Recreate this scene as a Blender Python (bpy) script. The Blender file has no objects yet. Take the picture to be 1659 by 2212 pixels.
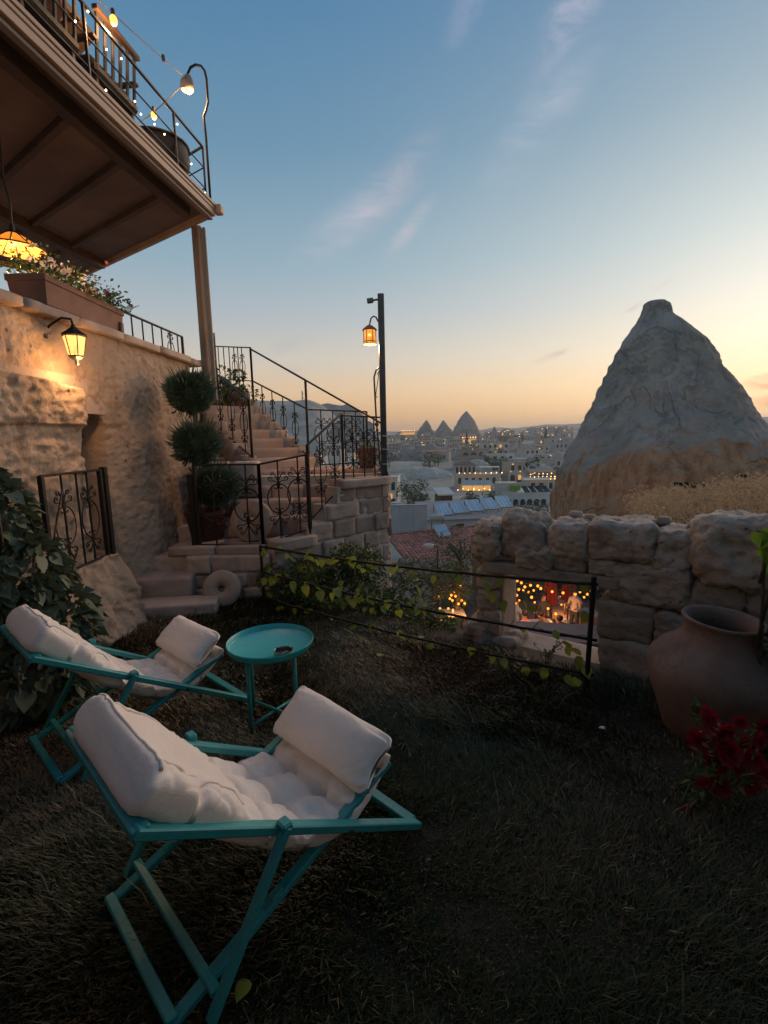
import bpy, bmesh, math, random
import numpy as np
from mathutils import Vector, Matrix, noise
random.seed(11)
rng = np.random.default_rng(5)
scene = bpy.context.scene
col = scene.collection
R = math.radians

# ---------------------------------------------------------------- camera
PITCH, ROLL, FPX, WPX, HPX = 8.7, -1.2, 1050.0, 1659.0, 2212.0
CAM = Vector((0, 0, 1.6))
cam = bpy.data.cameras.new('camera'); cam_o = bpy.data.objects.new('camera', cam)
col.objects.link(cam_o); scene.camera = cam_o
cam.sensor_fit = 'VERTICAL'; cam.sensor_height = 24; cam.lens = FPX / HPX * 24
cam.clip_start = 0.02; cam.clip_end = 20000
CM = Matrix.Rotation(R(90 - PITCH), 4, 'X') @ Matrix.Rotation(R(ROLL), 4, 'Z')
cam_o.matrix_world = Matrix.Translation(CAM) @ CM

# ---------------------------------------------------------------- sky, sun, exposure
SUN_AZ, SUN_EL = 41.0, 14.0
world = bpy.data.worlds.new('World'); scene.world = world; world.use_nodes = True
def build_sky():
    nt = world.node_tree; N = nt.nodes; L = nt.links
    bg = N['Background']
    def n(t, **k):
        x = N.new(t)
        for a, b in k.items(): setattr(x, a, b)
        return x
    def math_(op, a, b=None, c=None, clamp=False):
        x = n('ShaderNodeMath', operation=op); x.use_clamp = clamp
        for i, v in enumerate((a, b, c)):
            if v is None: continue
            if isinstance(v, (int, float)): x.inputs[i].default_value = v
            else: L.new(v, x.inputs[i])
        return x.outputs[0]
    sk = n('ShaderNodeTexSky', sky_type='NISHITA', sun_disc=False, sun_elevation=R(SUN_EL), sun_rotation=R(SUN_AZ),
           ozone_density=3.0, dust_density=1.0)
    tc = n('ShaderNodeTexCoord')
    nrm = n('ShaderNodeVectorMath', operation='NORMALIZE'); L.new(tc.outputs['Generated'], nrm.inputs[0])
    sep = n('ShaderNodeSeparateXYZ'); L.new(nrm.outputs[0], sep.inputs[0])
    # twilight colour by height above the horizon
    el = math_('ARCSINE', sep.outputs[2])
    t = math_('DIVIDE', el, math.pi / 2)
    ramp = n('ShaderNodeValToRGB'); L.new(math_('MAXIMUM', t, 0.0), ramp.inputs[0])
    stops = [(0.0, (.60, .28, .095)), (2.4, (.63, .33, .125)), (5.2, (.62, .41, .225)), (8.5, (.49, .43, .345)), (13, (.33, .365, .38)),
             (18, (.215, .31, .365)), (28, (.100, .208, .302)), (37, (.060, .162, .280)), (46, (.052, .140, .258)), (70, (.052, .140, .255)), (90, (.052, .140, .255))]
    e = ramp.color_ramp.elements
    while len(e) < len(stops): e.new(0.5)
    for i, (d, c) in enumerate(stops): e[i].position = d / 90.0; e[i].color = (*c, 1)
    # afterglow round the place where the sun went down
    dot = n('ShaderNodeVectorMath', operation='DOT_PRODUCT'); L.new(nrm.outputs[0], dot.inputs[0])
    dot.inputs[1].default_value = (math.sin(R(SUN_AZ)), math.cos(R(SUN_AZ)), 0.0)
    cg = math_('MAXIMUM', dot.outputs['Value'], 0.0)
    glow = math_('POWER', cg, 6.0)
    gl = n('ShaderNodeMix', data_type='RGBA', blend_type='ADD'); gl.inputs[0].default_value = 1.0
    L.new(ramp.outputs[0], gl.inputs[6])
    gc = n('ShaderNodeMix', data_type='RGBA', blend_type='MULTIPLY'); gc.inputs[0].default_value = 1.0
    cmb = n('ShaderNodeCombineColor'); [L.new(glow, cmb.inputs[i]) for i in range(3)]
    L.new(cmb.outputs[0], gc.inputs[6]); gc.inputs[7].default_value = (.255, .195, .105, 1)
    L.new(gc.outputs[2], gl.inputs[7])
    # the whole sky is dimmer away from the west
    dim = math_('ADD', math_('MULTIPLY', math_('ADD', dot.outputs['Value'], 1.0), 0.02), 0.96, clamp=True)
    dm = n('ShaderNodeMix', data_type='RGBA', blend_type='MULTIPLY'); dm.inputs[0].default_value = 1.0
    cd = n('ShaderNodeCombineColor'); [L.new(dim, cd.inputs[i]) for i in range(3)]
    L.new(gl.outputs[2], dm.inputs[6]); L.new(cd.outputs[0], dm.inputs[7])
    base = n('ShaderNodeMix', data_type='RGBA', blend_type='ADD'); base.inputs[0].default_value = 0.010
    L.new(dm.outputs[2], base.inputs[6]); L.new(sk.outputs[0], base.inputs[7])
    cur = base.outputs[2]
    # thin clouds: drifting streaks in direction space (azimuth, elevation in degrees)
    az = math_('MULTIPLY', math_('ARCTAN2', sep.outputs[0], sep.outputs[1]), 180 / math.pi)
    eld = math_('MULTIPLY', el, 180 / math.pi)
    cv = n('ShaderNodeCombineXYZ'); L.new(az, cv.inputs[0]); L.new(eld, cv.inputs[1])
    clouds = [  # az, el, half length, half width, tilt, density, colour
        (1.5, 24.8, 7, 2.2, 40, .30, (.50, .41, .45)), (-3.5, 22, 8, 2.2, 33, .30, (.52, .47, .53)), (3.5, 21.5, 4, 1.0, 45, .40, (.55, .46, .48)),
        (11.5, 40, 6.5, 1.8, 55, .42, (.50, .44, .55)), (21, 36.5, 7, 2.0, 40, .45, (.58, .50, .57)), (17, 29, 8, 2.6, 40, .22, (.52, .52, .58)),
        (-10.5, 10.2, 2.8, .75, 20, .38, (.34, .35, .42)), (-10, 7.6, 2.4, .45, 15, .30, (.40, .38, .42)),
        (18.6, 8.2, 2.2, .40, 18, .55, (.40, .27, .29)), (26.5, 12.2, 1.3, .30, 25, .35, (.55, .40, .38)), (28.5, 13.6, 1.6, .35, 30, .30, (.60, .45, .42)),
        (39, 7.4, 1.8, .25, 10, .55, (.62, .30, .20)), (38.6, 4.4, 3.2, .85, 8, .95, (.75, .17, .04)), (39, 2.6, 8, .8, 3, .7, (.80, .22, .05)),
        (8.5, 4.6, 2.4, .25, 5, .25, (.62, .40, .28)), (-55, 30, 14, 3, 20, .3, (.40, .38, .46)), (85, 26, 16, 3, 15, .35, (.52, .42, .45)), (150, 35, 18, 4, 25, .3, (.30, .32, .42))]
    nz = n('ShaderNodeTexNoise'); nz.inputs['Scale'].default_value = .22; nz.inputs['Detail'].default_value = 7; nz.inputs['Roughness'].default_value = .62; nz.inputs['Distortion'].default_value = .6
    mp = n('ShaderNodeMapping'); mp.inputs['Rotation'].default_value = (0, 0, R(-35)); mp.inputs['Scale'].default_value = (.8, 2.3, 1)
    L.new(cv.outputs[0], mp.inputs[0]); L.new(mp.outputs[0], nz.inputs['Vector'])
    wisp = n('ShaderNodeMapRange'); wisp.inputs[1].default_value = .36; wisp.inputs[2].default_value = .66
    L.new(nz.outputs[0], wisp.inputs[0])
    for (a, b, hl, hw, tilt, den, c) in clouds:
        m1 = n('ShaderNodeMapping', vector_type='TEXTURE'); m1.inputs['Location'].default_value = (a, b, 0)
        m1.inputs['Rotation'].default_value = (0, 0, R(tilt)); m1.inputs['Scale'].default_value = (hl, hw, 1)
        L.new(cv.outputs[0], m1.inputs[0])
        ln = n('ShaderNodeVectorMath', operation='LENGTH'); L.new(m1.outputs[0], ln.inputs[0])
        mk = n('ShaderNodeMapRange', interpolation_type='SMOOTHSTEP'); mk.inputs[1].default_value = 1.25; mk.inputs[2].default_value = .1
        L.new(ln.outputs['Value'], mk.inputs[0])
        f = math_('MULTIPLY', math_('MULTIPLY', mk.outputs[0], math_('ADD', math_('MULTIPLY', wisp.outputs[0], .9), .12)), den * 1.25, clamp=True)
        mx = n('ShaderNodeMix', data_type='RGBA'); L.new(f, mx.inputs[0]); L.new(cur, mx.inputs[6]); mx.inputs[7].default_value = (*c, 1)
        cur = mx.outputs[2]
    L.new(cur, bg.inputs[0]); bg.inputs[1].default_value = 1.0
build_sky()
sun = bpy.data.lights.new('sun', 'SUN'); sun.energy = 1.5; sun.angle = R(50); sun.color = (1, .71, .50)
sun_o = bpy.data.objects.new('sun', sun); col.objects.link(sun_o)
sun_o.rotation_euler = (R(90 - SUN_EL), 0, R(180 - SUN_AZ))
vs = scene.view_settings; vs.view_transform = 'Standard'; vs.look = 'None'; vs.gamma = 1; vs.use_curve_mapping = False
vs.exposure = 0.4
scene.render.resolution_x = 768; scene.render.resolution_y = 1024

# ---------------------------------------------------------------- helpers
def ray(px, py): return CM.to_3x3() @ Vector(((px - WPX / 2) / FPX, (HPX / 2 - py) / FPX, -1))
def atY(px, py, Y): r = ray(px, py); return CAM + r * (Y / r.y)
def atZ(px, py, Z): r = ray(px, py); return CAM + r * ((Z - CAM.z) / r.z)
def atX(px, py, X): r = ray(px, py); return CAM + r * (X / r.x)
def n3(p, s=1.0): return noise.noise(Vector(p) * s)
def fbm(p, s=1.0, o=4): return noise.fractal(Vector(p) * s, 1.0, 2.0, o)
def V(*a): return Vector(a)
def lerp(a, b, t): return a + (b - a) * t
def sstep(a, b, x):
    t = min(1, max(0, (x - a) / (b - a))); return t * t * (3 - 2 * t)

WM = {}     # world matrices of things and parts (no depsgraph needed)
def thing(name, label, cat, loc=(0, 0, 0), rotz=0.0, group=None, rot=None):
    o = bpy.data.objects.new(name, None); col.objects.link(o)
    o.empty_display_size = .1
    o.location = loc; o.rotation_euler = rot if rot else (0, 0, rotz)
    o['label'] = label; o['category'] = cat
    if group: o['group'] = group
    WM[o] = Matrix.Translation(loc) @ o.rotation_euler.to_matrix().to_4x4()
    return o
def tag(o, label, cat, group=None):
    o['label'] = label; o['category'] = cat
    if group: o['group'] = group
    return o
def struct(o): o['kind'] = 'structure'; return o
def stuff(o): o['kind'] = 'stuff'; return o
def place(me, name, mt, parent=None, loc=None, rot=None, scale=None):
    """link an object that shares mesh data"""
    o = bpy.data.objects.new(name, me); col.objects.link(o)
    if mt and not me.materials: me.materials.append(mt)
    if parent: o.parent = parent
    if loc is not None: o.location = loc
    if rot is not None: o.rotation_euler = rot
    if scale is not None: o.scale = scale if hasattr(scale, '__len__') else (scale,) * 3
    WM[o] = (WM[parent] if parent else Matrix()) @ Matrix.LocRotScale(o.location, o.rotation_euler, o.scale)
    return o

class MB:
    def __init__(s): s.v = []; s.f = []
    def add(s, vs, fs):
        b = len(s.v); s.v += [tuple(x) for x in vs]; s.f += [tuple(i + b for i in f) for f in fs]; return s
    def box(s, c, d, M=None):
        c = Vector(c); h = Vector(d) / 2
        vs = [Vector((x * h.x, y * h.y, z * h.z)) for x in (-1, 1) for y in (-1, 1) for z in (-1, 1)]
        vs = [(M @ v if M else v) + c for v in vs]
        return s.add(vs, [(0, 1, 3, 2), (4, 6, 7, 5), (0, 4, 5, 1), (2, 3, 7, 6), (0, 2, 6, 4), (1, 5, 7, 3)])
    def cbox(s, c, d, ch=.006, M=None):
        """box with chamfered edges"""
        c = Vector(c); h = Vector(d) / 2; ch = min(ch, h.x * .9, h.y * .9, h.z * .9)
        vs = []; idx = {}
        for x in (-1, 1):
            for y in (-1, 1):
                for z in (-1, 1):
                    for a in range(3):
                        p = [x * (h.x - (ch if a != 0 else 0)), y * (h.y - (ch if a != 1 else 0)), z * (h.z - (ch if a != 2 else 0))]
                        idx[(x, y, z, a)] = len(vs); p = Vector(p); vs.append((M @ p if M else p) + c)
        fs = []
        for sg in (-1, 1):
            q = [(-1, -1), (1, -1), (1, 1), (-1, 1)]
            fs.append([idx[(sg, a, b, 0)] for a, b in (q if sg > 0 else q[::-1])])
            fs.append([idx[(a, sg, b, 1)] for a, b in (q[::-1] if sg > 0 else q)])
            fs.append([idx[(a, b, sg, 2)] for a, b in (q if sg > 0 else q[::-1])])
        for i in (-1, 1):
            for j in (-1, 1):
                fs.append([idx[(i, j, -1, 0)], idx[(i, j, 1, 0)], idx[(i, j, 1, 1)], idx[(i, j, -1, 1)]][::(1 if i * j < 0 else -1)])
                fs.append([idx[(i, -1, j, 0)], idx[(i, 1, j, 0)], idx[(i, 1, j, 2)], idx[(i, -1, j, 2)]][::(1 if i * j > 0 else -1)])
                fs.append([idx[(-1, i, j, 1)], idx[(1, i, j, 1)], idx[(1, i, j, 2)], idx[(-1, i, j, 2)]][::(1 if i * j < 0 else -1)])
                for k in (-1, 1):
                    fs.append([idx[(i, j, k, 0)], idx[(i, j, k, 1)], idx[(i, j, k, 2)]][::(1 if i * j * k > 0 else -1)])
        return s.add(vs, fs)
    def bar(s, a, b, w, h=None, up=(0, 0, 1), ch=.004):
        """rectangular bar between two points"""
        a = Vector(a); b = Vector(b); h = h or w; d = b - a; L_ = d.length; z = d.normalized()
        u = Vector(up)
        if abs(u.dot(z)) > .98: u = Vector((0, 1, 0)) if abs(z.y) < .9 else Vector((1, 0, 0))
        x = u.cross(z).normalized(); y = z.cross(x)
        M = Matrix((x, y, z)).transposed()
        return s.cbox((a + b) / 2, (w, h, L_), ch, M)
    def tube(s, pts, r, n=6, cap=True, rr=None, closed=False):
        pts = [Vector(p) for p in pts]; m = len(pts); vs = []; fs = []
        t0 = (pts[1] - pts[0]).normalized(); nx = t0.orthogonal().normalized()
        for i, p in enumerate(pts):
            if closed: t = (pts[(i + 1) % m] - pts[i - 1]).normalized()
            else: t = (pts[min(i + 1, m - 1)] - pts[max(i - 1, 0)])
            t = t.normalized() if t.length > 1e-9 else t0
            nx = (nx - t * nx.dot(t)); nx = nx.normalized() if nx.length > 1e-6 else t.orthogonal().normalized()
            ny = t.cross(nx); ri = rr[i] if rr else r
            for k in range(n):
                a = 2 * math.pi * k / n; vs.append(p + (nx * math.cos(a) + ny * math.sin(a)) * ri)
        for i in range(m if closed else m - 1):
            j = (i + 1) % m
            for k in range(n):
                k2 = (k + 1) % n; fs.append((i * n + k, i * n + k2, j * n + k2, j * n + k))
        if cap and not closed:
            fs.append(tuple(range(n))[::-1]); fs.append(tuple((m - 1) * n + k for k in range(n)))
        return s.add(vs, fs)
    def lathe(s, prof, n=32, c=(0, 0, 0), caps=True, M=None):
        c = Vector(c); vs = []; fs = []; m = len(prof)
        for r, z in prof:
            for k in range(n):
                a = 2 * math.pi * k / n; p = Vector((r * math.cos(a), r * math.sin(a), z)); vs.append((M @ p if M else p) + c)
        for i in range(m - 1):
            for k in range(n):
                k2 = (k + 1) % n; fs.append((i * n + k, i * n + k2, (i + 1) * n + k2, (i + 1) * n + k))
        if caps:
            fs.append(tuple(range(n))[::-1]); fs.append(tuple((m - 1) * n + k for k in range(n)))
        return s.add(vs, fs)
    def ball(s, c, r, n=8, m=6):
        r = Vector((r, r, r)) if not hasattr(r, '__len__') else Vector(r); c = Vector(c)
        vs = [c + V(0, 0, r.z)]; fs = []
        for i in range(1, m):
            for k in range(n):
                t = math.pi * i / m; a = 2 * math.pi * k / n
                vs.append(c + V(r.x * math.sin(t) * math.cos(a), r.y * math.sin(t) * math.sin(a), r.z * math.cos(t)))
        vs.append(c - V(0, 0, r.z))
        for k in range(n):
            k2 = (k + 1) % n; fs.append((0, 1 + k, 1 + k2)); e = len(vs) - 1; b = 1 + (m - 2) * n
            fs.append((e, b + k2, b + k))
            for i in range(m - 2): a0 = 1 + i * n; fs.append((a0 + k, a0 + n + k, a0 + n + k2, a0 + k2))
        return s.add(vs, fs)
    def prism(s, poly, z0, z1):
        n = len(poly); vs = [(*p, z0) for p in poly] + [(*p, z1) for p in poly]
        fs = [tuple(range(n))[::-1], tuple(range(n, 2 * n))] + [(i, (i + 1) % n, n + (i + 1) % n, n + i) for i in range(n)]
        return s.add(vs, fs)
    def mesh(s, name, smooth=False):
        me = bpy.data.meshes.new(name); me.from_pydata(s.v, [], s.f); me.update()
        if smooth: me.polygons.foreach_set('use_smooth', [True] * len(me.polygons))
        return me
    def build(s, name, mt, parent=None, smooth=False, world=False, loc=None, rot=None, scale=None, flat_angle=None):
        if world and parent:
            M = WM[parent].inverted(); s.v = [tuple(M @ Vector(p)) for p in s.v]
        me = s.mesh(name, smooth)
        if flat_angle: me.set_sharp_from_angle(angle=R(flat_angle))
        return place(me, name, mt, parent, loc, rot, scale)

def grid(fn, nu, nv, wrap=False):
    """mesh builder over (u,v) in [0,1]^2"""
    mb = MB(); vs = [fn(i / nu, j / nv) for j in range(nv + 1) for i in range(nu + (0 if wrap else 1))]
    w = nu if wrap else nu + 1; fs = []
    for j in range(nv):
        for i in range(nu):
            i2 = (i + 1) % w; fs.append((j * w + i, j * w + i2, (j + 1) * w + i2, (j + 1) * w + i))
    return mb.add(vs, fs)

def stone_mb(size, seed, rough=.10, rnd=.30, n=6):
    """an uneven hewn block: rounded box displaced by noise"""
    mb = MB(); h = Vector(size) / 2; so = Vector((seed * 7.13 % 97, seed * 3.7 % 89, seed * 1.9 % 71)); m = min(size)
    index = {}; vs = []; fs = []
    def vert(p):
        k = tuple(round(c * n) for c in p)
        if k in index: return index[k]
        q = Vector(p); s = q.copy(); l = max(abs(c) for c in q); sph = q.normalized() * 1.0
        # pull the corners in
        r = rnd; d = Vector((q.x * h.x, q.y * h.y, q.z * h.z)); inn = Vector([max(-(hh - m * r * .5), min(hh - m * r * .5, c)) for c, hh in zip(d, h)])
        e = d - inn
        if e.length > 1e-6: d = inn + e.normalized() * min(e.length, m * r * .5)
        a = d * (1.0 / m)
        nn = q.normalized()
        d += nn * m * rough * (noise.noise(a * 1.3 + so) * .65 + noise.noise(a * 3.1 + so) * .5 + noise.noise(a * 7 + so) * .36 + noise.noise(a * 14 + so) * .26 + noise.noise(a * 27 + so) * .16 - 1.1 * max(0, noise.noise(a * 2.2 - so) - .28))
        index[k] = len(vs); vs.append(d); return index[k]
    for ax in range(3):
        for sg in (-1, 1):
            for i in range(n):
                for j in range(n):
                    q = []
                    for (a, b) in ((i, j), (i + 1, j), (i + 1, j + 1), (i, j + 1)):
                        p = [0, 0, 0]; p[ax] = sg; p[(ax + 1) % 3] = -1 + 2 * a / n; p[(ax + 2) % 3] = -1 + 2 * b / n
                        q.append(vert(p))
                    fs.append(tuple(q) if sg > 0 else tuple(q[::-1]))
    return mb.add(vs, fs)
def stone(name, c, size, mt, parent, seed, rotz=0, rough=.10, rnd=.3, n=6, rot=None):
    """stone placed at a world position under a parent thing"""
    mb = stone_mb(size, seed, rough, rnd, n)
    o = mb.build(name, mt, parent, smooth=True)
    M = WM[parent].inverted() @ (Matrix.Translation(c) @ (Matrix.Rotation(rotz, 4, 'Z') if rot is None else rot))
    o.matrix_local = M; WM[o] = WM[parent] @ M
    return o

# ---------------------------------------------------------------- materials
class NT:
    def __init__(s, name):
        s.m = bpy.data.materials.new(name); s.m.use_nodes = True; s.t = s.m.node_tree; s.N = s.t.nodes; s.L = s.t.links
        s.b = s.N['Principled BSDF']; s.tc = s.N.new('ShaderNodeTexCoord'); s.co = s.tc.outputs['Object']
    def n(s, t, **k):
        x = s.N.new(t)
        for a, b in k.items(): setattr(x, a, b)
        return x
    def link(s, a, b): s.L.new(a, b)
    def math(s, op, a, b=0, clamp=False):
        x = s.n('ShaderNodeMath', operation=op); x.use_clamp = clamp
        for i, v in enumerate((a, b)):
            if isinstance(v, (int, float)): x.inputs[i].default_value = v
            else: s.link(v, x.inputs[i])
        return x.outputs[0]
    def world(s):
        g = s.n('ShaderNodeNewGeometry'); s.co = g.outputs['Position']; return s
    def noise(s, scale, detail=5, rough=.6, dist=0, stretch=None, co=None):
        x = s.n('ShaderNodeTexNoise'); x.inputs['Scale'].default_value = scale; x.inputs['Detail'].default_value = detail
        x.inputs['Roughness'].default_value = rough; x.inputs['Distortion'].default_value = dist
        src = co or s.co
        if stretch:
            mp = s.n('ShaderNodeMapping'); mp.inputs['Scale'].default_value = stretch; s.link(src, mp.inputs[0]); src = mp.outputs[0]
        s.link(src, x.inputs['Vector']); return x.outputs[0]
    def voro(s, scale, feature='F1', stretch=None):
        x = s.n('ShaderNodeTexVoronoi', feature=feature); x.inputs['Scale'].default_value = scale; src = s.co
        if stretch:
            mp = s.n('ShaderNodeMapping'); mp.inputs['Scale'].default_value = stretch; s.link(src, mp.inputs[0]); src = mp.outputs[0]
        s.link(src, x.inputs['Vector']); return x.outputs[0]
    def rng(s, v, a, b, c=0, d=1):
        x = s.n('ShaderNodeMapRange'); x.inputs[1].default_value = a; x.inputs[2].default_value = b; x.inputs[3].default_value = c; x.inputs[4].default_value = d
        s.link(v, x.inputs[0]); return x.outputs[0]
    def ramp(s, v, stops):
        x = s.n('ShaderNodeValToRGB'); s.link(v, x.inputs[0]); e = x.color_ramp.elements
        while len(e) < len(stops): e.new(.5)
        for i, (p, c) in enumerate(stops): e[i].position = p; e[i].color = (*c, 1)
        return x.outputs[0]
    def mix(s, f, a, b, blend='MIX'):
        x = s.n('ShaderNodeMix', data_type='RGBA', blend_type=blend)
        for i, v in ((0, f), (6, a), (7, b)):
            if isinstance(v, (int, float)): x.inputs[i].default_value = v
            elif isinstance(v, tuple): x.inputs[i].default_value = (*v, 1)
            else: s.link(v, x.inputs[i])
        return x.outputs[2]
    def base(s, c):
        if isinstance(c, tuple): s.b.inputs['Base Color'].default_value = (*c, 1)
        else: s.link(c, s.b.inputs['Base Color'])
    def bump(s, h, strength=.5, dist=.02):
        x = s.n('ShaderNodeBump'); x.inputs['Strength'].default_value = strength; x.inputs['Distance'].default_value = dist
        s.link(h, x.inputs['Height']); s.link(x.outputs[0], s.b.inputs['Normal'])
    def rough(s, v):
        if isinstance(v, (int, float)): s.b.inputs['Roughness'].default_value = v
        else: s.link(v, s.b.inputs['Roughness'])
    def objrand(s):
        o = s.n('ShaderNodeObjectInfo'); return o.outputs['Random']

def simple(name, c1, c2=None, rough=.7, scale=6, metal=0, bump=.15, bscale=40, bdist=.005, rnd=.25, world=False, spec=.5):
    t = NT(name)
    if world: t.world()
    c2 = c2 or tuple(x * .6 for x in c1)
    nz = t.noise(scale, 6, .62)
    c = t.mix(t.rng(nz, .35, .68), c1, c2)
    if rnd:
        k = t.rng(t.objrand(), 0, 1, 1 - rnd, 1 + rnd * .5); cc = t.n('ShaderNodeCombineColor'); [t.link(k, cc.inputs[i]) for i in range(3)]
        c = t.mix(1.0, c, cc.outputs[0], 'MULTIPLY')
    t.base(c); t.rough(rough); t.b.inputs['Metallic'].default_value = metal; t.b.inputs['Specular IOR Level'].default_value = spec
    if bump: t.bump(t.noise(bscale, 5, .65), bump, bdist)
    return t.m
def emit(name, c, s, cam_only=False):
    m = bpy.data.materials.new(name); m.use_nodes = True; b = m.node_tree.nodes['Principled BSDF']
    b.inputs['Base Color'].default_value = (.05, .05, .05, 1); b.inputs['Emission Color'].default_value = (*c, 1); b.inputs['Emission Strength'].default_value = s
    m.cycles.emission_sampling = 'NONE'
    return m
def rock(name, cols, s1=1.2, s2=9, pits=14, bump=.6, bdist=.03, streak=None, rnd=.2, world=True, pitdark=.55, lichen=None):
    """weathered tuff: patches, fine grain, small pits and optional rain streaks"""
    t = NT(name)
    if world: t.world()
    a = t.noise(s1, 6, .6, .4); b = t.noise(s2, 8, .7)
    c = t.ramp(a, [(.28, cols[0]), (.5, cols[1]), (.72, cols[2])])
    c = t.mix(t.rng(b, .3, .75, 0, .55), c, cols[0])
    if streak:
        st = t.noise(2.2, 5, .6, .2, stretch=(2.2, 2.2, .22)); c = t.mix(t.rng(st, .54, .72, 0, .8), c, streak)
    if lichen:
        st = t.noise(3.1, 7, .7, .6); c = t.mix(t.rng(st, .55, .66, 0, .7), c, lichen)
    v = t.voro(pits); pit = t.math('MULTIPLY', t.rng(v, .10, .24), 1); n_p = t.noise(pits * .35, 3); gate = t.rng(n_p, .50, .62)
    pp = t.math('SUBTRACT', 1.0, t.math('MULTIPLY', t.math('SUBTRACT', 1.0, pit), gate))
    dk = t.rng(pp, 0, 1, pitdark, 1); cc = t.n('ShaderNodeCombineColor'); [t.link(dk, cc.inputs[i]) for i in range(3)]
    c = t.mix(1.0, c, cc.outputs[0], 'MULTIPLY')
    if rnd:
        k = t.rng(t.objrand(), 0, 1, 1 - rnd, 1 + rnd); cc = t.n('ShaderNodeCombineColor'); [t.link(k, cc.inputs[i]) for i in range(3)]
        c = t.mix(1.0, c, cc.outputs[0], 'MULTIPLY')
    t.base(c); t.rough(.92); t.b.inputs['Specular IOR Level'].default_value = .2
    h = t.math('ADD', t.math('MULTIPLY', b, .5), t.math('ADD', t.math('MULTIPLY', t.noise(s2 * 4.5, 6, .7), .25), t.math('MULTIPLY', pp, .3)))
    t.bump(h, bump, bdist)
    return t.m
M_WALL = rock('tuff_wall', ((.36, .25, .18), (.48, .355, .265), (.58, .45, .35)), 1.1, 9, 11, 1.0, .035, streak=(.30, .20, .14), lichen=(.27, .22, .155))
M_BLOCK = rock('tuff_block', ((.34, .25, .175), (.46, .345, .25), (.56, .43, .32)), 1.6, 7, 20, .9, .03, streak=(.15, .13, .10))
M_ASH = rock('ashlar_stone', ((.33, .24, .19), (.44, .335, .27), (.54, .425, .35)), 3.0, 14, 26, .8, .018, rnd=.28)
M_MORTAR = rock('mortar', ((.44, .37, .31), (.53, .46, .40), (.60, .53, .47)), 5, 22, 30, .6, .012, rnd=.1)
M_STEP = rock('step_stone', ((.30, .22, .18), (.40, .30, .245), (.48, .38, .315)), 3.0, 14, 26, .4, .01, rnd=.2)
M_RUB = rock('rubble_stone', ((.35, .265, .20), (.48, .38, .295), (.59, .48, .385)), 2.6, 11, 16, 1.0, .032, rnd=.22, lichen=(.24, .18, .135))
M_LIGHTROCK = rock('pale_outcrop', ((.40, .365, .31), (.50, .46, .40), (.58, .54, .48)), .05, .5, 1.2, .6, .8, rnd=.1, pitdark=.8)
M_FARROCK = rock('grey_far_rock', ((.22, .205, .19), (.31, .29, .265), (.39, .37, .335)), .05, .4, 1.0, .6, 1.0, rnd=.15, pitdark=.8)
M_MILL = rock('millstone', ((.36, .27, .20), (.47, .37, .29), (.55, .45, .36)), 4, 20, 22, .6, .01, rnd=.2)
M_IRON = simple('black_iron', (.018, .017, .017), (.035, .028, .024), .5, 14, .6, .2, 60, .003, rnd=.1)
M_GALV = simple('grey_steel', (.11, .115, .12), (.07, .07, .07), .42, 8, .7, .1, 30, .002)
M_TEAL = None
def mk_teal():
    t = NT('teal_paint'); nz = t.noise(7, 6, .6); fine = t.noise(55, 5, .7)
    c = t.mix(t.rng(nz, .35, .7), (.028, .30, .30), (.020, .235, .24))
    c = t.mix(t.rng(fine, .62, .70, 0, .8), c, (.05, .09, .085)); ed_ = t.noise(18, 7, .75, .5); c = t.mix(t.rng(ed_, .63, .66, 0, .85), c, (.13, .105, .08)); gr_ = t.noise(9, 6, .7, 0, stretch=(1, 6, 6)); c = t.mix(t.rng(gr_, .45, .75, 0, .35), c, (.012, .13, .135))
    t.base(c); t.rough(t.rng(nz, .3, .7, .34, .55)); t.bump(fine, .12, .002); return t.m
M_TEAL = mk_teal()
def mk_tray():
    t = NT('teal_enamel'); nz = t.noise(5, 5, .6)
    t.base(t.mix(t.rng(nz, .35, .7), (.035, .42, .42), (.028, .36, .365))); t.rough(t.rng(t.noise(20, 5, .7), .3, .7, .28, .45)); return t.m
M_TRAY = mk_tray()
def mk_fabric():
    t = NT('cream_canvas'); nz = t.noise(4, 5, .6); st = t.noise(2.2, 4, .6, .5)
    c = t.mix(t.rng(nz, .3, .7), (.88, .765, .67), (.82, .70, .60)); c = t.mix(t.rng(st, .62, .74, 0, .35), c, (.68, .55, .46))
    w1 = t.n('ShaderNodeTexWave', bands_direction='X'); w1.inputs['Scale'].default_value = 260; t.link(t.co, w1.inputs[0])
    w2 = t.n('ShaderNodeTexWave', bands_direction='Y'); w2.inputs['Scale'].default_value = 260; t.link(t.co, w2.inputs[0])
    h = t.math('ADD', t.math('MULTIPLY', t.math('ADD', w1.outputs[1], w2.outputs[1]), .05), t.math('MULTIPLY', t.noise(16, 5, .6, .8, stretch=(1, 1, 2)), 1.0))
    t.base(c); t.rough(.95); t.b.inputs['Sheen Weight'].default_value = .25; t.bump(h, .35, .012); return t.m
M_FAB = mk_fabric()
M_SOIL = None
M_TERRA = simple('terracotta', (.26, .13, .085), (.18, .085, .058), .8, 5, 0, .3, 40, .004)
M_JAR = rock('old_clay', ((.16, .10, .075), (.25, .17, .13), (.33, .245, .195)), 3.5, 10, 24, .35, .006, rnd=.1, world=False, pitdark=.6, lichen=(.12, .07, .05))
M_POTDARK = simple('maroon_glaze', (.09, .022, .018), (.05, .014, .012), .45, 6, 0, .1, 30, .003)
M_WOODB = simple('dark_brown_wood', (.09, .05, .03), (.05, .028, .018), .7, 4, 0, .3, 30, .004)
M_CEIL = simple('brown_ceiling_board', (.19, .14, .12), (.135, .10, .088), .8, 2.5, 0, .2, 25, .004, rnd=.15)
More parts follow.
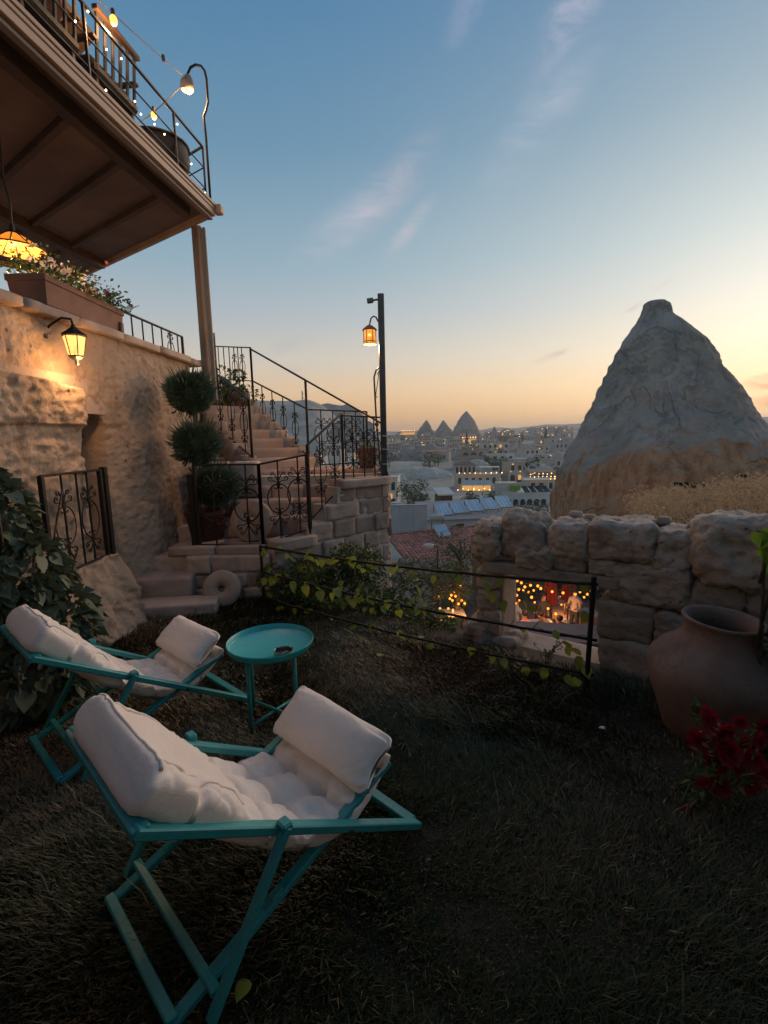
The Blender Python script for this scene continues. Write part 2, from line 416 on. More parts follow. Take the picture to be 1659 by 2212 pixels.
M_FASC = simple('tan_fascia', (.40, .28, .20), (.32, .21, .145), .55, 3, 0, .15, 30, .003, rnd=.15)
M_POST = simple('taupe_post', (.25, .215, .195), (.20, .17, .155), .6, 3, 0, .15, 24, .003)
M_BARK = simple('bark', (.13, .085, .06), (.07, .048, .036), .95, 9, 0, .8, 26, .015)
M_WICKER = simple('dark_wicker', (.035, .03, .028), (.018, .016, .015), .7, 30, 0, .8, 90, .006)
M_UPH = simple('charcoal_upholstery', (.05, .045, .045), (.035, .03, .03), .9, 6, 0, .3, 80, .004)
M_CANOPY = simple('brown_awning', (.16, .105, .085), (.12, .08, .065), .85, 4, 0, .2, 60, .003)
M_RUST = simple('peach_cushion', (.50, .25, .17), (.40, .19, .13), .9, 6, 0, .2, 60, .004)
M_BULB = emit('warm_bulb', (1.0, .34, .05), 2.4)
M_TINY = emit('string_bulb', (1.0, .30, .03), 1.9)
M_FAR = emit('far_lamp', (1.0, .52, .16), 3.0)
M_FAIRY = emit('fairy_light', (1.0, .80, .45), 10)
def leafmat(name, c1, c2, trans=.25, rough=.55, scale=6):
    t = NT(name); t.world(); k = t.objrand(); nz = t.noise(scale, 3)
    f = t.math('ADD', t.math('MULTIPLY', k, .5), t.math('MULTIPLY', t.rng(nz, .3, .7), .5))
    t.base(t.mix(f, c1, c2)); t.rough(rough); t.b.inputs['Transmission Weight'].default_value = 0
    t.b.inputs['Subsurface Weight'].default_value = 0
    tr = t.n('ShaderNodeBsdfTranslucent'); t.link(t.b.inputs['Base Color'].links[0].from_socket, tr.inputs[0])
    mx = t.n('ShaderNodeMixShader'); mx.inputs[0].default_value = trans
    out = t.N['Material Output']; t.link(t.b.outputs[0], mx.inputs[1]); t.link(tr.outputs[0], mx.inputs[2]); t.link(mx.outputs[0], out.inputs[0])
    return t.m
M_IVY = leafmat('ivy_leaf', (.06, .085, .045), (.13, .155, .085), .15)
M_VINE = leafmat('vine_leaf', (.34, .36, .05), (.22, .29, .05), .4)
M_BUSH = leafmat('bush_leaf', (.045, .085, .022), (.115, .155, .045), .2)
M_TOPI = leafmat('topiary_needle', (.055, .105, .065), (.11, .165, .10), .15)
M_TREE = leafmat('tree_leaf', (.05, .085, .035), (.10, .12, .055), .2, scale=1)
M_DRY = leafmat('dry_grass', (.62, .42, .24), (.44, .27, .13), .3)
M_PETW = leafmat('white_petal', (.80, .74, .72), (.70, .60, .60), .3)
M_PETR = leafmat('dark_red_petal', (.16, .02, .045), (.10, .012, .03), .3)
M_RED = leafmat('crimson_petal', (.36, .006, .022), (.22, .004, .016), .3)
M_GREENLEAF = leafmat('fresh_leaf', (.16, .28, .03), (.12, .22, .03), .4)

# ---------------------------------------------------------------- ground, one sheet to the horizon
F0 = V(-1.19, 4.55, 0); F1 = V(1.26, 2.86, 0); FD = (F1 - F0).normalized(); FN = V(-FD.y, FD.x, 0)
if FN.y < 0: FN = -FN
PROF = [(0, 0), (5, -1.5), (9, -4.6), (14, -5.9), (22, -6.6), (35, -8.3), (50, -8.8), (75, -9.4), (110, -11), (160, -12), (230, -11.3), (320, -8.5),
        (450, -4), (600, 1), (800, 7), (1000, 13), (1400, 16), (3000, 20), (12000, 20)]
def prof(r):
    for (a, za), (b, zb) in zip(PROF, PROF[1:]):
        if r <= b: return lerp(za, zb, (r - a) / (b - a))
    return PROF[-1][1]
def terrain(x, y):
    r = math.hypot(x, y); ta = x / max(y, .01) if y > 0 else (9 if x > 0 else -9)
    s = (x - F0.x) * FN.x + (y - F0.y) * FN.y
    town = prof(r)
    if r > 40: town += fbm((x * .012, y * .012, 3)) * min(6, r * .02) * .6
    if r > 200:
        town += 38 * sstep(.00, -.15, ta) * sstep(200, 400, r) * (1 - .6 * sstep(500, 900, r)) + fbm((x * .02, y * .02, 9)) * 3
        town += 8 * sstep(.18, .45, ta) * sstep(300, 700, r)
    z = lerp(0, town, sstep(.12, 3.2, s)) if r < 14 else town
    if y > 1 and 3.5 < r < 60:        # dry bank by the great rock
        w = sstep(.45, .53, ta) * sstep(3.6, 5.5, r) * (1 - sstep(34, 58, r)); kk = sstep(.45, .95, ta)
        hh = lerp(lerp(.16, .64, kk), lerp(-2.7, -1.0, kk), sstep(9.5, 22, r)) + .12 * noise.noise(V(x * .8, y * .8, 6))
        z = lerp(z, hh, w)
    back = sstep(1.0, -6, y) * (1 if r < 60 else 1 - sstep(60, 160, r))
    z = lerp(z, 0, back)
    if x < -1.6 and r < 40: z = lerp(z, 0, sstep(-1.6, -3.2, x) * (1 - sstep(9, 20, r)))
    return z
def mk_ground():
    t = NT('earth'); t.world()
    d = t.n('ShaderNodeVectorMath', operation='LENGTH'); t.link(t.co, d.inputs[0]); dist = d.outputs['Value']
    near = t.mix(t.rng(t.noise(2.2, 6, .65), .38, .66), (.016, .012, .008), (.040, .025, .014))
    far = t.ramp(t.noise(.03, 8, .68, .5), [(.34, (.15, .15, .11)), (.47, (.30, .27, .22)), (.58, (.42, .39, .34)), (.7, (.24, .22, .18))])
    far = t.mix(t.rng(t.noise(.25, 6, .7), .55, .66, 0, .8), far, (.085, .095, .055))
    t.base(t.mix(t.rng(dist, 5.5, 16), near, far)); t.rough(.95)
    t.bump(t.noise(12, 6, .7), .5, .03); return t.m
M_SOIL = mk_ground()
def ground():
    na, radii = 300, [0.0]
    r = .5
    while r < 2600:
        radii.append(r); r *= 1.045 if r < 60 else 1.07
    mb = MB(); vs = [(0, 0, 0)]; fs = []
    # more angular resolution towards the view
    angs = [-math.pi + 2 * math.pi * (i / na) for i in range(na)]
    angs = [a - .55 * math.sin(a) for a in angs]
    for r in radii[1:]:
        for a in angs:
            x, y = r * math.sin(a), r * math.cos(a); vs.append((x, y, terrain(x, y)))
    for k in range(na): fs.append((0, 1 + (k + 1) % na, 1 + k))
    for i in range(len(radii) - 2):
        for k in range(na):
            k2 = (k + 1) % na; a = 1 + i * na; fs.append((a + k, a + k2, a + na + k2, a + na + k))
    mb.add(vs, fs); o = mb.build('ground', M_SOIL, smooth=True)
    return struct(o)
ground()

# ---------------------------------------------------------------- the great rock cone
def mk_cone_mat():
    t = NT('cone_rock'); t.world(); sep = t.n('ShaderNodeSeparateXYZ'); t.link(t.co, sep.inputs[0])
    a = t.noise(.35, 7, .62, .5); b = t.noise(2.2, 8, .7); p = t.noise(.9, 8, .72, 1.0)
    c = t.ramp(a, [(.30, (.26, .215, .175)), (.48, (.36, .305, .25)), (.66, (.46, .40, .335))])
    c = t.mix(t.rng(p, .50, .60, 0, .7), c, (.21, .195, .185))
    c = t.mix(t.rng(b, .58, .75, 0, .6), c, (.60, .56, .52))
    pk = t.noise(.5, 6, .6); c = t.mix(t.math('MULTIPLY', t.rng(pk, .5, .62, 0, .55), t.rng(sep.outputs[2], 4.5, 1.0)), c, (.50, .37, .32))
    gul = t.noise(1.1, 7, .7, .5, stretch=(1.3, 1.3, .28)); c = t.mix(t.rng(gul, .50, .68, 0, .45), c, (.28, .25, .225))
    crk = t.noise(.30, 4, .55, .8, stretch=(1, 1, .8)); crd = t.math('ABSOLUTE', t.math('SUBTRACT', crk, .5)); c = t.mix(t.rng(crd, .010, .0, 0, .4), c, (.22, .195, .18))
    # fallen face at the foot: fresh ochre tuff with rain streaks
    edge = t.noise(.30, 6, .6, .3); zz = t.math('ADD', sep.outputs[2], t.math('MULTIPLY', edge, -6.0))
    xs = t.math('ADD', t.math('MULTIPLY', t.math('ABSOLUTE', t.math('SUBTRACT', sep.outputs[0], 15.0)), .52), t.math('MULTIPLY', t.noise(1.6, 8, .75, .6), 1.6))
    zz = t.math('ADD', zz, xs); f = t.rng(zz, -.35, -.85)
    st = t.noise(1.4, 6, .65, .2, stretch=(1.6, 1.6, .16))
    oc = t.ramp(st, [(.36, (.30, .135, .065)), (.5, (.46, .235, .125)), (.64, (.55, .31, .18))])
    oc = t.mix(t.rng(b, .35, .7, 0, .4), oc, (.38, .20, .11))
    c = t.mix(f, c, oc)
    t.base(c); t.rough(.95); t.b.inputs['Specular IOR Level'].default_value = .15
    t.bump(t.math('ADD', t.math('MULTIPLY', t.math('ADD', p, t.math('ADD', gul, t.rng(crd, 0, .03))), .5), t.math('ADD', t.math('MULTIPLY', b, .35), t.math('MULTIPLY', t.noise(9, 6, .7), .2))), .9, .25); return t.m
def great_cone():
    D = 28.0
    Ls = [(1408, 643), (1396, 646), (1388, 652), (1386, 662), (1382, 674), (1374, 694), (1342, 740), (1312, 790), (1297, 828), (1285, 852), (1262, 905), (1228, 968), (1206, 1010), (1190, 1060), (1180, 1120), (1170, 1240)]
    Rs = [(1440, 642), (1450, 646), (1454, 655), (1456, 668), (1462, 673), (1478, 682), (1526, 722), (1560, 772), (1592, 820), (1622, 868), (1645, 896), (1700, 950), (1755, 1010), (1800, 1070), (1840, 1130), (1900, 1240)]
    DD = 32.0     # distance of the cone's axis; outline rays are tangents to round cross-sections
    def ent(a, b): r = ray(a, b); hh = math.hypot(r.x, r.y); return (CAM.z + r.z / hh * 31.2, math.atan2(r.x, r.y))
    LL = sorted(ent(a, b) for a, b in Ls); RR = sorted(ent(a, b) for a, b in Rs)
    def ip(tab, z):
        if z <= tab[0][0]: return tab[0][1]
        for (a, va), (b, vb) in zip(tab, tab[1:]):
            if z <= b: return lerp(va, vb, (z - a) / (b - a))
        return tab[-1][1]
    z0, z1 = -5.0, ent(1424, 643)[0]
    root = thing('fairy_chimney', 'huge grey rock cone with ochre foot towering behind the stone wall', 'rock', (15.6, 28, -4.0))
    NU, NV = 240, 230
    def fn(u, v):
        z = lerp(z0, z1, v); al, ar = ip(LL, z), ip(RR, z); am = (al + ar) / 2; rx = DD * math.sin((ar - al) / 2) * .985; ry = rx; cx = DD * math.sin(am); D = DD * math.cos(am)
        a = 2 * math.pi * u; ca, sa = math.cos(a), math.sin(a)
        p = V(cx + rx * ca, D + ry * sa, z)
        k = min(1, max(.22, rx / 3.0))
        d = .20 * fbm(p, .30, 5) * k + .16 * noise.noise(p * .9) * k + .12 * fbm(p * 2.1) * k
        d -= .22 * max(0, noise.noise(V(a * 2.2, z * .10, 4))) * k
        # fallen face: flatter, set back under an overhanging edge
        ed = -2.0 + 3.6 * math.exp(-((p.x - 15.0) / 4.6) ** 2) + .5 * noise.noise(V(p.x * .8, 0, 2))
        if sa < 0 and z < ed: d -= .18 * sstep(0, .5, ed - z)
        return (cx + (rx + d) * ca, D + (ry + d) * sa, z)
    mb = grid(fn, NU, NV, wrap=True)
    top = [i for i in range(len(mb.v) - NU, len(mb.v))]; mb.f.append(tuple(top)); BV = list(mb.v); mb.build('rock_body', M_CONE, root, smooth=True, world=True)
    # flat knob on top: close the body
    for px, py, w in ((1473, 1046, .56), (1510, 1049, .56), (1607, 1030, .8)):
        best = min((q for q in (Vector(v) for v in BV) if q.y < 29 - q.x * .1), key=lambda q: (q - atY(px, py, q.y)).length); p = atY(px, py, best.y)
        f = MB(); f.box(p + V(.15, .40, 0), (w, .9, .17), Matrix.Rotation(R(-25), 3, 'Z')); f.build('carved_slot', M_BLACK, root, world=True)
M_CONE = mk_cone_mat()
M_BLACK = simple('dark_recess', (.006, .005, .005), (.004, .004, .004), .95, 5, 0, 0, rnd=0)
great_cone()
# ---------------------------------------------------------------- left rock wall
WALL_TOP = 2.55
def wall_x(y): return -2.50 + .055 * (y - 3.4)
def rock_wall():
    root = thing('rock_wall', 'tall hand-carved tan tuff wall below the upper terrace', 'wall', (-2.6, 4, 0))
    y0, y1, z0 = -1.5, 6.42, -.1
    NU, NV = 520, 240
    def fn(u, v):
        y = lerp(y0, y1, u); z = lerp(z0, WALL_TOP - .02, v)
        x = wall_x(y) - .10 * (1 - sstep(.3, 2.4, z))
        p = V(x, y, z)
        # main relief: big soft hollows and tool marks
        rel = .045 * fbm(p, .9, 3) + .008 * noise.noise(p * 3.3) + .011 * fbm(p * 7) + .012 * fbm(p * 17) - .03 * max(0, noise.noise(p * 9) - .45)
        tool = .014 * noise.noise(V(y * 5 + z * 9, z * 16 - y * 6, 1)) * (1 if y < 4.1 else .5)
        x += rel + tool
        if y > 4.35:   # bulging flank that flares towards the steps
            x += .10 * sstep(4.35, 4.9, y) * sstep(2.3, 1.1, z) + .10 * sstep(1.2, .4, z) * sstep(4.4, 5, y)
        # hewn block standing proud on the left
        yb = 4.02 + .05 * noise.noise(V(0, 0, z * 2)); ztop = 2.06 + .05 * (3.9 - y) + .02 * noise.noise(V(y * 4, 0, 0))
        if y < yb and z < ztop:
            x += .10 * sstep(ztop, ztop - .015, z) * sstep(yb, yb - .015, y)
            if z < 1.75: x -= .035 * sstep(1.76, 1.73, z + .03 * noise.noise(V(y * 3, 0, 5)))     # slip joint
            lip = 1.30 + .35 * (y - 3.4) + .1 * noise.noise(V(y * 2.5, 1, 0))
            if z < lip: x += .03 * sstep(lip, lip - .03, z)
        # arched niche right of the block
        elif y < 4.42:
            arch = 1.93 - .9 * max(0, y - 4.18) ** 1.2
            w = sstep(4.42, 4.36, y)
            if z < arch:
                dep = .34 * sstep(arch, arch - .05, z) * w
                if z < 1.56: dep -= .14 * sstep(1.57, 1.55, z) * w
                if z < 1.22: dep -= .03 * sstep(1.23, 1.20, z) * w
                x -= dep - .02 * fbm(p * 9)
        # rain rills
        x -= .03 * max(0, noise.noise(V(y * 6, z * .35, 8))) * sstep(4.6, 5.0, y)
        # roll in under the coping at the far end
        x -= .55 * sstep(6.15, 6.42, y) ** 2
        return (x, y, z)
    grid(fn, NU, NV).build('rock_face', M_WALL, root, smooth=True, world=True)
    # return of the wall at its far end
    def fe(u, v):
        z = lerp(z0, WALL_TOP - .02, v); x = lerp(wall_x(6.4) - .55, -4.2, u); y = 6.42 + .05 * fbm((x, 0, z), 2)
        return (x, y, z)
    grid(fe, 20, 20).build('end_face', M_WALL, root, smooth=True, world=True)
    # thin coping slabs, each its own piece
    y = -1.4; k = 0
    while y < 6.3:
        L_ = random.uniform(.45, .75); L_ = min(L_, 6.42 - y)
        stone('coping_slab', (wall_x(y + L_ / 2) - .13, y + L_ / 2, WALL_TOP + .02 + random.uniform(-.006, .006)), (.40, L_ - .012, .075), M_ASH, root, 300 + k, R(-3) + random.uniform(-.01, .01), .07, .3, 5); y += L_; k += 1
    return root
rock_wall()
# upper terrace floor behind the wall
struct(MB().prism([(-2.62, -1.5), (-2.40, 6.36), (-2.75, 7.7), (-2.3, 9.4), (-9, 12), (-9, -1.5)], 1.85, 2.14).build('terrace_floor', M_STEP))
# ledge under the little gate
def ledge():
    root = thing('rock_ledge', 'low rough rock ledge carrying the little gate by the ivy', 'rock', (-2.45, 3.8, 0))
    def fn(u, v):
        y = lerp(2.6, 4.56, u); z = .62 * min(1, v / .7); x = lerp(-2.24, -2.36, v / .7) if v < .7 else lerp(-2.36, -2.72, (v - .7) / .3)
        x -= .30 * sstep(4.2, 4.56, y)
        p = V(x, y, z); return (x + .10 * fbm(p, 1.6) * (1 if v < .75 else .3) + .04 * fbm(p * 6) + .015 * fbm(p * 15), y, z + .03 * fbm(p, 2.2) + .012 * fbm(p * 7))
    grid(fn, 150, 90).build('rock_face', M_BLOCK, root, smooth=True, world=True)
ledge()

# ---------------------------------------------------------------- wrought iron railings
def scroll_path(cx, cz, r0, turns, a0, sgn, n=14):
    """little spiral curl; starts outside, winds in"""
    out = []
    for i in range(n + 1):
        t = i / n; a = a0 + sgn * turns * 2 * math.pi * t; r = r0 * (1 - .72 * t); out.append(V(cx + r * math.cos(a), 0, cz + r * math.sin(a)))
    return out
def mk_scroll(w=.100, h=.245, r=.0056):
    """one ornament: oval of two C scrolls with curled ends, pairs of curls above and below; centred on the bar (x=0)"""
    mb = MB(); ns = 4
    for s in (-1, 1):
        # belly C
        pts = []
        for i in range(19):
            a = math.pi * (-.5 + i / 18.0) * 1.0; pts.append(V(s * (.012 + w * math.cos(a) * .86), 0, h * .50 * math.sin(a)))
        for e in (1, -1):
            c = scroll_path(s * .026, e * (h * .50 - .024), .024, .75, (math.pi / 2 if e > 0 else -math.pi / 2), (1 if s > 0 else -1) * e, 10)
            pts = (pts + c[1:]) if e > 0 else (c[1:][::-1] + pts)
        mb.tube(pts, r, ns)
        for e in (1, -1):
            # S curl leaving the bar and rolling out sideways, then a smaller one above
            z0 = e * h * .52; pts = [V(s * .004, 0, z0)]
            for i in range(1, 8):
                t = i / 7; pts.append(V(s * (.004 + w * .62 * t ** 1.2), 0, z0 + e * h * .10 * t + e * .012 * math.sin(t * 3.1)))
            b = pts[-1]; c = scroll_path(b.x - 0, b.z + e * .022, .022, .9, -e * math.pi / 2, e * s, 11)
            mb.tube(pts + c[1:], r, ns)
            z1 = e * h * .72; pts = [V(s * .004, 0, z0 + e * .01)]
            for i in range(1, 7):
                t = i / 6; pts.append(V(s * (.004 + .030 * t ** 2), 0, lerp(z0 + e * .01, z1 + e * .035, t)))
            b = pts[-1]; c = scroll_path(b.x + s * .016, b.z, .017, .95, (math.pi if s > 0 else 0), -e * s, 11)
            mb.tube(pts + c[1:], r, ns)
    mb.box((0, 0, h * .52), (.028, .016, .02)); mb.box((0, 0, -h * .52), (.028, .016, .02))
    return mb.mesh('scroll_ornament')
SCROLL = mk_scroll()
def railing(name, label, p0, p1, h0, h1=None, scrolls=(), bars=None, posts=(1, 1), pw=.03, top=.018, bot=.016, zoff=.09, group=None, cat='railing',
            scale=1.0, postdrop=0.0, mid=None, root=None, sz=.5, toprail=True, botrail=True, barr=.0075):
    """panel from p0 to p1 (bottom rail points); scrolls/bars given as fractions along it; all uprights vertical"""
    p0, p1 = Vector(p0), Vector(p1); h1 = h1 or h0
    if root is None: root = thing(name, label, cat, tuple(p0), 0, group)
    d = V(p1.x - p0.x, p1.y - p0.y, 0); ang = math.atan2(d.y, d.x)
    up = V(0, 0, 1)
    def B(t): return p0.lerp(p1, t)
    def T(t): return B(t) + up * lerp(h0, h1, t)
    if toprail: MB().bar(T(0), T(1), top * 1.7, top).build('top_rail', M_IRON, root, world=True)
    if botrail: MB().bar(B(0), B(1), bot, bot).build('bottom_rail', M_IRON, root, world=True)
    for t, on in zip((0, 1), posts):
        if on: MB().bar(B(t) - up * postdrop, T(t) + up * .004, pw).build('post', M_IRON, root, world=True)
    if mid: MB().bar(B(0) + up * h0 * mid, B(1) + up * h1 * mid, bot).build('middle_rail', M_IRON, root, world=True)
    for t in (bars if bars is not None else scrolls):
        MB().bar(B(t), T(t), barr * 2).build('bar', M_IRON, root, world=True)
    for t in scrolls:
        c = B(t) + up * lerp(h0, h1, t) * sz
        o = place(SCROLL, 'scroll_ornament', M_IRON, root); M = Matrix.Translation(c) @ Matrix.Rotation(ang, 4, 'Z') @ Matrix.Diagonal((scale, 1, scale, 1))
        o.matrix_local = WM[root].inverted() @ M
    return root

# little gate on the ledge
g0, g1 = atX(115, 1250, -2.42), atX(235, 1210, -2.42)
g0.z = g1.z = .64
gr = railing('iron_gate', 'small black iron gate with scrolls on the rock ledge beside the ivy', g0, g1, .74, scrolls=(.30, .74), bars=(.30, .55, .74), cat='gate', pw=.035, scale=1.18, sz=.47)
MB().bar(Vector(g1) + V(.0, .06, -.02), Vector(g1) + V(0, .06, .76), .05).build('hinge_post', M_IRON, gr, world=True)

# ---------------------------------------------------------------- stair block
def stairs():
    root = thing('stone_staircase', 'stone staircase of pinkish blocks climbing from the garden to the terrace', 'stairs', (-1.2, 5.2, 0))
    # core that the facing stones sit against
    core = MB()
    core.prism([(-2.25, 4.86), (-1.16, 4.88), (-.82, 5.18), (-.80, 7.6), (-2.6, 7.6)], -2.5, .48)
    core.prism([(-2.3, 5.30), (-.84, 5.30), (-.02, 6.0), (.0, 7.2), (-2.3, 7.2)], -2.5, .66)
    core.build('wall_core', M_MORTAR, root, world=True)
    hi = MB(); hi.prism([(-.56, 5.80), (-.03, 6.03), (-.05, 7.18), (-.9, 7.18), (-1.9, 6.2), (-2.2, 5.8)], .6, 1.17); hi.build('landing_core', M_MORTAR, root, world=True)
    k = 0
    # platform paving
    for i, (xa, xb) in enumerate(((-2.2, -1.72), (-1.71, -1.22), (-1.21, -.80))):
        yb = 4.80 if i < 2 else 5.04
        stone('paving_slab', ((xa + xb) / 2, (yb + 5.34) / 2, .50), (xb - xa - .01, 5.34 - yb, .09), M_STEP, root, 20 + i, 0, .03, .2, 5)
    # lower flight: four straight steps
    for i, (z, yf, xr) in enumerate(((.76, 5.24, -.83), (.92, 5.50, -.69), (1.07, 5.76, -.56), (1.23, 6.04, -.06))):
        xs = -1.72; n = 3 if i < 3 else 4; cur = xs
        for j in range(n):
            w = (xr - xs) / n
            stone('step', (cur + w / 2, yf + .17, z - .11), (w - .008, .36, .22), M_STEP, root, 40 + i * 7 + j, 0, .03, .12, 5); cur += w
    # landing slabs behind the fourth step
    for j in range(4):
        stone('landing_slab', (-1.45 + j * .42, 6.62, 1.175), (.41, .84, .09), M_STEP, root, 80 + j, 0, .03, .15, 5)
    # upper flight climbing back and to the left
    D = V(-.62, .785, 0); Nn = V(.785, .62, 0); ang = math.atan2(Nn.y, Nn.x); o0 = V(-1.26, 6.24, 0)
    for i in range(9):
        z = 1.37 + .125 * i; c = o0 + D * (.05 + .25 * i) + D * .35
        stone('step', (c.x, c.y, z - .16), (.98, .72, .32), M_STEP, root, 100 + i, ang, .03, .10, 6)
    # cheek wall under the left handrail
    for i in range(5):
        c = V(-1.66, 6.06, 0) + D * (.13 + .30 * i); zt = 1.42 + .15 * i
        for j in range(3):
            stone('cheek_stone', (c.x, c.y, zt - .16 - .32 * j), (.20, .305, .315), M_ASH, root, 130 + i * 3 + j, ang, .05, .15, 5)
    # low wall between the cheek and the platform
    for i in range(2):
        for j in range(4):
            stone('facing_stone', (-1.98 + i * .33, 5.82 + .04 * i, .62 + j * .21), (.33, .4, .205), M_ASH, root, 150 + i * 4 + j, R(8), .06, .2, 5)
    # parapet right of the upper flight
    for i in range(6):
        c = V(-.93, 6.62, 0) + D * (.15 + .30 * i); zt = 1.38 + .125 * i
        stone('parapet_stone', (c.x, c.y, zt - .2), (.16, .31, .44), M_ASH, root, 170 + i, ang, .07, .2, 5)
    # front wall of the platform (faces the lawn)
    def course(a, b, zs, ws, seed, th=.22):
        a, b = Vector(a), Vector(b); d = (b - a); L_ = d.length; d.normalize(); nrm = V(d.y, -d.x, 0); an = math.atan2(d.y, d.x)
        q = seed
        for r_, (z0, z1, top) in enumerate(zs):
            t0 = (top or 0) + .02; mc = a + d * ((t0 + L_ - .02) / 2) - nrm * (th / 2 - .012)
            MB().box((mc.x, mc.y, (z0 + z1) / 2), (L_ - .02 - t0, th, z1 - z0 - .002), Matrix.Rotation(an, 3, 'Z')).build('mortar_bed', M_MORTAR, root, world=True)
            s = 0.0; i = 0
            while s < L_ - .04:
                w = ws[(i * 3 + r_ * 2) % len(ws)] * random.uniform(.85, 1.15); w = min(w, L_ - s)
                if L_ - s - w < .09: w = L_ - s
                if top is None or s + w * .5 > top:
                    c = a + d * (s + w / 2) - nrm * (th / 2 - .035 + random.uniform(-.02, .02))
                    stone('facing_stone', (c.x, c.y, (z0 + z1) / 2), (w - .016, th, (z1 - z0) * random.uniform(.88, .97)), M_ASH, root, q, an + random.uniform(-.03, .03), .10, .15, 8); q += 1
                s += w; i += 1
    course((-2.02, 4.80, 0), (-1.16, 4.82, 0), [(-.06, .12, None), (.12, .27, None), (.27, .46, None)], (.30, .20, .36, .25), 200)
    # outer wall: stepped top follows the flight
    course((-1.16, 4.82, 0), (.04, 5.92, 0), [(-1.3, -1.05, None), (-1.05, -.8, None), (-.8, -.56, None), (-.56, -.33, None), (-.33, -.1, None), (-.1, .10, None), (.10, .30, None), (.30, .49, .0),
                                               (.49, .70, .44), (.70, .88, .66), (.88, 1.06, .84)], (.34, .24, .42, .28, .20), 230)
    course((.04, 5.92, 0), (.02, 7.2, 0), [(-1.3 + .24 * i, -1.06 + .24 * i, None) for i in range(10)], (.36, .3, .42), 330)
    # quoins and sloping cap stones on the way up
    stone('cap_stone', (-.98, 5.02, .53), (.50, .26, .12), M_STEP, root, 401, R(42), .05, .2, 6)
    stone('cap_stone', (-.26, 5.74, 1.09), (.74, .30, .10), M_STEP, root, 402, R(42.5), .05, .2, 6)
    return root
STAIR = stairs()
# loose stones and slabs at the foot of the wall
def foot_stones():
    sp = [((-2.00, 4.42, .055), (.80, .30, .13), R(8), 'flat worn stone slab lying on the lawn before the steps'),
          ((-2.22, 4.72, .16), (.62, .40, .30), R(5), 'rough low stone behind the flat slab by the wall'),
          ((-2.22, 5.02, .36), (.50, .42, .20), R(2), 'square stone tread between the rock wall and the iron gate')]
    for i, (c, s, a, lb) in enumerate(sp):
        r = thing('step_stone', lb, 'stone', (c[0], c[1], 0)); stone('block', c, s, M_ASH, r, 410 + i, a, .09, .3, 9)
foot_stones()

GR = 'scrolled iron stair railings'
L1 = railing('iron_railing', 'scrolled black iron railing along the platform edge before the upright millstone', (-1.90, 4.90, .55), (-1.25, 4.90, .54), .82, scrolls=(.27, .79), group=GR, pw=.032, scale=1.35, sz=.5)
MB().bar((-1.955, 4.93, .50), (-1.955, 4.93, 1.27), .06).build('gate_post', M_IRON, L1, world=True)
railing('', '', (-1.25, 4.90, .54), (-.80, 5.12, .65), .82, .79, scrolls=(.38, .80), root=L1, pw=.032, scale=1.2, sz=.52, postdrop=.06)
railing('iron_railing', 'short sloping iron railing panel beside the lower stone steps', (-.79, 5.14, .74), (-.46, 5.64, 1.08), .80, .80, scrolls=(.33, .74), group=GR, scale=1.05, postdrop=.12, sz=.5)
railing('iron_railing', 'level iron railing panel over the stone corner by the tall lamp post', (-.46, 5.64, 1.08), (-.03, 5.92, 1.12), .78, .72, scrolls=(.26, .56, .84), group=GR, scale=1.0, posts=(0, 0), postdrop=.12, sz=.5)
railing('iron_railing', 'iron railing along the far side of the stair landing', (-.98, 6.62, 1.25), (-.22, 7.05, 1.25), .74, .72, scrolls=(.2, .4, .6, .8), group=GR, scale=1.0, posts=(0, 1), sz=.55)
k1, k2 = V(-1.0, 6.6, 1.38), V(-2.06, 8.0, 1.96)
RU = railing('iron_railing', 'long upper stair railing with two sloping rails ending at the lamp post', k1, k2, .62, .58, scrolls=(.2, .4, .6, .8), group=GR, pw=.028, scale=.95, posts=(0, 0), sz=.42)
for p, h in ((k1, 1.0), (k2, 1.07)): MB().bar(p - V(0, 0, .25), p + V(0, 0, h), .03).build('post', M_IRON, RU, world=True)
MB().bar(k1 + V(0, 0, .99), k2 + V(0, 0, 1.07), .032, .02).build('handrail', M_IRON, RU, world=True)
MB().bar(k1 + V(0, 0, .99), V(.03, 6.0, 1.75), .03, .02).build('handrail', M_IRON, RU, world=True)
L8 = railing('iron_railing', 'iron railing on the inner side of the upper steps behind the topiary', (-1.60, 6.0, 1.39), (-2.58, 7.2, 1.98), .69, .76, scrolls=(.12, .36, .60), group=GR, scale=1.1, posts=(1, 0), sz=.52)
MB().tube([(-1.60, 6.0, 1.3), (-1.66, 6.05, 1.1)], .02, 6).build('foot_bar', M_IRON, L8, world=True)
kt = V(-2.95, 8.9, 2.1)
railing('iron_railing', 'topmost railing panel at the head of the stairs with one curled lozenge', k2 + V(0, 0, .02), kt, 1.07, 1.15, scrolls=(.22, .42), bars=(.22, .32, .42, .55, .7, .85), group=GR, scale=.85, mid=.52, sz=.72)
# tall gate leaf standing open at the head of the stairs
tg = railing('iron_gate', 'open tall iron gate leaf with an arched top at the head of the stairs', (-2.55, 7.6, 2.06), (-2.98, 9.1, 2.16), 1.0, 1.35, bars=[i / 9 for i in range(1, 9)], cat='gate', mid=.68, barr=.006)
# railing on the wall top
TR = railing('iron_railing', 'low plain railing on the wall top right of the flower box', (-2.62, 4.95, 2.50), (-2.56, 6.55, 2.50), .42, .44, scrolls=(.79,), bars=[.12, .25, .385, .52, .655, .79, .915], scale=.86, sz=.50, pw=.03)
railing('iron_railing', 'dark terrace railing behind the planter under the hanging lamp', (-3.35, 3.3, 2.42), (-3.6, 5.0, 2.42), .62, scrolls=(), bars=[i / 7 for i in range(1, 7)], mid=.45)
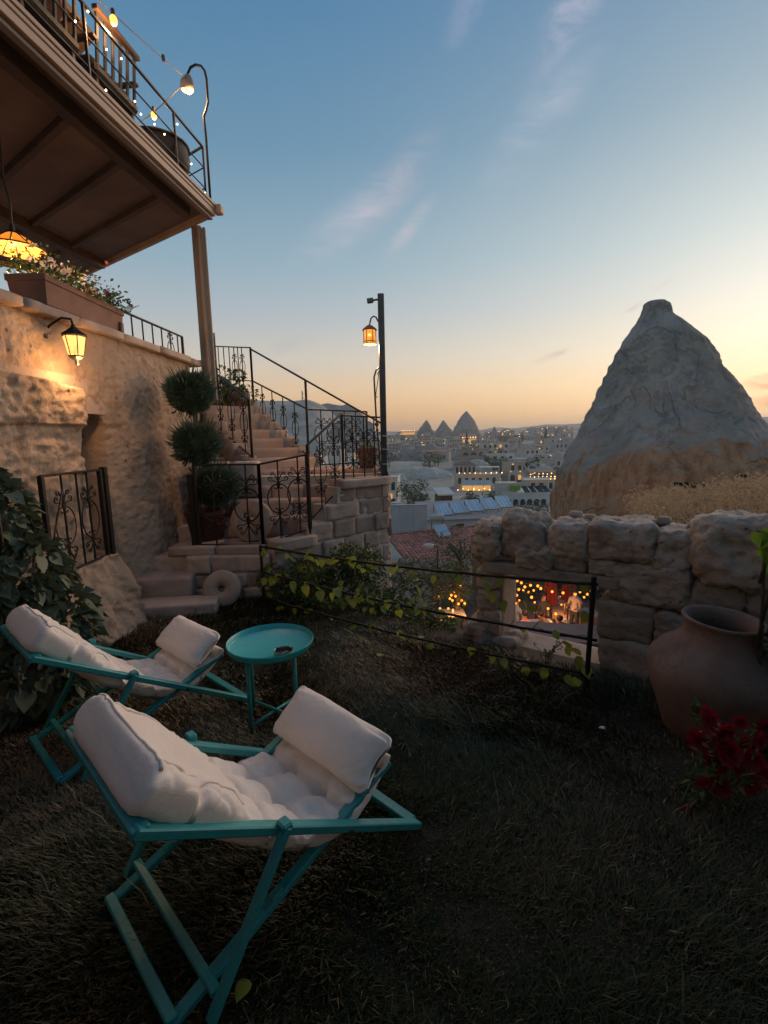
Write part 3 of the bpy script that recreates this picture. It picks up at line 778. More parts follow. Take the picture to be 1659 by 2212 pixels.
# ---------------------------------------------------------------- foliage builders
def leaf_cloud(C, Nrm, size, aspect=.5, droop=.2, fold=.25, seed=0, needle=False):
    """many small folded leaves; C (n,3) centres, Nrm (n,3) growing directions, size (n,)"""
    g = np.random.default_rng(seed); n = len(C); C = np.asarray(C, float); d = np.asarray(Nrm, float) + g.normal(0, .45 if not needle else .22, (n, 3))
    d /= np.linalg.norm(d, axis=1)[:, None] + 1e-9
    r = g.normal(0, 1, (n, 3)); s = np.cross(d, r); s /= np.linalg.norm(s, axis=1)[:, None] + 1e-9; u = np.cross(s, d)
    L_ = np.asarray(size)[:, None]; W_ = L_ * aspect
    base = C; tip = C + d * L_ - np.array([0, 0, 1]) * L_ * droop; mid = C + d * L_ * .45
    a = mid + s * W_ * .5 + u * L_ * fold * .4; b = mid - s * W_ * .5 + u * L_ * fold * .4
    v = np.stack([base, a, tip, b], 1).reshape(-1, 3); i = np.arange(n)[:, None] * 4
    f = np.concatenate([i + np.array([[0, 1, 2]]), i + np.array([[0, 2, 3]])], 1).reshape(-1, 3)
    return v, f
def np_mesh(name, v, f):
    me = bpy.data.meshes.new(name); nv, nf = len(v), len(f); k = f.shape[1]
    me.vertices.add(nv); me.vertices.foreach_set('co', np.asarray(v, np.float32).ravel())
    me.loops.add(nf * k); me.loops.foreach_set('vertex_index', np.asarray(f, np.int32).ravel())
    me.polygons.add(nf); me.polygons.foreach_set('loop_start', np.arange(0, nf * k, k, dtype=np.int32)); me.polygons.foreach_set('loop_total', np.full(nf, k, np.int32))
    me.update(calc_edges=True); return me
def wpart(me, name, mt, parent):
    """mesh given in world coordinates, placed under a parent"""
    o = place(me, name, mt, parent); o.matrix_local = WM[parent].inverted() if parent else Matrix(); WM[o] = Matrix(); return o
def ball_cloud(c, r, n, size, seed, **k):
    g = np.random.default_rng(seed); p = g.normal(0, 1, (n, 3)); p /= np.linalg.norm(p, axis=1)[:, None]
    rad = np.asarray(r) * (g.uniform(.72, 1.0, (n, 1)) ** .6); bump_ = 1 + .10 * np.sin(p[:, :1] * 7 + seed) * np.cos(p[:, 1:2] * 6 + p[:, 2:] * 5)
    C = np.asarray(c) + p * rad * bump_
    return leaf_cloud(C, p, size * g.uniform(.6, 1.3, n), seed=seed, **k)
def merge(parts):
    vs, fs, b = [], [], 0
    for v, f in parts: vs.append(v); fs.append(f + b); b += len(v)
    return np.concatenate(vs), np.concatenate(fs)
def clump_crown(c, r, nclump, nleaf, size, seed, crad=.33, **k):
    """irregular crown: leaf clumps spread through an uneven ellipsoid with gaps between them"""
    g = np.random.default_rng(seed); parts = []; r = np.asarray(r, float)
    for i in range(nclump):
        p = g.normal(0, 1, 3); p /= np.linalg.norm(p); p *= g.uniform(.25, 1.0) ** .5; cc = np.asarray(c) + p * r * (1 + .2 * math.sin(i * 1.7))
        parts.append(ball_cloud(cc, r * crad * g.uniform(.6, 1.25), nleaf, size, seed * 31 + i, **k))
    return merge(parts)
def tree(name, label, base, h, rad, seed, mt, size=.12, nclump=22, nleaf=90, group=None, trunk=.05, cat='tree', crown_c=.62):
    base = Vector(base); root = thing(name, label, cat, tuple(base), 0, group); g = random.Random(seed)
    mb = MB(); top = base + V(g.uniform(-.05, .05) * h, g.uniform(-.05, .05) * h, h * .72)
    mb.tube([base - V(0, 0, .1 * h), base + (top - base) * .4 + V(.02 * h, 0, 0), top], h * trunk, 7, rr=[h * trunk, h * trunk * .7, h * trunk * .25])
    for i in range(5):
        a = g.uniform(0, 6.28); s = base + (top - base) * g.uniform(.4, .8); e = base + V(math.cos(a) * rad[0] * .7, math.sin(a) * rad[0] * .7, h * g.uniform(.55, .85))
        mb.tube([s, s.lerp(e, .5) + V(0, 0, .04 * h), e], h * trunk * .35, 5, rr=[h * trunk * .4, h * trunk * .28, h * trunk * .1])
    mb.build('trunk', M_BARK, root, world=True, smooth=True)
    v, f = clump_crown(tuple(base + V(0, 0, h * crown_c)), rad, nclump, nleaf, size, seed, aspect=.6)
    wpart(np_mesh('crown', v, f), 'crown', mt, root); return root
def flower_mesh(r=.03, petals=5):
    mb = MB()
    for i in range(petals):
        a = 2 * math.pi * i / petals; w = math.pi / petals * .98; vs = [V(0, 0, -r * .35)]
        for k, rr in ((-1, .75), (-.5, 1.0), (.5, 1.0), (1, .75)):
            vs.append(V(math.cos(a + w * k) * r * rr, math.sin(a + w * k) * r * rr, r * (.12 if abs(k) < 1 else -.02)))
        mb.add(vs, [(0, 1, 2), (0, 2, 3), (0, 3, 4)])
    return mb.mesh('flower', True)
def heart_leaf_mesh(l=1.0):
    """heart-shaped leaf folded along its midrib, stalk at the origin, hanging along -Z"""
    half = [(0, 0), (.24, .10), (.43, -.06), (.47, -.30), (.36, -.58), (.16, -.86), (0, -1.08)]
    mb = MB(); vs = [V(0, 0, 0)]
    mid = [(0, z) for _, z in half]
    vs = [V(0, -.02 + .06 * math.sin(-z * 2.6), z) for x, z in mid]
    rt = [V(x, -.10 * x * 2 + .05 * math.sin(-z * 2.6), z) for x, z in half[1:-1]]; lf = [V(-v.x, v.y * 1.0, v.z) for v in rt]
    n = len(mid); fs = []
    allv = vs + rt + lf; R0 = n; L0 = n + len(rt)
    fs.append((0, R0, 1)); fs.append((0, 1, L0))
    for i in range(len(rt) - 1):
        fs.append((i + 1, R0 + i, R0 + i + 1, i + 2)); fs.append((i + 2, L0 + i + 1, L0 + i, i + 1))
    k = len(rt) - 1; fs.append((k + 1, R0 + k, n - 1)); fs.append((k + 1, n - 1, L0 + k))
    mb.add([v * l for v in allv], fs); return mb.mesh('leaf', True)
FLOWER = {c: flower_mesh() for c in 'WR'}
def double_flower():
    mb = MB(); g = random.Random(2)
    for ring, (nn, rr, zz, tilt) in enumerate(((6, .030, 0, .10), (5, .022, .004, .5), (4, .013, .008, 1.0))):
        for i in range(nn):
            a = 2 * math.pi * (i + ring * .4) / nn + g.uniform(-.15, .15); w = math.pi / nn * 1.25; vs = [V(0, 0, zz - .008)]
            for k, q in ((-1, .70), (-.5, 1.0 + g.uniform(-.1, .1)), (0, .93), (.5, 1.0 + g.uniform(-.1, .1)), (1, .70)): vs.append(V(math.cos(a + w * k) * rr * q * (1 - tilt * .25), math.sin(a + w * k) * rr * q * (1 - tilt * .25), zz + rr * (tilt * q * .7) + g.uniform(-.002, .002)))
            mb.add(vs, [(0, 1, 2), (0, 2, 3), (0, 3, 4), (0, 4, 5)])
    return mb.mesh('flower', True)
FLOWER['C'] = double_flower()
FLOWER['W'].materials.append(M_PETW); FLOWER['R'].materials.append(M_PETR); FLOWER['C'].materials.append(M_RED)

# ---------------------------------------------------------------- lamps
def point(name, loc, e, c=(1, .52, .20), r=.03, parent=None):
    l = bpy.data.lights.new(name, 'POINT'); l.energy = e; l.color = c; l.shadow_soft_size = r
    o = bpy.data.objects.new(name, l); col.objects.link(o)
    if parent: o.parent = parent; o.matrix_local = WM[parent].inverted() @ Matrix.Translation(loc)
    else: o.location = loc
    return o
def glassmat(name, c, s):
    t = NT(name); t.base((.22, .10, .03)); t.rough(.4); nz = t.noise(14, 3)
    t.b.inputs['Emission Color'].default_value = (*c, 1); t.link(t.rng(nz, .3, .7, s * .7, s * 1.2), t.b.inputs['Emission Strength'])
    t.m.cycles.emission_sampling = 'NONE'; return t.m
M_AMBER = glassmat('amber_glass', (1.0, .36, .06), .85)
M_PANE = glassmat('lit_pane', (1.0, .50, .13), 1.5)
M_SHADE = glassmat('lit_shade', (1.0, .27, .025), .85)
def wall_lantern():
    p = V(-2.29, 3.80, 2.33); root = thing('wall_lantern', 'glowing six-sided wall lantern on the tan rock wall', 'lamp', tuple(p))
    rot = Matrix.Rotation(R(18), 3, 'Y')
    def ring(r, z, k, n=6): a = 2 * math.pi * k / n + .26; return p + V(r * math.cos(a), r * math.sin(a), z)
    for k in range(6):
        a, b, c, d = ring(.078, .07, k), ring(.078, .07, k + 1), ring(.050, -.075, k + 1), ring(.050, -.075, k)
        m = (a + b + c + d) / 4; q = [m + (x - m) * .88 for x in (a, b, c, d)]; o = (m - p).normalized() * .003
        MB().add([x + o for x in q] + [x - o for x in q], [(0, 1, 2, 3), (7, 6, 5, 4), (0, 4, 5, 1), (1, 5, 6, 2), (2, 6, 7, 3), (3, 7, 4, 0)]).build('pane', M_PANE, root, world=True)
        MB().bar(a, d, .008).build('glazing_bar', M_IRON, root, world=True)
    MB().lathe([(.002, .155), (.012, .15), (.016, .135), (.05, .105), (.092, .075), (.095, .068), (.075, .064)], 6, p).build('roof', M_IRON, root, world=True)
    MB().lathe([(.054, -.074), (.056, -.084), (.035, -.10), (.016, -.108), (.010, -.125), (.016, -.132), (.010, -.142), (.002, -.146)], 6, p).build('base', M_IRON, root, world=True)
    MB().lathe([(.004, .03), (.018, .02), (.024, 0), (.016, -.025), (.008, -.04)], 10, p).build('bulb', M_BULB, root, world=True, smooth=True)
    br = MB(); br.tube([p + V(0, 0, .15), p + V(-.01, 0, .19), p + V(-.08, 0, .20), p + V(-.17, 0, .15), p + V(-.22, 0, .10)], .009, 6); br.lathe([(.05, 0), (.05, .015), (.03, .02)], 10, p + V(-.215, 0, .10), M=Matrix.Rotation(R(90), 3, 'Y')); br.build('bracket', M_IRON, root, world=True)
    point('lamp_light', p + V(.05, 0, -.17), 9, r=.03, parent=root)
wall_lantern()
def hanging_lamp():
    p = V(-2.93, 4.2, 3.19); root = thing('hanging_lamp', 'wide amber petal-shaded lamp hanging under the deck above the flower box', 'lamp', tuple(p))
    n = 12
    def q(r, z, a): return p + V(r * math.cos(a), r * math.sin(a), z)
    for k in range(n):
        a, b = 2 * math.pi * (k + .06) / n, 2 * math.pi * (k + .94) / n
        pr = [(.05, .085), (.10, .055), (.17, .005), (.215, -.03)]
        vs = [q(r, z, a) for r, z in pr] + [q(r, z, b) for r, z in pr] + [q(r, z - .005, a) for r, z in pr] + [q(r, z - .005, b) for r, z in pr]
        fs = []
        for i in range(3): fs += [(i, i + 1, 5 + i, 4 + i), (8 + i, 12 + i, 13 + i, 9 + i), (i, 8 + i, 9 + i, i + 1), (4 + i, 5 + i, 13 + i, 12 + i)]
        MB().add(vs, fs).build('shade_panel', M_SHADE, root, world=True)
        MB().tube([q(r, z + .003, 2 * math.pi * k / n) for r, z in pr], .005, 5).build('shade_rib', M_IRON, root, world=True)
    MB().tube([q(.216, -.03, 2 * math.pi * i / 24) for i in range(24)], .006, 5, closed=True).build('shade_rim', M_IRON, root, world=True)
    MB().lathe([(.055, .084), (.045, .10), (.02, .11), (.016, .16)], 12, p).build('cap', M_IRON, root, world=True)
    MB().tube([p + V(0, 0, .15), p + V(.01, 0, .32), p + V(-.02, 0, .5), p + V(0, 0, 1.14)], .008, 5).build('hanging_rod', M_IRON, root, world=True)
    MB().ball(p + V(0, 0, .03), .032, 10, 8).build('bulb', M_BULB, root, world=True, smooth=True)
    point('lamp_light', p + V(0, 0, -.15), 34, r=.06, parent=root)
hanging_lamp()

# ---------------------------------------------------------------- deck over the terrace
DZ = 4.2
DC, DB, DB2 = V(-1.90, 6.16, 0), V(-4.82, 8.29, 0), V(-5.51, 7.55, 0)
dn = V(-.35, -2.80, 0).normalized(); DN = DC + dn * 7.7; de = (DB - DC).normalized()
def deck():
    root = thing('timber_deck', 'raised roof deck with tan fascia over the upper terrace', 'deck', (-2.2, 6.4, 2.1))
    poly = [(DC.x, DC.y), (DB.x, DB.y), (DB2.x, DB2.y), (-8.2, 4.9), (-8.2, DN.y), (DN.x, DN.y)]
    MB().prism(poly[::-1], DZ + .06, DZ + .125).build('deck_floor', M_CEIL, root, world=True)
    inn = dn.cross(V(0, 0, 1)); inn = inn if inn.x < 0 else -inn
    # stepped fascia, each board its own piece
    for (off, z0, z1, m) in ((0, .0, .062, M_FASC), (-.008, .066, .10, M_FASC), (-.018, .104, .14, M_FASC), (.035, -.035, -.004, M_POST)):
        a = DC + inn * (off + .03) ; b = DN + inn * (off + .03)
        zc = DZ + (z0 + z1) / 2; MB().bar(a + V(0, 0, zc), b + V(0, 0, zc), .06, z1 - z0).build('fascia_board', m, root, world=True)
    nb = V(de.y, -de.x, 0)
    MB().bar(DC + nb * -.04 + de * .04 + V(0, 0, DZ + .06), DB + V(0, 0, DZ + .06) + nb * -.04, .05, .14).build('end_board', M_FASC, root, world=True)
    MB().bar(DB + V(0, 0, DZ + .06), DB2 + V(0, 0, DZ + .06), .05, .14).build('end_board', M_FASC, root, world=True)
    MB().cbox(DC + V(.03, .03, DZ + .085), (.09, .09, .10), .01, Matrix.Rotation(R(-7), 3, 'Z')).build('corner_block', M_FASC, root, world=True)
    # main beam set in from the edge, and joists
    a = DC + inn * .30 + de * .0; MB().bar(a + V(0, -.15, DZ + .0), DN + inn * .30 + V(0, 0, DZ + .0), .10, .12).build('main_beam', M_WOODB, root, world=True)
    MB().bar(DC + inn * 2.2 + V(0, 1.2, DZ + .0), DN + inn * 2.2 + V(0, 0, DZ + .0), .12, .12).build('main_beam', M_WOODB, root, world=True)
    for i in range(11):
        s = DC + dn * (.55 + .66 * i) + inn * .3; L_ = 4.6 if i > 0 else 3.4
        MB().bar(s + V(0, 0, DZ + .025), s + de * L_ + V(0, 0, DZ + .025), .06, .07).build('joist', M_WOODB, root, world=True)
    # corner post with two grooves
    p = V(-2.22, 6.42, 0); M = Matrix.Rotation(R(8), 3, 'Z')
    MB().cbox(p + V(0, 0, (2.1 + DZ) / 2), (.115, .11, DZ - 2.1), .012, M).build('post', M_POST, root, world=True)
    MB().cbox(p + V(.035, -.058, (2.1 + DZ) / 2), (.03, .018, DZ - 2.12), .004, M).build('post_moulding', M_FASC, root, world=True)
    MB().cbox(p + V(.082, .01, (2.1 + DZ) / 2), (.035, .05, DZ - 2.12), .006, M).build('downpipe', M_POST, root, world=True)
    return root, inn
DECK, DINN = deck()
def deck_railing():
    root = thing('iron_railing', 'thin railing with three wires round the edge of the roof deck', 'railing', (DC.x, DC.y, DZ + .13))
    fl = DZ + .13; a = DC + DINN * .10; up = V(0, 0, 1)
    ps = [0, .62, 1.9, 3.3, 4.9, 6.4]
    for s in ps:
        p = a + dn * s; MB().bar(p + up * (fl - .05), p + up * (fl + .62), .022).build('post', M_IRON, root, world=True)
    for h, w in ((.62, .024), (.40, .014), (.18, .014)):
        MB().bar(a + up * (fl + h), a + dn * 7.4 + up * (fl + h), w).build('rail', M_IRON, root, world=True)
        MB().bar(a + up * (fl + h + .005), a + de * 3.4 + up * (fl + h + .005), w).build('rail', M_IRON, root, world=True)
    for s in (1.1, 2.3, 3.35):
        p = a + de * s; MB().bar(p + up * (fl - .05), p + up * (fl + .62), .022).build('post', M_IRON, root, world=True)
    # strings of tiny lights dangling from the rail
    for i in range(26):
        s = .05 + i * .13 + random.uniform(-.05, .05); p = a + dn * s + up * (fl + random.uniform(.02, .66)) + V(random.uniform(-.03, .03), 0, 0)
        if random.random() < .75: MB().ball(p, .0075, 6, 4).build('fairy_bulb', M_FAIRY, root, world=True)
deck_railing()
def gooseneck():
    p = DC + DINN * .05 + V(0, 0, DZ + .14); root = thing('gooseneck_lamp', 'tall curved lamp on the corner of the roof deck', 'lamp', tuple(p))
    q = lambda x, z: p + V(x, 0, z)
    pts = [q(0, 0), q(0, .72), q(-.01, .92), q(.02, .98), q(.05, 1.06), q(.05, 1.30), q(.035, 1.38), q(0, 1.43), q(-.06, 1.445), q(-.12, 1.42), q(-.155, 1.36), q(-.16, 1.33)]
    MB().tube(pts, .014, 7).build('pole', M_IRON, root, world=True, smooth=True)
    h = q(-.16, 1.30); tl = Matrix.Rotation(R(12), 3, 'Y')
    MB().lathe([(.012, .05), (.03, .04), (.06, .0), (.075, -.04), (.07, -.10), (.055, -.12)], 14, h, caps=False, M=tl).build('lamp_shade', M_POST, root, world=True, smooth=True)
    MB().ball(h + V(.005, 0, -.10), (.036, .036, .05), 10, 8).build('bulb', M_BULB, root, world=True, smooth=True)
    point('lamp_light', h + V(.01, 0, -.19), 40, r=.03, parent=root)
    return h
GH = gooseneck()
def string_lamps():
    root = thing('string_lights', 'sagging cable with bulbs running from the curved deck lamp', 'lights', (GH.x, GH.y, GH.z))
    b1 = atY(243, 20, 4.6); e1 = GH + (b1 - GH) * 1.6; e2 = V(-2.75, 5.9, 4.95); ends = []
    for e in (e1, e2):
        pts = [GH.lerp(e, t) - V(0, 0, .03 * math.sin(math.pi * t)) for t in [i / 16 for i in range(17)]]; ends.append(pts)
        MB().tube(pts, .005, 5).build('cable', M_IRON, root, world=True)
    a = ends[0]; j = b1
    for q, on in ((j - V(0, 0, .06), True), (a[4] - V(0, 0, .03), False), (atY(332, 245, 5.85), True)):
        MB().lathe([(.006, .07), (.016, .06), (.018, .02), (.015, .01)], 8, q).build('socket', M_WOODB, root, world=True)
        if on:
            MB().ball(q - V(0, 0, .02), (.03, .03, .042), 10, 8).build('bulb', M_BULB, root, world=True, smooth=True)
            point('lamp_light', q - V(0, 0, .09), 12, r=.03, parent=root)
string_lamps()
def deck_furniture():
    fl = DZ + .126
    def seat(c, rz, lab):
        root = thing('lounge_chair', lab, 'chair', (c[0], c[1], fl), rz, 'dark chairs on the roof deck')
        for x in (-.24, .24):
            for y in (-.24, .24): MB().bar((x, y, 0), (x, y, .34), .035).build('leg', M_WOODB, root)
        MB().cbox((0, 0, .38), (.58, .58, .08), .02).build('seat', M_WICKER, root)
        MB().cbox((0, -.02, .47), (.52, .50, .11), .04).build('cushion', M_UPH, root)
        for i in range(6): MB().bar((-.25 + i * .10, .27, .40), (-.25 + i * .10, .31, .80), .03, .02).build('back_slat', M_WICKER, root)
        MB().bar((-.29, .32, .81), (.29, .32, .81), .05, .04).build('back_rail', M_WOODB, root)
        for x in (-.28, .28): MB().bar((x, -.26, .60), (x, .30, .60), .05, .03).build('armrest', M_WOODB, root)
        return root
    c1 = DC + dn * 1.35 + DINN * .50; c2 = DC + dn * 2.1 + DINN * .50; c3 = DC + dn * 2.9 + DINN * .50
    seat(c1, R(-97), 'slatted dark chair on the roof deck next to the round basket table')
    r = seat(c2, R(-97), 'slatted dark chair on the roof deck with a peach cushion'); MB().cbox((0, .2, .66), (.46, .14, .34), .06).build('back_cushion', M_RUST, r)
    seat(c3, R(-97), 'dark chair on the roof deck nearest the brown awning')
    p = DC + dn * .46 + DINN * .40; root = thing('basket_table', 'round dark basket table at the corner of the roof deck', 'table', (p.x, p.y, fl))
    MB().lathe([(.16, .12), (.26, .15), (.315, .22), (.33, .30), (.31, .38), (.315, .40), (.27, .405)], 24).build('drum', M_WICKER, root, smooth=True)
    MB().lathe([(.33, .406), (.335, .415), (.33, .424)], 24).build('table_top', M_WOODB, root)
    for k in range(4): a = k * 1.57 + .6; MB().bar((.13 * math.cos(a), .13 * math.sin(a), .11), (.19 * math.cos(a), .19 * math.sin(a), 0), .02).build('leg', M_WOODB, root)
    # awning
    c = atZ(205, 86, 5.6); root = thing('awning', 'flat brown awning over the near end of the roof deck', 'awning', (c.x, c.y, fl))
    a = c; b = c + dn * 4; MB().prism([(a.x, a.y), (b.x, b.y), (b.x - 3, b.y), (a.x - 3 * .8, a.y + 2.2 * .8)][::-1], 5.6, 5.66).build('canopy', M_CANOPY, root, world=True)
    for q in (a + dn * .25 + DINN * .15, a + dn * 3.6 + DINN * .15): MB().bar(V(q.x, q.y, fl), V(q.x, q.y, 5.6), .05).build('post', M_WOODB, root, world=True)
deck_furniture()

# ---------------------------------------------------------------- planter with petunias
def planter():
    root = thing('flower_box', 'long brown terracotta flower box on the wall top', 'planter', (-2.62, 4.4, 2.58))
    x0, x1, y0, y1, z0, z1 = -2.76, -2.50, 3.86, 4.93, 2.63, 2.86; mb = MB()
    def rect(e, z): return [V(x0 - e, y0 - e, z), V(x1 + e, y0 - e, z), V(x1 + e, y1 + e, z), V(x0 - e, y1 + e, z)]
    rings = [rect(-.015, z0), rect(.0, z0 + .02), rect(.012, z1 - .05), rect(.022, z1 - .045), rect(.022, z1), rect(-.015, z1), rect(-.02, z1 - .06)]
    vs = [p for r in rings for p in r]; fs = [(3, 2, 1, 0)]
    for i in range(len(rings) - 1): fs += [(i * 4 + k, i * 4 + (k + 1) % 4, i * 4 + 4 + (k + 1) % 4, i * 4 + 4 + k) for k in range(4)]
    fs.append(tuple(len(vs) - 4 + k for k in range(4))); mb.add(vs, fs).build('box', M_TERRA, root, world=True)
    for y in (3.95, 4.88): MB().cbox((-2.60, y, 2.605), (.2, .05, .055), .008).build('foot', M_TERRA, root, world=True)
    MB().cbox((-2.485, 4.89, 2.66), (.03, .05, .17), .006).build('end_bracket', M_TERRA, root, world=True)
    pl = thing('petunia_plant', 'white and dark red petunias spilling from the brown flower box', 'plant', (-2.62, 4.4, 2.86))
    g = np.random.default_rng(3); n = 1500
    C = np.stack([g.uniform(-2.80, -2.42, n), g.uniform(3.8, 5.02, n), 2.86 + np.abs(g.normal(0, .085, n))], 1); C[:, 2] -= np.clip(C[:, 0] + 2.50, 0, 1) * .6
    dirs = np.stack([C[:, 0] + 2.62, np.zeros(n), np.full(n, .12)], 1) * 4
    wpart(np_mesh('foliage', *leaf_cloud(C, dirs, g.uniform(.025, .05, n), .5, seed=4)), 'foliage', M_BUSH, pl)['kind'] = 'stuff'
    for i in range(34):
        y = g.uniform(3.84, 5.0); w = 'W' if (y < 4.55 and g.random() < .85) else 'R'; z = 2.90 + abs(g.normal(0, .07)); x = g.uniform(-2.66, -2.40)
        M = Matrix.Translation((x, y, z)) @ Matrix.Rotation(g.uniform(0, 6), 4, 'Z') @ Matrix.Rotation(R(g.uniform(20, 95)), 4, 'X') @ Matrix.Scale(g.uniform(.9, 1.4), 4)
        o = place(FLOWER[w], 'flower', None, pl); o.matrix_local = WM[pl].inverted() @ M
    for i in range(4):
        p = V(-2.46, 4.93 + .03 * i, 2.87); MB().tube([p, p + V(.02, .05, .05), p + V(.03, .10 + .02 * i, .04 + .02 * i)], .004, 4).build('stem', M_BUSH, pl, world=True)
planter()
def terrace_bush():
    root = thing('potted_shrub', 'dark leafy shrub at the head of the stairs behind the deck post', 'plant', (-2.35, 7.55, 2.1))
    v, f = clump_crown((-2.25, 7.7, 2.42), (.28, .3, .30), 16, 110, .06, 71, aspect=.5); wpart(np_mesh('foliage', v, f), 'foliage', M_BUSH, root)['kind'] = 'stuff'
    MB().lathe([(.10, 0), (.14, .04), (.17, .24), (.18, .25), (.15, .25)], 18, (-2.25, 7.7, 2.08)).build('pot', M_TERRA, root, world=True, smooth=True)
terrace_bush()

# ---------------------------------------------------------------- lamp post
def lamp_post():
    b = V(.015, 6.0, 1.12); root = thing('lamp_post', 'tall square steel lamp post at the stair corner with an amber lantern', 'lamp post', tuple(b))
    MB().cbox(b + V(0, 0, 1.07), (.075, .075, 2.14), .008).build('post', M_GALV, root, world=True)
    MB().cbox(b + V(0, 0, .01), (.16, .16, .02), .004).build('base_plate', M_GALV, root, world=True)
    t = b + V(0, 0, 2.08); MB().tube([t + V(-.02, 0, 0), t + V(-.07, 0, -.005), t + V(-.09, 0, -.01)], .011, 6).build('bracket', M_GALV, root, world=True)
    MB().cbox(t + V(-.125, -.01, -.015), (.075, .06, .05), .006, Matrix.Rotation(R(-8), 3, 'Y')).build('camera_head', M_GALV, root, world=True)
    L_ = V(-.125, 6.0, 2.80)
    MB().tube([b + V(-.035, 0, 1.83), b + V(-.06, 0, 1.88), b + V(-.09, 0, 1.895), b + V(-.12, 0, 1.87), b + V(-.135, 0, 1.82), L_ + V(0, 0, .10)], .009, 7).build('lantern_arm', M_IRON, root, world=True, smooth=True)
    ln = MB().lathe([(.006, .12), (.03, .11), (.075, .075), (.088, .060), (.085, .055)], 20, L_).build('lantern_roof', M_TERRA, root, world=True, smooth=True)
    MB().lathe([(.066, .06), (.068, .0), (.070, -.10), (.066, -.102), (.062, 0), (.060, .06)], 20, L_, caps=False).build('lantern_glass', M_AMBER, root, world=True, smooth=True)
    for k in range(6):
        a = k * 1.047; MB().bar(L_ + V(.071 * math.cos(a), .071 * math.sin(a), .058), L_ + V(.073 * math.cos(a), .073 * math.sin(a), -.10), .008).build('lantern_bar', M_TERRA, root, world=True)
    for z, r in ((-.10, .072), (-.075, .0715)): MB().tube([L_ + V(r * math.cos(i * .3927), r * math.sin(i * .3927), z) for i in range(16)], .005, 5, closed=True).build('lantern_ring', M_TERRA, root, world=True)
    MB().ball(L_ + V(0, -.045, -.01), .03, 10, 8).build('bulb', M_BULB, root, world=True, smooth=True)
    point('lamp_light', L_ + V(0, 0, -.14), 28, r=.04, parent=root)
    # conduit pole leaning on the post, with a scrolled bracket
    c = [b + V(-.03, -.05, 1.31), b + V(-.075, -.05, 1.27), b + V(-.10, -.05, 1.19), b + V(-.085, -.05, .7), b + V(-.045, -.05, .10), b + V(-.02, -.05, .02)]
    MB().tube(c, .011, 7).build('conduit', M_GALV, root, world=True, smooth=True)
    MB().ball(b + V(-.081, -.05, .64), .026, 10, 8).build('conduit_ball', M_GALV, root, world=True, smooth=True)
    MB().tube([b + V(-.04, -.05, 1.27), b + V(-.055, -.05, 1.15), b + V(-.085, -.05, .98)], .005, 5).build('stay', M_IRON, root, world=True)
    for q in ((-.05, 1.23), (-.08, .96)): MB().tube([x + b + V(q[0], -.05, q[1]) for x in scroll_path(0, 0, .018, 1.1, 0, 1, 12)], .0035, 4).build('stay_curl', M_IRON, root, world=True)
    for z in (.16, .34, .50): MB().cbox(b + V(.02, -.045, z), (.075, .012, .010), .003).build('cable_tie', M_PETW, root, world=True)
    MB().tube([b + V(.02, -.05, .1), b + V(.05, -.05, .0), b + V(.04, -.05, -.06), b + V(-.02, -.05, -.09), b + V(-.10, -.07, -.10)], .013, 6).build('cable_sleeve', M_IRON, root, world=True, smooth=True)
lamp_post()
def pots():
    r = thing('flower_pot', 'square terracotta pot on the stair landing beside the lamp post', 'pot', (-.19, 6.15, 1.235))
    MB().lathe([(.095, 0), (.105, .02), (.125, .20), (.138, .205), (.140, .245), (.12, .247), (.11, .20)], 24, caps=True).build('pot', M_TERRA, r, smooth=True, flat_angle=30)
    v, f = clump_crown((-.19, 6.15, 1.50), (.09, .09, .06), 6, 40, .03, 5); wpart(np_mesh('sprigs', v, f), 'sprigs', M_BUSH, r)['kind'] = 'stuff'
pots()

# ---------------------------------------------------------------- topiary
def topiary():
    b = V(-1.93, 5.22, .545); root = thing('topiary_tree', 'clipped topiary with three stacked green balls in a maroon pot behind the gate', 'tree', tuple(b))
    MB().lathe([(.15, 0), (.17, .03), (.21, .27), (.225, .28), (.225, .32), (.19, .32), (.18, .27)], 28, b).build('pot', M_POTDARK, root, world=True, smooth=True, flat_angle=30)
    MB().tube([b + V(.03, 0, .2), b + V(.02, .01, .7), b + V(-.03, 0, 1.2), b + V(-.06, 0, 1.55)], .026, 8, rr=[.035, .03, .025, .02]).build('trunk', M_BARK, root, world=True, smooth=True)
    MB().tube([b + V(.06, .03, .25), b + V(.07, .03, .65), b + V(.02, .02, 1.0)], .018, 7).build('trunk', M_BARK, root, world=True, smooth=True)
    for i, (c, r) in enumerate(((V(-1.99, 5.2, 2.10), .198), (V(-1.965, 5.2, 1.575), .205), (V(-1.82, 5.22, 1.12), .205))):
        core = MB().ball(c, r * .72, 16, 12); o = core.build('crown', M_TOPI, root, world=True, smooth=True)
        v, f = ball_cloud(tuple(c), (r, r, r * .92), 7500, .045, 50 + i, needle=True, aspect=.24, droop=-.1)
        v2, f2 = ball_cloud(tuple(c), (r * 1.02,) * 3, 350, .10, 60 + i, needle=True, aspect=.07, droop=-.3)
        v, f = merge([(v, f), (v2, f2)])
        s = np_mesh('needles', v, f); p = place(s, 'needles', M_TOPI, o); p.matrix_local = WM[o].inverted(); p['kind'] = 'stuff'
topiary()

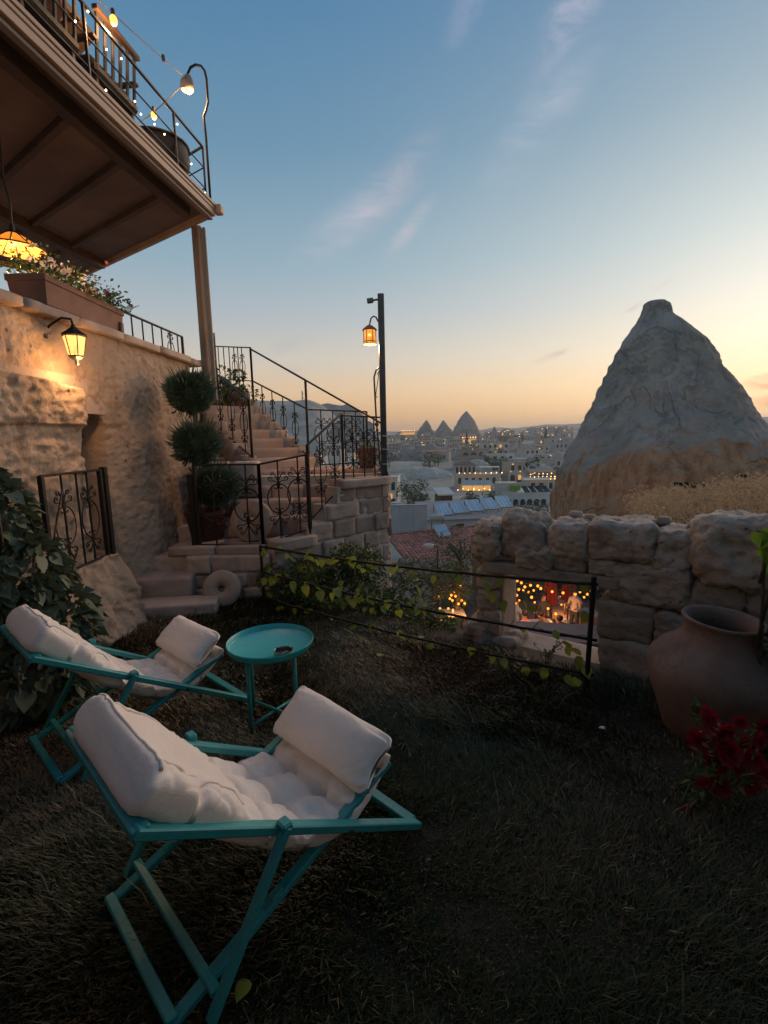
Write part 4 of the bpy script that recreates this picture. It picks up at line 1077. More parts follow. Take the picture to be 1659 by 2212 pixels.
# ---------------------------------------------------------------- millstones
def millstone(name, label, c, r, th, rot, hole=.16, key=False):
    root = thing(name, label, 'millstone', tuple(c)); n = 44; vs = []; fs = []
    rings = []
    for (rr, y) in ((hole, -th / 2), (r * .55, -th / 2 - .004), (r * .93, -th / 2), (r, -th * .32), (r * 1.01, 0), (r, th * .32), (r * .93, th / 2), (hole, th / 2)):
        for k in range(n):
            a = 2 * math.pi * k / n; q = rr * (1 + .02 * noise.noise(V(math.cos(a) * 2, math.sin(a) * 2, y * 9 + r)))
            if key and rr == hole: q = hole * (1 + 1.1 * max(0, math.cos((a - 2.3) * 1)) ** 10)
            vs.append(V(q * math.cos(a), y + .006 * noise.noise(V(q * 9 * math.cos(a), q * 9 * math.sin(a), 2)), q * math.sin(a)))
    for i in range(8):
        j = (i + 1) % 8
        for k in range(n): k2 = (k + 1) % n; fs.append((i * n + k, i * n + k2, j * n + k2, j * n + k))
    o = MB().add(vs, fs).build('stone_disc', M_MILL, root, smooth=True, rot=rot); o.location = (0, 0, r * math.cos(rot[0]) * .98); return root
millstone('millstone', 'small millstone with a round hole leaning on the platform wall above the lawn', V(-1.60, 4.60, .0), .18, .08, (R(-13), 0, R(6)), .033)
millstone('millstone', 'large pale millstone with a keyhole standing on the platform behind the gate', V(-1.40, 5.07, .545), .225, .09, (R(-12), 0, R(-8)), .05, True)
# ---------------------------------------------------------------- recliners
def superring(w, t, th, e):
    c, s = math.cos(th), math.sin(th)
    return math.copysign(abs(c) ** (2 / e), c) * w, math.copysign(abs(s) ** (2 / e), s) * t
MPROF = [(-.99, .742), (-.945, .700), (-.88, .630), (-.80, .545), (-.70, .432), (-.60, .342), (-.50, .276), (-.41, .243), (-.33, .245), (-.25, .278), (-.175, .332), (-.115, .385)]
def cushion_mesh(seed, wid):
    """one long mattress hanging in the frame: x along the chair, y across, z up"""
    prof_ = MPROF
    pts = [V(a, 0, b) for a, b in prof_]
    acc = [0]
    for a, b in zip(pts, pts[1:]): acc.append(acc[-1] + (b - a).length)
    T = acc[-1]
    def cr(u):
        s = u * T
        for i in range(len(pts) - 1):
            if s <= acc[i + 1] + 1e-9:
                t = (s - acc[i]) / (acc[i + 1] - acc[i]); p0 = pts[max(i - 1, 0)]; p1 = pts[i]; p2 = pts[i + 1]; p3 = pts[min(i + 2, len(pts) - 1)]
                return .5 * ((2 * p1) + (p2 - p0) * t + (2 * p0 - 5 * p1 + 4 * p2 - p3) * t * t + (3 * p1 - p0 - 3 * p2 + p3) * t ** 3)
        return pts[-1]
    NU, NM = 170, 84; vs = []; fs = []
    seams = (.43, .60, .77, .94); cols = (-1 / 3, 1 / 3)
    for i in range(NU + 1):
        u = i / NU; c = cr(u); d = (cr(min(1, u + .01)) - cr(max(0, u - .01))).normalized(); nrm = V(-d.z, 0, d.x)
        if nrm.z < 0: nrm = -nrm
        th0 = lerp(.070, .052, sstep(.15, .55, u)) * (1 - .1 * sstep(.8, 1, u))
        endk = min(1, max(0, u / .022)) ** .5 * min(1, max(0, (1 - u) / .05)) ** .5
        endk = .55 + .45 * endk if u < .5 else .15 + .85 * endk
        w = wid * (1 + .02 * math.sin(u * 9 + seed)) * (1 - .05 * sstep(.35, .6, u)) * (.96 + .04 * min(1, u / .02))
        for k in range(NM):
            a = 2 * math.pi * k / NM; y, z = superring(w, th0 * endk, a, lerp(4.6, 3.0, sstep(.1, .5, u)))
            if z > 0 or True:
                v = y / w; top = 1 if z > 0 else .45
                q = 0
                for sm in seams: q += math.exp(-((u - sm) / .016) ** 2)
                tf = 0
                for cm in cols: tf += math.exp(-((v - cm) / .07) ** 2)
                on = sstep(.33, .42, u)
                tuft = sum(math.exp(-(((u - sm) / .03) ** 2 + ((v - cm) / .13) ** 2)) for sm in seams for cm in cols)
                dz = -(.028 * min(1, q) + .022 * min(1, tf) + .040 * tuft) * on * (1 if abs(v) < .97 else .3)
                # long creases of the plain head panel and along the edges
                wr = .010 * noise.noise(V(u * 9 + v * 2.5, v * 2.2 - u * 5, seed)) + .006 * noise.noise(V(u * 26, v * 5, seed + 3)) + .007 * math.sin(v * 9 + u * 34 + seed) * math.exp(-((abs(v) - .92) / .16) ** 2) * (.6 + .4 * noise.noise(V(u * 14, 0, seed)))
                wr += -.016 * math.exp(-((u - .20 - .05 * v) / .012) ** 2) * sstep(.2, 1, -v) - .012 * math.exp(-((u - .12 + .04 * v) / .010) ** 2) * sstep(.45, 1, -v)
                cn = noise.noise(V(u * 5 + v * 1.2 + seed, v * 1.6 - u * 2.5, seed * 2)); wr -= .011 * max(0, 1 - abs(cn) / .07) * (.3 + .7 * abs(v))
                cn = noise.noise(V(u * 12 - v * 1.5, v * 3.2 + seed, seed + 7)); wr -= .006 * max(0, 1 - abs(cn) / .09)
                z += (dz + wr) * top * math.copysign(1, z)
            vs.append(V(c.x, y, c.z) + nrm * z)
    for i in range(NU):
        for k in range(NM): k2 = (k + 1) % NM; fs.append((i * NM + k, i * NM + k2, (i + 1) * NM + k2, (i + 1) * NM + k))
    fs.append(tuple(range(NM))[::-1]); fs.append(tuple(NU * NM + k for k in range(NM)))
    mb = MB().add(vs, fs)
    # piping: two lines round the head end and down the sides
    pip = []
    i = 4; ring = [V(*vs[i * NM + k]) for k in range(NM)]
    lines = []
    kk = [k for k in range(NM) if True]
    def edge(i, sy, sz):
        ks = [k for k in range(NM) if (vs[i * NM + k].y * sy > 0)]
        return max(ks, key=lambda k: vs[i * NM + k].y * sy / wid * 1.0 + (1 if False else 0) + (math.sin(2 * math.pi * k / NM) * sz) * .9)
    top = [vs[i * NM + edge(i, sy, 1)] for i, sy in []]
    nu2 = int(NU * .34)
    ln = [vs[i * NM + edge(i, 1, 1)] for i in range(nu2, 3, -2)]
    ks0 = [k for k in range(NM) if math.sin(2 * math.pi * k / NM) > 0.62]; ks0.sort(key=lambda k: -vs[4 * NM + k].y)
    ln += [vs[4 * NM + k] for k in ks0]
    ln += [vs[i * NM + edge(i, -1, 1)] for i in range(4, nu2, 2)]
    return mb, ln
def pillow_mb(seed, half, rx, rz):
    """roll pillow: pinched ends, creases; y along"""
    NU, NM = 90, 72; vs = []; fs = []
    for i in range(NU + 1):
        t = -1 + 2 * i / NU; kx = max((1 - abs(t) ** 14) ** .30 if abs(t) < 1 else 0, .62) * (1 + .16 * abs(t) ** 7); k = max((1 - abs(t) ** 3.6) ** .55 if abs(t) < 1 else 0, .10)
        for j in range(NM):
            a = 2 * math.pi * j / NM; x, z = superring(rx, rz, a, 2.4)
            cre = 1 - .07 * math.exp(-((abs(t) - .93) / .16) ** 2) * (1 + math.sin(a * 9 + seed * 2 + 1.5 * math.sin(a * 2))) + .10 * math.exp(-((abs(t) - .97) / .06) ** 2) * abs(math.cos(a - .6)) ** 6 + .05 * noise.noise(V(t * 3, math.cos(a) * 1.5, math.sin(a) * 1.5 + seed)) - .16 * max(0, noise.noise(V(t * 1.4 + seed * 3, math.cos(a), math.sin(a) * 1.2))) - .08 * max(0, 1 - abs(noise.noise(V(t * 2.2 + seed, math.cos(a) * 1.3, math.sin(a) * 2.0))) / .08) * (.25 + abs(t) ** 2)
            vs.append(V(x * kx * (1 + (cre - 1) * .6), t * half * (1 - .07 * (1 - min(1, abs(x) / rx) ** 2) * abs(t) ** 6), z * k * cre + .012 * math.sin(t * 2.2 + seed)))
    for i in range(NU):
        for j in range(NM): j2 = (j + 1) % NM; fs.append((i * NM + j, i * NM + j2, (i + 1) * NM + j2, (i + 1) * NM + j))
    fs.append(tuple(range(NM))); fs.append(tuple(NU * NM + j for j in range(NM))[::-1])
    return MB().add(vs, fs)
def recliner(label, loc, rz, w, seed, pil=(-.205, .402), pscale=1.0):
    root = thing('reclining_chair', label, 'chair', loc, rz, 'teal reclining garden chairs')
    y = w / 2
    for s in (-1, 1):
        MB().bar((.01, s * (y + .018), .024), (-1.025, s * (y + .018), .670), .028, .044, up=(0, 1, 0)).build('back_rail', M_TEAL, root)
        MB().bar((-.115, s * (y - .022), .352), (-.975, s * (y - .022), .022), .024, .040, up=(0, 1, 0)).build('seat_rail', M_TEAL, root)
        MB().bar((-.625, s * (y + .055), .450), (-.90, s * (y + .055), .022), .022, .034, up=(0, 1, 0)).build('prop', M_TEAL, root)
        MB().cbox((-.628, s * (y + .046), .448), (.036, .046, .030), .006).build('pivot_block', M_TEAL, root)
        MB().lathe([(.009, -.05), (.009, .05)], 8, (-.365, s * y, .252), M=Matrix.Rotation(R(90), 3, 'X')).build('pivot_bolt', M_GALV, root)
        for q in (.60, .68, .76): MB().cbox((-.115 - .86 * q, s * (y - .022), .352 - .367 * q + .032), (.045, .030, .022), .004, Matrix.Rotation(R(-23), 3, 'Y')).build('notch_block', M_TEAL, root)
    def cross(x, z, ex, name, wd=.045, ht=.030): MB().bar((x, -y - ex, z), (x, y + ex, z), wd, ht).build(name, M_TEAL, root)
    cross(-1.012, .662, .03, 'head_bar'); cross(.0, .028, .0, 'foot_bar'); cross(-.125, .345, -.03, 'knee_bar')
    cross(-.975, .040, -.01, 'rear_bar', .032, .026); cross(-.868, .070, .035, 'prop_bar', .028, .024)
    mb, ln = cushion_mesh(seed, y + .012); cu = mb.build('mattress', M_FAB, root, smooth=True)
    MB().tube(ln, .0055, 6).build('piping', M_FAB, cu, smooth=True)
    p = pillow_mb(seed, (y + .02) * pscale, .112, .066).build('pillow', M_FAB, root, smooth=True); p.location = (pil[0], 0, pil[1]); p.rotation_euler = (0, R(-40), 0)
    # sling cloth that carries the mattress
    def sl(u, v):
        x = lerp(-1.01, -.125, u); i = max(j for j in range(len(MPROF) - 1) if MPROF[j][0] <= x + 1e-6 or j == 0); (xa, za), (xb, zb) = MPROF[i], MPROF[i + 1]; z = lerp(za, zb, (x - xa) / (xb - xa)); return (x, lerp(-y + .05, y - .05, v), z - .066)
    grid(sl, 24, 4).build('sling', M_FAB, root, smooth=True)
    return root
# foot points solved from where the frames stand on the lawn
recliner('nearest teal reclining chair with a thick cream mattress', (.09 - .71 * .275, 1.78 + .70 * .275, .01), R(45.4), .55, 1)
ca = R(90 - 42); recliner('teal reclining chair with cream mattress behind the nearer one beside the ivy', (-.88 - math.sin(ca) * .26, 2.78 + math.cos(ca) * .26, .01), ca, .52, 4, pscale=1.0)

# ---------------------------------------------------------------- tray table and ashtray
TC = V(-.655, 2.60, .01)
def table():
    root = thing('tray_table', 'round turquoise metal tray table between the recliner and the fence', 'table', tuple(TC), R(12))
    zt = .455; rr = .238
    MB().lathe([(.0005, zt - .004), (rr * .93, zt - .004), (rr * .955, zt), (rr * .985, zt + .022), (rr, zt + .026), (rr * 1.01, zt + .022), (rr * .985, zt - .004), (rr * .96, zt - .012), (.0005, zt - .012)], 72, caps=False).build('tray', M_TRAY, root, smooth=True, flat_angle=35)
    L_ = .175
    for k in range(4):
        a = R(45 + 90 * k); MB().tube([(L_ * math.cos(a), L_ * math.sin(a), 0), (L_ * math.cos(a), L_ * math.sin(a), zt - .012)], .0115, 10).build('leg', M_TEAL, root, smooth=True)
    for k in (0, 1):
        a = R(45 + 90 * k); MB().tube([(-L_ * math.cos(a), -L_ * math.sin(a), .045 + .012 * k), (L_ * math.cos(a), L_ * math.sin(a), .045 + .012 * k)], .009, 8).build('cross_bar', M_TEAL, root, smooth=True)
    MB().tube([((L_) * math.cos(i * .1963), (L_) * math.sin(i * .1963), zt - .018) for i in range(32)], .008, 6, closed=True).build('support_ring', M_TEAL, root, smooth=True)
    p = atZ(613, 1416, TC.z + zt - .004); r2 = thing('ashtray', 'small round steel ashtray on the turquoise tray table', 'ashtray', (p.x, p.y, p.z))
    m = simple('brushed_steel', (.42, .42, .42), (.30, .30, .30), .28, 12, 1.0, .1, 80, .001); dk = simple('ash', (.03, .03, .03), (.09, .085, .08), .95, 40, 0, .4, 90, .003)
    MB().lathe([(.001, .002), (.044, .002), (.050, .006), (.051, .030), (.049, .034), (.045, .032), (.044, .008), (.001, .007)], 40, caps=False).build('bowl', m, r2, smooth=True, flat_angle=40)
    MB().lathe([(.0005, .0085), (.026, .0088), (.034, .0078), (.036, .0072)], 20, (.004, -.003, .001), caps=False).build('ash', dk, r2, smooth=True)
    for k in range(3): a = k * 2.094 + .5; MB().cbox((.047 * math.cos(a), .047 * math.sin(a), .0335), (.012, .009, .004), .001, Matrix.Rotation(a, 3, 'Z')).build('notch', M_GALV, r2)
    MB().tube([(-.008, .0, .012), (.022, .012, .02)], .0035, 7).build('cigarette_butt', M_PETW, r2)
table()

# ---------------------------------------------------------------- wire fence and its vine
def fence():
    root = thing('wire_fence', 'leaning black iron fence of three rods along the lawn edge', 'fence', tuple(F0))
    a, b = V(-1.17, 4.50, 0), V(1.25, 2.86, 0)
    for p, z0, z1 in ((a, -.05, .62), (b, -.10, .74)): MB().bar(p + V(0, 0, z0), p + V(.02 if p is b else -.005, 0, z1), .026).build('post', M_IRON, root, world=True)
    rods = []
    for (p0, p1, s) in (((566, 1181), (1292, 1263), 4.50), ((566, 1236), (1290, 1384), 4.50), ((590, 1297), (1283, 1459), 4.45)):
        A = atY(p0[0], p0[1], s); B = atY(p1[0], p1[1], 2.85)
        pts = [A.lerp(B, i / 24) - V(0, 0, .035 * math.sin(math.pi * i / 24) + .004 * n3((i * .7, s, p0[1]))) for i in range(25)]
        rods.append(pts); MB().tube(pts, .0095, 7).build('rod', M_IRON, root, world=True, smooth=True)
    return rods
RODS = fence()
LEAF = heart_leaf_mesh(1.0); LEAF.materials.append(M_VINE)
LEAF2 = LEAF.copy(); LEAF2.materials.clear(); LEAF2.materials.append(M_GREENLEAF)
def vine():
    g = random.Random(21); root = thing('climbing_vine', 'yellow-green heart-leaved vine trailing along the wire fence', 'vine', tuple(F0))
    for pts, dens in zip(RODS, (1, 1, 1)):
        sp = []
        for i in range(121):
            t = i / 120 * 24; k = min(23, int(t)); p = pts[k].lerp(pts[k + 1], t - k); a = i * .55; sp.append(p + V(.014 * math.cos(a), .006, .016 * math.sin(a)))
        MB().tube(sp, .0028, 4).build('stem', M_BUSH, root, world=True)
    wt = [(0, t) for t in (.01, .03, .06, .09, .13, .17, .19, .215, .25, .28, .30, .34, .37, .41, .44, .475, .50, .545, .58, .62, .655, .70, .735, .78, .93, .97)]
    wt += [(1, t) for t in (.02, .05, .08, .12, .16, .20, .235, .26, .285, .33, .36, .38, .40, .44, .47, .50, .53, .57, .60, .64, .80, .84, .89, .93, .955)]
    wt += [(2, t) for t in (.05, .10, .16, .24, .33, .40, .47, .53, .60, .66, .71, .76, .80, .86, .90, .94, .965)]
    # extra leaves round the near end, where the vine hangs down to the lawn
    ex = [(1268, 1325), (1240, 1400), (1225, 1395), (1250, 1420), (1205, 1470), (1222, 1478), (1240, 1487), (1215, 1512), (1265, 1440), (1172, 1460), (1190, 1452), (1120, 1440), (1085, 1300), (1065, 1283), (1050, 1262), (1130, 1300), (1150, 1310), (1160, 1345)]
    for r_, t in wt:
        pts = RODS[r_]; t += g.uniform(-.008, .008); q = max(0, min(23.99, t * 24)); k = int(q); p = pts[k].lerp(pts[k + 1], q - k)
        sz = g.uniform(.04, .085) * lerp(1.2, .9, t)
        leafat(root, p + V(g.uniform(-.05, .05), g.uniform(-.04, .02), g.uniform(-.05, .03)), sz, g)
    for px, py in ex:
        p = atY(px, py, g.uniform(2.80, 2.95) + max(0, (1280 - px)) * .0025); leafat(root, p, g.uniform(.06, .085), g)
def leafat(root, p, sz, g, me=None):
    o = place(me or LEAF, 'leaf', None, root); M = Matrix.Translation(p) @ Matrix.Rotation(g.uniform(-1.1, 1.1), 4, 'Z') @ Matrix.Rotation(g.uniform(-.9, .7), 4, 'X') @ Matrix.Rotation(g.uniform(-.5, .5), 4, 'Y') @ Matrix.Scale(sz, 4)
    o.matrix_local = WM[root].inverted() @ M
vine()
def slope_shrubs():
    sp = [((640, 1262), 4.85, (.30, .26, .28), 26, 'dark green shrub with small leaves by the stair wall'), ((740, 1255), 4.75, (.42, .32, .34), 34, 'tall leafy shrub behind the middle of the fence'),
          ((835, 1320), 4.5, (.36, .30, .28), 30, 'dense dark shrub right of the tall leafy one'), ((920, 1370), 4.15, (.28, .24, .22), 22, 'low straggly shrub on the slope near the pillar')]
    for i, (px, d, r, n, lb) in enumerate(sp):
        c = atY(px[0], px[1], d); root = thing('garden_shrub', lb, 'shrub', (c.x, c.y, c.z - r[2]), 0, 'shrubs on the slope behind the fence')
        v, f = clump_crown(tuple(c), r, n, 130, .042, 90 + i, crad=.36, aspect=.55, droop=.25)
        wpart(np_mesh('foliage', v, f), 'foliage', M_BUSH, root)['kind'] = 'stuff'
        mb = MB(); g = random.Random(i)
        for k in range(7): e = c + V(g.uniform(-r[0], r[0]), g.uniform(-r[1], r[1]), g.uniform(-.1, r[2])); mb.tube([V(c.x, c.y, c.z - r[2] - .5), c.lerp(e, .5) - V(0, 0, .1), e], .006, 4)
        mb.build('branches', M_BARK, root, world=True)
        for k in range(36):
            a = g.uniform(2.6, 6.8); leafat(root, c + V(r[0] * math.cos(a) * g.uniform(.6, 1.05), r[1] * -abs(math.sin(a)) - .02, g.uniform(-.8, .9) * r[2]), g.uniform(.045, .075), g)
slope_shrubs()

# ---------------------------------------------------------------- ruined stone wall with a window opening
def ruin():
    A = V(.74, 3.70, 0); B = V(2.55, 2.44, 0); d = (B - A).normalized(); an = math.atan2(d.y, d.x); nrm = V(d.y, -d.x, 0); bk = -nrm
    root = thing('stone_wall', 'ruined wall of big worn stone blocks with a square window opening', 'wall', (A.x, A.y, 0))
    def S(px, t0, t1, z0, z1, th=.36, out=0, rough=.11, rnd=.4, n=9, name='stone_block', mt=None):
        c = A + d * ((t0 + t1) / 2) + bk * (th / 2 - out); return stone(name, (c.x, c.y, (z0 + z1) / 2), (t1 - t0, th, z1 - z0), mt or M_RUB, root, px, an + random.uniform(-.03, .03), rough * 1.3, rnd * 1.1, n + 11)
    # upper course, left to right: arch stone with a hollow, then rounded boulders
    S(1, -.10, .17, .62, .93, .38, .02, .14, .6, 12); S(2, .12, .50, .66, 1.00, .38, .0, .13, .55, 12); S(3, .28, .56, .60, .80, .34, .03, .12, .5, 10)
    S(4, .52, .80, .70, 1.00, .40, .02, .11, .45, 11); S(5, .78, 1.20, .74, 1.02, .40, .02, .11, .45, 11); S(6, 1.18, 1.40, .72, .99, .36, .0, .11, .45, 10)
    S(7, 1.38, 1.86, .66, 1.10, .46, .07, .12, .6, 12); S(8, 1.84, 2.3, .62, 1.02, .4, .0, .12, .5, 10)
    # lintel slab over the opening
    S(9, .03, 1.0, .555, .635, .40, .015, .05, .2, 10, 'lintel'); S(10, .55, .78, .63, .74, .34, -.01, .12, .5, 8); S(11, .80, .98, .635, .75, .32, .0, .11, .4, 8)
    S(12, .94, 1.40, .47, .745, .40, .01, .10, .35, 11); S(13, 1.40, 1.68, .44, .70, .40, .02, .10, .4, 10); S(14, 1.68, 2.2, .40, .66, .4, .02, .1, .4, 9)
    # right jamb and the courses below
    S(15, .87, 1.22, .20, .47, .40, .0, .06, .22, 10); S(16, 1.21, 1.62, .18, .46, .40, .01, .08, .3, 10); S(17, 1.62, 2.2, .12, .42, .4, .01, .08, .3, 8)
    S(18, .88, 1.28, -.12, .21, .40, .02, .08, .28, 10); S(19, 1.27, 1.7, -.08, .19, .40, .0, .09, .3, 9); S(20, 1.7, 2.2, -.1, .15, .4, .0, .09, .3, 8)
    # left pillar
    S(21, -.04, .14, .40, .57, .36, .0, .10, .4, 9); S(22, -.03, .14, .22, .41, .34, .0, .10, .45, 9); S(23, -.03, .15, .02, .24, .34, .0, .08, .35, 9); S(24, -.16, .10, -.12, .12, .34, .06, .13, .6, 9); S(25, -.02, .3, -.5, .04, .36, .0, .1, .3, 8)
    S(28, .08, .165, -.06, .56, .30, -.08, .05, .2, 8, 'jamb_stone', M_ASH)
    # sill
    S(26, .12, .92, -.12, -.055, .46, .02, .03, .15, 8, 'sill', M_STEP); S(27, .12, .92, -.5, -.12, .36, .0, .08, .3, 9)
    # capping of small stones
    g = random.Random(4)
    for i in range(9):
        t = .18 + i * .19 + g.uniform(-.05, .05); s = g.uniform(.05, .09); S(60 + i, t, t + s, .985, .985 + s * .6, s * 1.1, -.12 - g.uniform(0, .12), .15, .7, 5, 'cap_pebble')
    # mortar core between the blocks
    def core(t0, t1, z0, z1, th=.26):
        c = A + d * ((t0 + t1) / 2) + bk * .2; MB().cbox((c.x, c.y, (z0 + z1) / 2), (t1 - t0, th, z1 - z0), .01, Matrix.Rotation(an, 3, 'Z')).build('mortar_core', M_RUB, root, world=True)
    core(.05, .95, .64, .90); core(.93, 2.25, -.1, .92); core(.0, .12, -.1, .62)
    return A, d, nrm
RA, RD, RN = ruin()
def wall_plants():
    # dry weeds on the wall foot and a twig under the window
    g = random.Random(9)
    for i, (px, py, dd, h, lb) in enumerate(((1180, 1432, 3.25, .16, 'small feathery weed below the window opening'), (1085, 1425, 3.5, .12, 'thin weed at the foot of the stone pillar'), (935, 1395, 3.95, .28, 'tall dry stalks left of the stone pillar'))):
        b = atY(px, py, dd); root = thing('weed', lb, 'plant', (b.x, b.y, b.z)); mb = MB(); C, Dn = [], []
        for k in range(9):
            e = b + V(g.uniform(-.12, .12), g.uniform(-.06, .06), h * g.uniform(.6, 1.2)); pts = [b - V(0, 0, .1), b.lerp(e, .5) + V(0, 0, .03), e]; mb.tube(pts, .0022, 4)
            for q in range(10): t = g.uniform(.3, 1); C.append(b.lerp(e, t)); Dn.append(V(g.uniform(-1, 1), g.uniform(-1, 1), .5))
        mb.build('stems', M_BUSH, root, world=True); wpart(np_mesh('leaves', *leaf_cloud(np.array(C), np.array(Dn), np.full(len(C), .03), .3, seed=i)), 'leaves', M_BUSH if i < 2 else M_DRY, root)['kind'] = 'stuff'
wall_plants()

# ---------------------------------------------------------------- clay jar
def jar():
    c = V(1.71, 2.42, -.02); root = thing('clay_jar', 'big old brown clay jar standing in the corner before the stone wall', 'jar', tuple(c), rot=(R(2), R(3), 0))
    pr = [(.001, .0), (.18, .0), (.20, .02), (.25, .15), (.305, .29), (.322, .36), (.312, .415), (.268, .475), (.215, .515), (.178, .56), (.166, .605), (.172, .632), (.184, .645), (.188, .655), (.182, .664), (.165, .658), (.152, .635), (.148, .58), (.18, .50), (.26, .40), (.26, .3), (.18, .06), (.001, .05)]
    mb = MB().lathe(pr, 72, caps=False); vs = []
    for v in mb.v: p = Vector(v); k = 1 + .015 * noise.noise(p * 4) + .006 * noise.noise(p * 14); vs.append((p.x * k, p.y * k, p.z))
    mb.v = vs; mb.build('body', M_JAR, root, smooth=True)
jar()

# ---------------------------------------------------------------- crimson flowers, near right
def crimson():
    c = V(1.32, 1.92, 0); root = thing('red_flowers', 'crimson flowering plant in the dark lower right corner', 'plant', tuple(c)); g = random.Random(8)
    fl = [(1530, 1555, 40), (1560, 1580, 34), (1575, 1625, 38), (1512, 1600, 32), (1540, 1640, 26), (1605, 1605, 26), (1625, 1640, 30), (1645, 1670, 36), (1612, 1690, 34), (1560, 1660, 22), (1590, 1660, 28), (1555, 1700, 28), (1520, 1690, 20), (1480, 1755, 18), (1470, 1738, 14), (1640, 1600, 24), (1655, 1570, 26), (1600, 1560, 18)]
    mb = MB(); C, Dn = [], []
    for px, py, s in fl:
        dd = 1.78 + g.uniform(-.1, .12); p = atY(px, py, dd); o = place(FLOWER['C'], 'flower', None, root)
        o.matrix_local = WM[root].inverted() @ Matrix.Translation(p) @ Matrix.Rotation(g.uniform(-.8, .8), 4, 'Z') @ Matrix.Rotation(R(g.uniform(55, 105)), 4, 'X') @ Matrix.Scale(s / 1050 * dd / .032, 4)
        b = V(c.x + g.uniform(-.06, .12), c.y + g.uniform(-.1, .1), 0); mb.tube([b, b.lerp(p, .6) + V(.02, .02, .05), p], .004, 4)
        for q in range(26): t = g.uniform(.25, 1); C.append(b.lerp(p, t) + V(g.uniform(-.04, .04), g.uniform(-.04, .04), g.uniform(-.03, .03))); Dn.append(V(g.uniform(-1, 1), g.uniform(-1, 1), .4))
    t = atY(1508, 1535, 1.8); mb.tube([V(c.x, c.y, .2), V(c.x, c.y, .45), t, t + V(0, 0, .03)], .004, 4)
    for q in range(24): C.append(t + V(g.uniform(-.015, .015), g.uniform(-.015, .015), g.uniform(-.05, .04))); Dn.append(V(g.uniform(-1, 1), g.uniform(-1, 1), .8))
    mb.build('stems', M_BUSH, root, world=True); wpart(np_mesh('leaves', *leaf_cloud(np.array(C), np.array(Dn), np.random.default_rng(2).uniform(.02, .05, len(C)), .45, seed=3)), 'leaves', M_BUSH, root)['kind'] = 'stuff'
crimson()
def right_stems():
    root = thing('climbing_plant', 'thick dark stems with bright green leaves at the right edge', 'plant', (1.95, 2.45, 0)); g = random.Random(3)
    for a in (((1640, 1400), (1648, 1300), (1652, 1180)), ((1640, 1260), (1659, 1200), (1675, 1120)), ((1632, 1400), (1655, 1310), (1670, 1250)), ((1650, 1600), (1640, 1450), (1648, 1350))):
        MB().tube([atY(x, y, 2.2) for x, y in a], .008, 6).build('stem', M_BARK, root, world=True, smooth=True)
    for px, py, s in ((1640, 1150, .075), (1652, 1165, .07), (1645, 1188, .06), (1668, 1140, .08), (1672, 1180, .07), (1665, 1215, .06)): leafat(root, atY(px, py, 2.18), s, g, LEAF2)
    v, f = clump_crown(tuple(atY(1700, 1500, 2.2)), (.10, .12, .38), 16, 90, .05, 33); wpart(np_mesh('foliage', v, f), 'foliage', M_IVY, root)['kind'] = 'stuff'
right_stems()
def hedge():  # added outside the view, only to keep low light off the near lawn
    root = thing('added_shade_hedge', 'dark leafy hedge added past the right edge to shade the near lawn', 'hedge', (2.2, 1.2, 0))
    g = np.random.default_rng(44); parts = []
    for i in range(90):
        c = (g.uniform(2.10, 2.7), g.uniform(-1.2, 2.3), g.uniform(.1, 3.2)); parts.append(ball_cloud(c, (.28, .30, .28), 110, .08, 900 + i, aspect=.6))
    wpart(np_mesh('foliage', *merge(parts)), 'foliage', M_BUSH, root)['kind'] = 'stuff'
    for y in (-.9, -.2, .5, 1.2, 1.8): MB().tube([(2.3, y, 0), (2.32, y + .05, 1.0), (2.3, y, 2.0)], .03, 6).build('stem', M_BARK, root, world=True)
hedge()
def add_lawn_shade():  # unseen awning and rear wall, added only to darken the near lawn
    root = thing('added_shade_awning', 'brown canvas awning on posts, added out of view to shade the near lawn', 'awning', (0, -1.2, 0))
    def fn(u, v): x = lerp(-2.4, 2.0, u); y = lerp(-3.2, -.1, v); return (x, y, 2.95 + .25 * (1 - v) - .05 * math.sin(u * math.pi * 4) ** 2)
    grid(fn, 40, 12).build('canvas', M_CANOPY, root, world=True, smooth=True)
    for x in (-2.35, 1.95):
        for y in (-3.1, -.3): MB().bar((x, y, 0), (x, y, 2.95), .07).build('post', M_WOODB, root, world=True)
    MB().bar((-2.4, -.12, 2.93), (2.0, -.12, 2.93), .05).build('front_rail', M_WOODB, root, world=True)
    h = thing('added_shade_wall', 'plain stone wall added out of view behind the awning to shade the near lawn', 'building', (0, -3.6, 0)); MB().box((0, -3.7, 1.7), (7, .5, 3.4)).build('wall', M_ASH, h, world=True)  # extra wall out of view, put in to shade the lawn
add_lawn_shade()

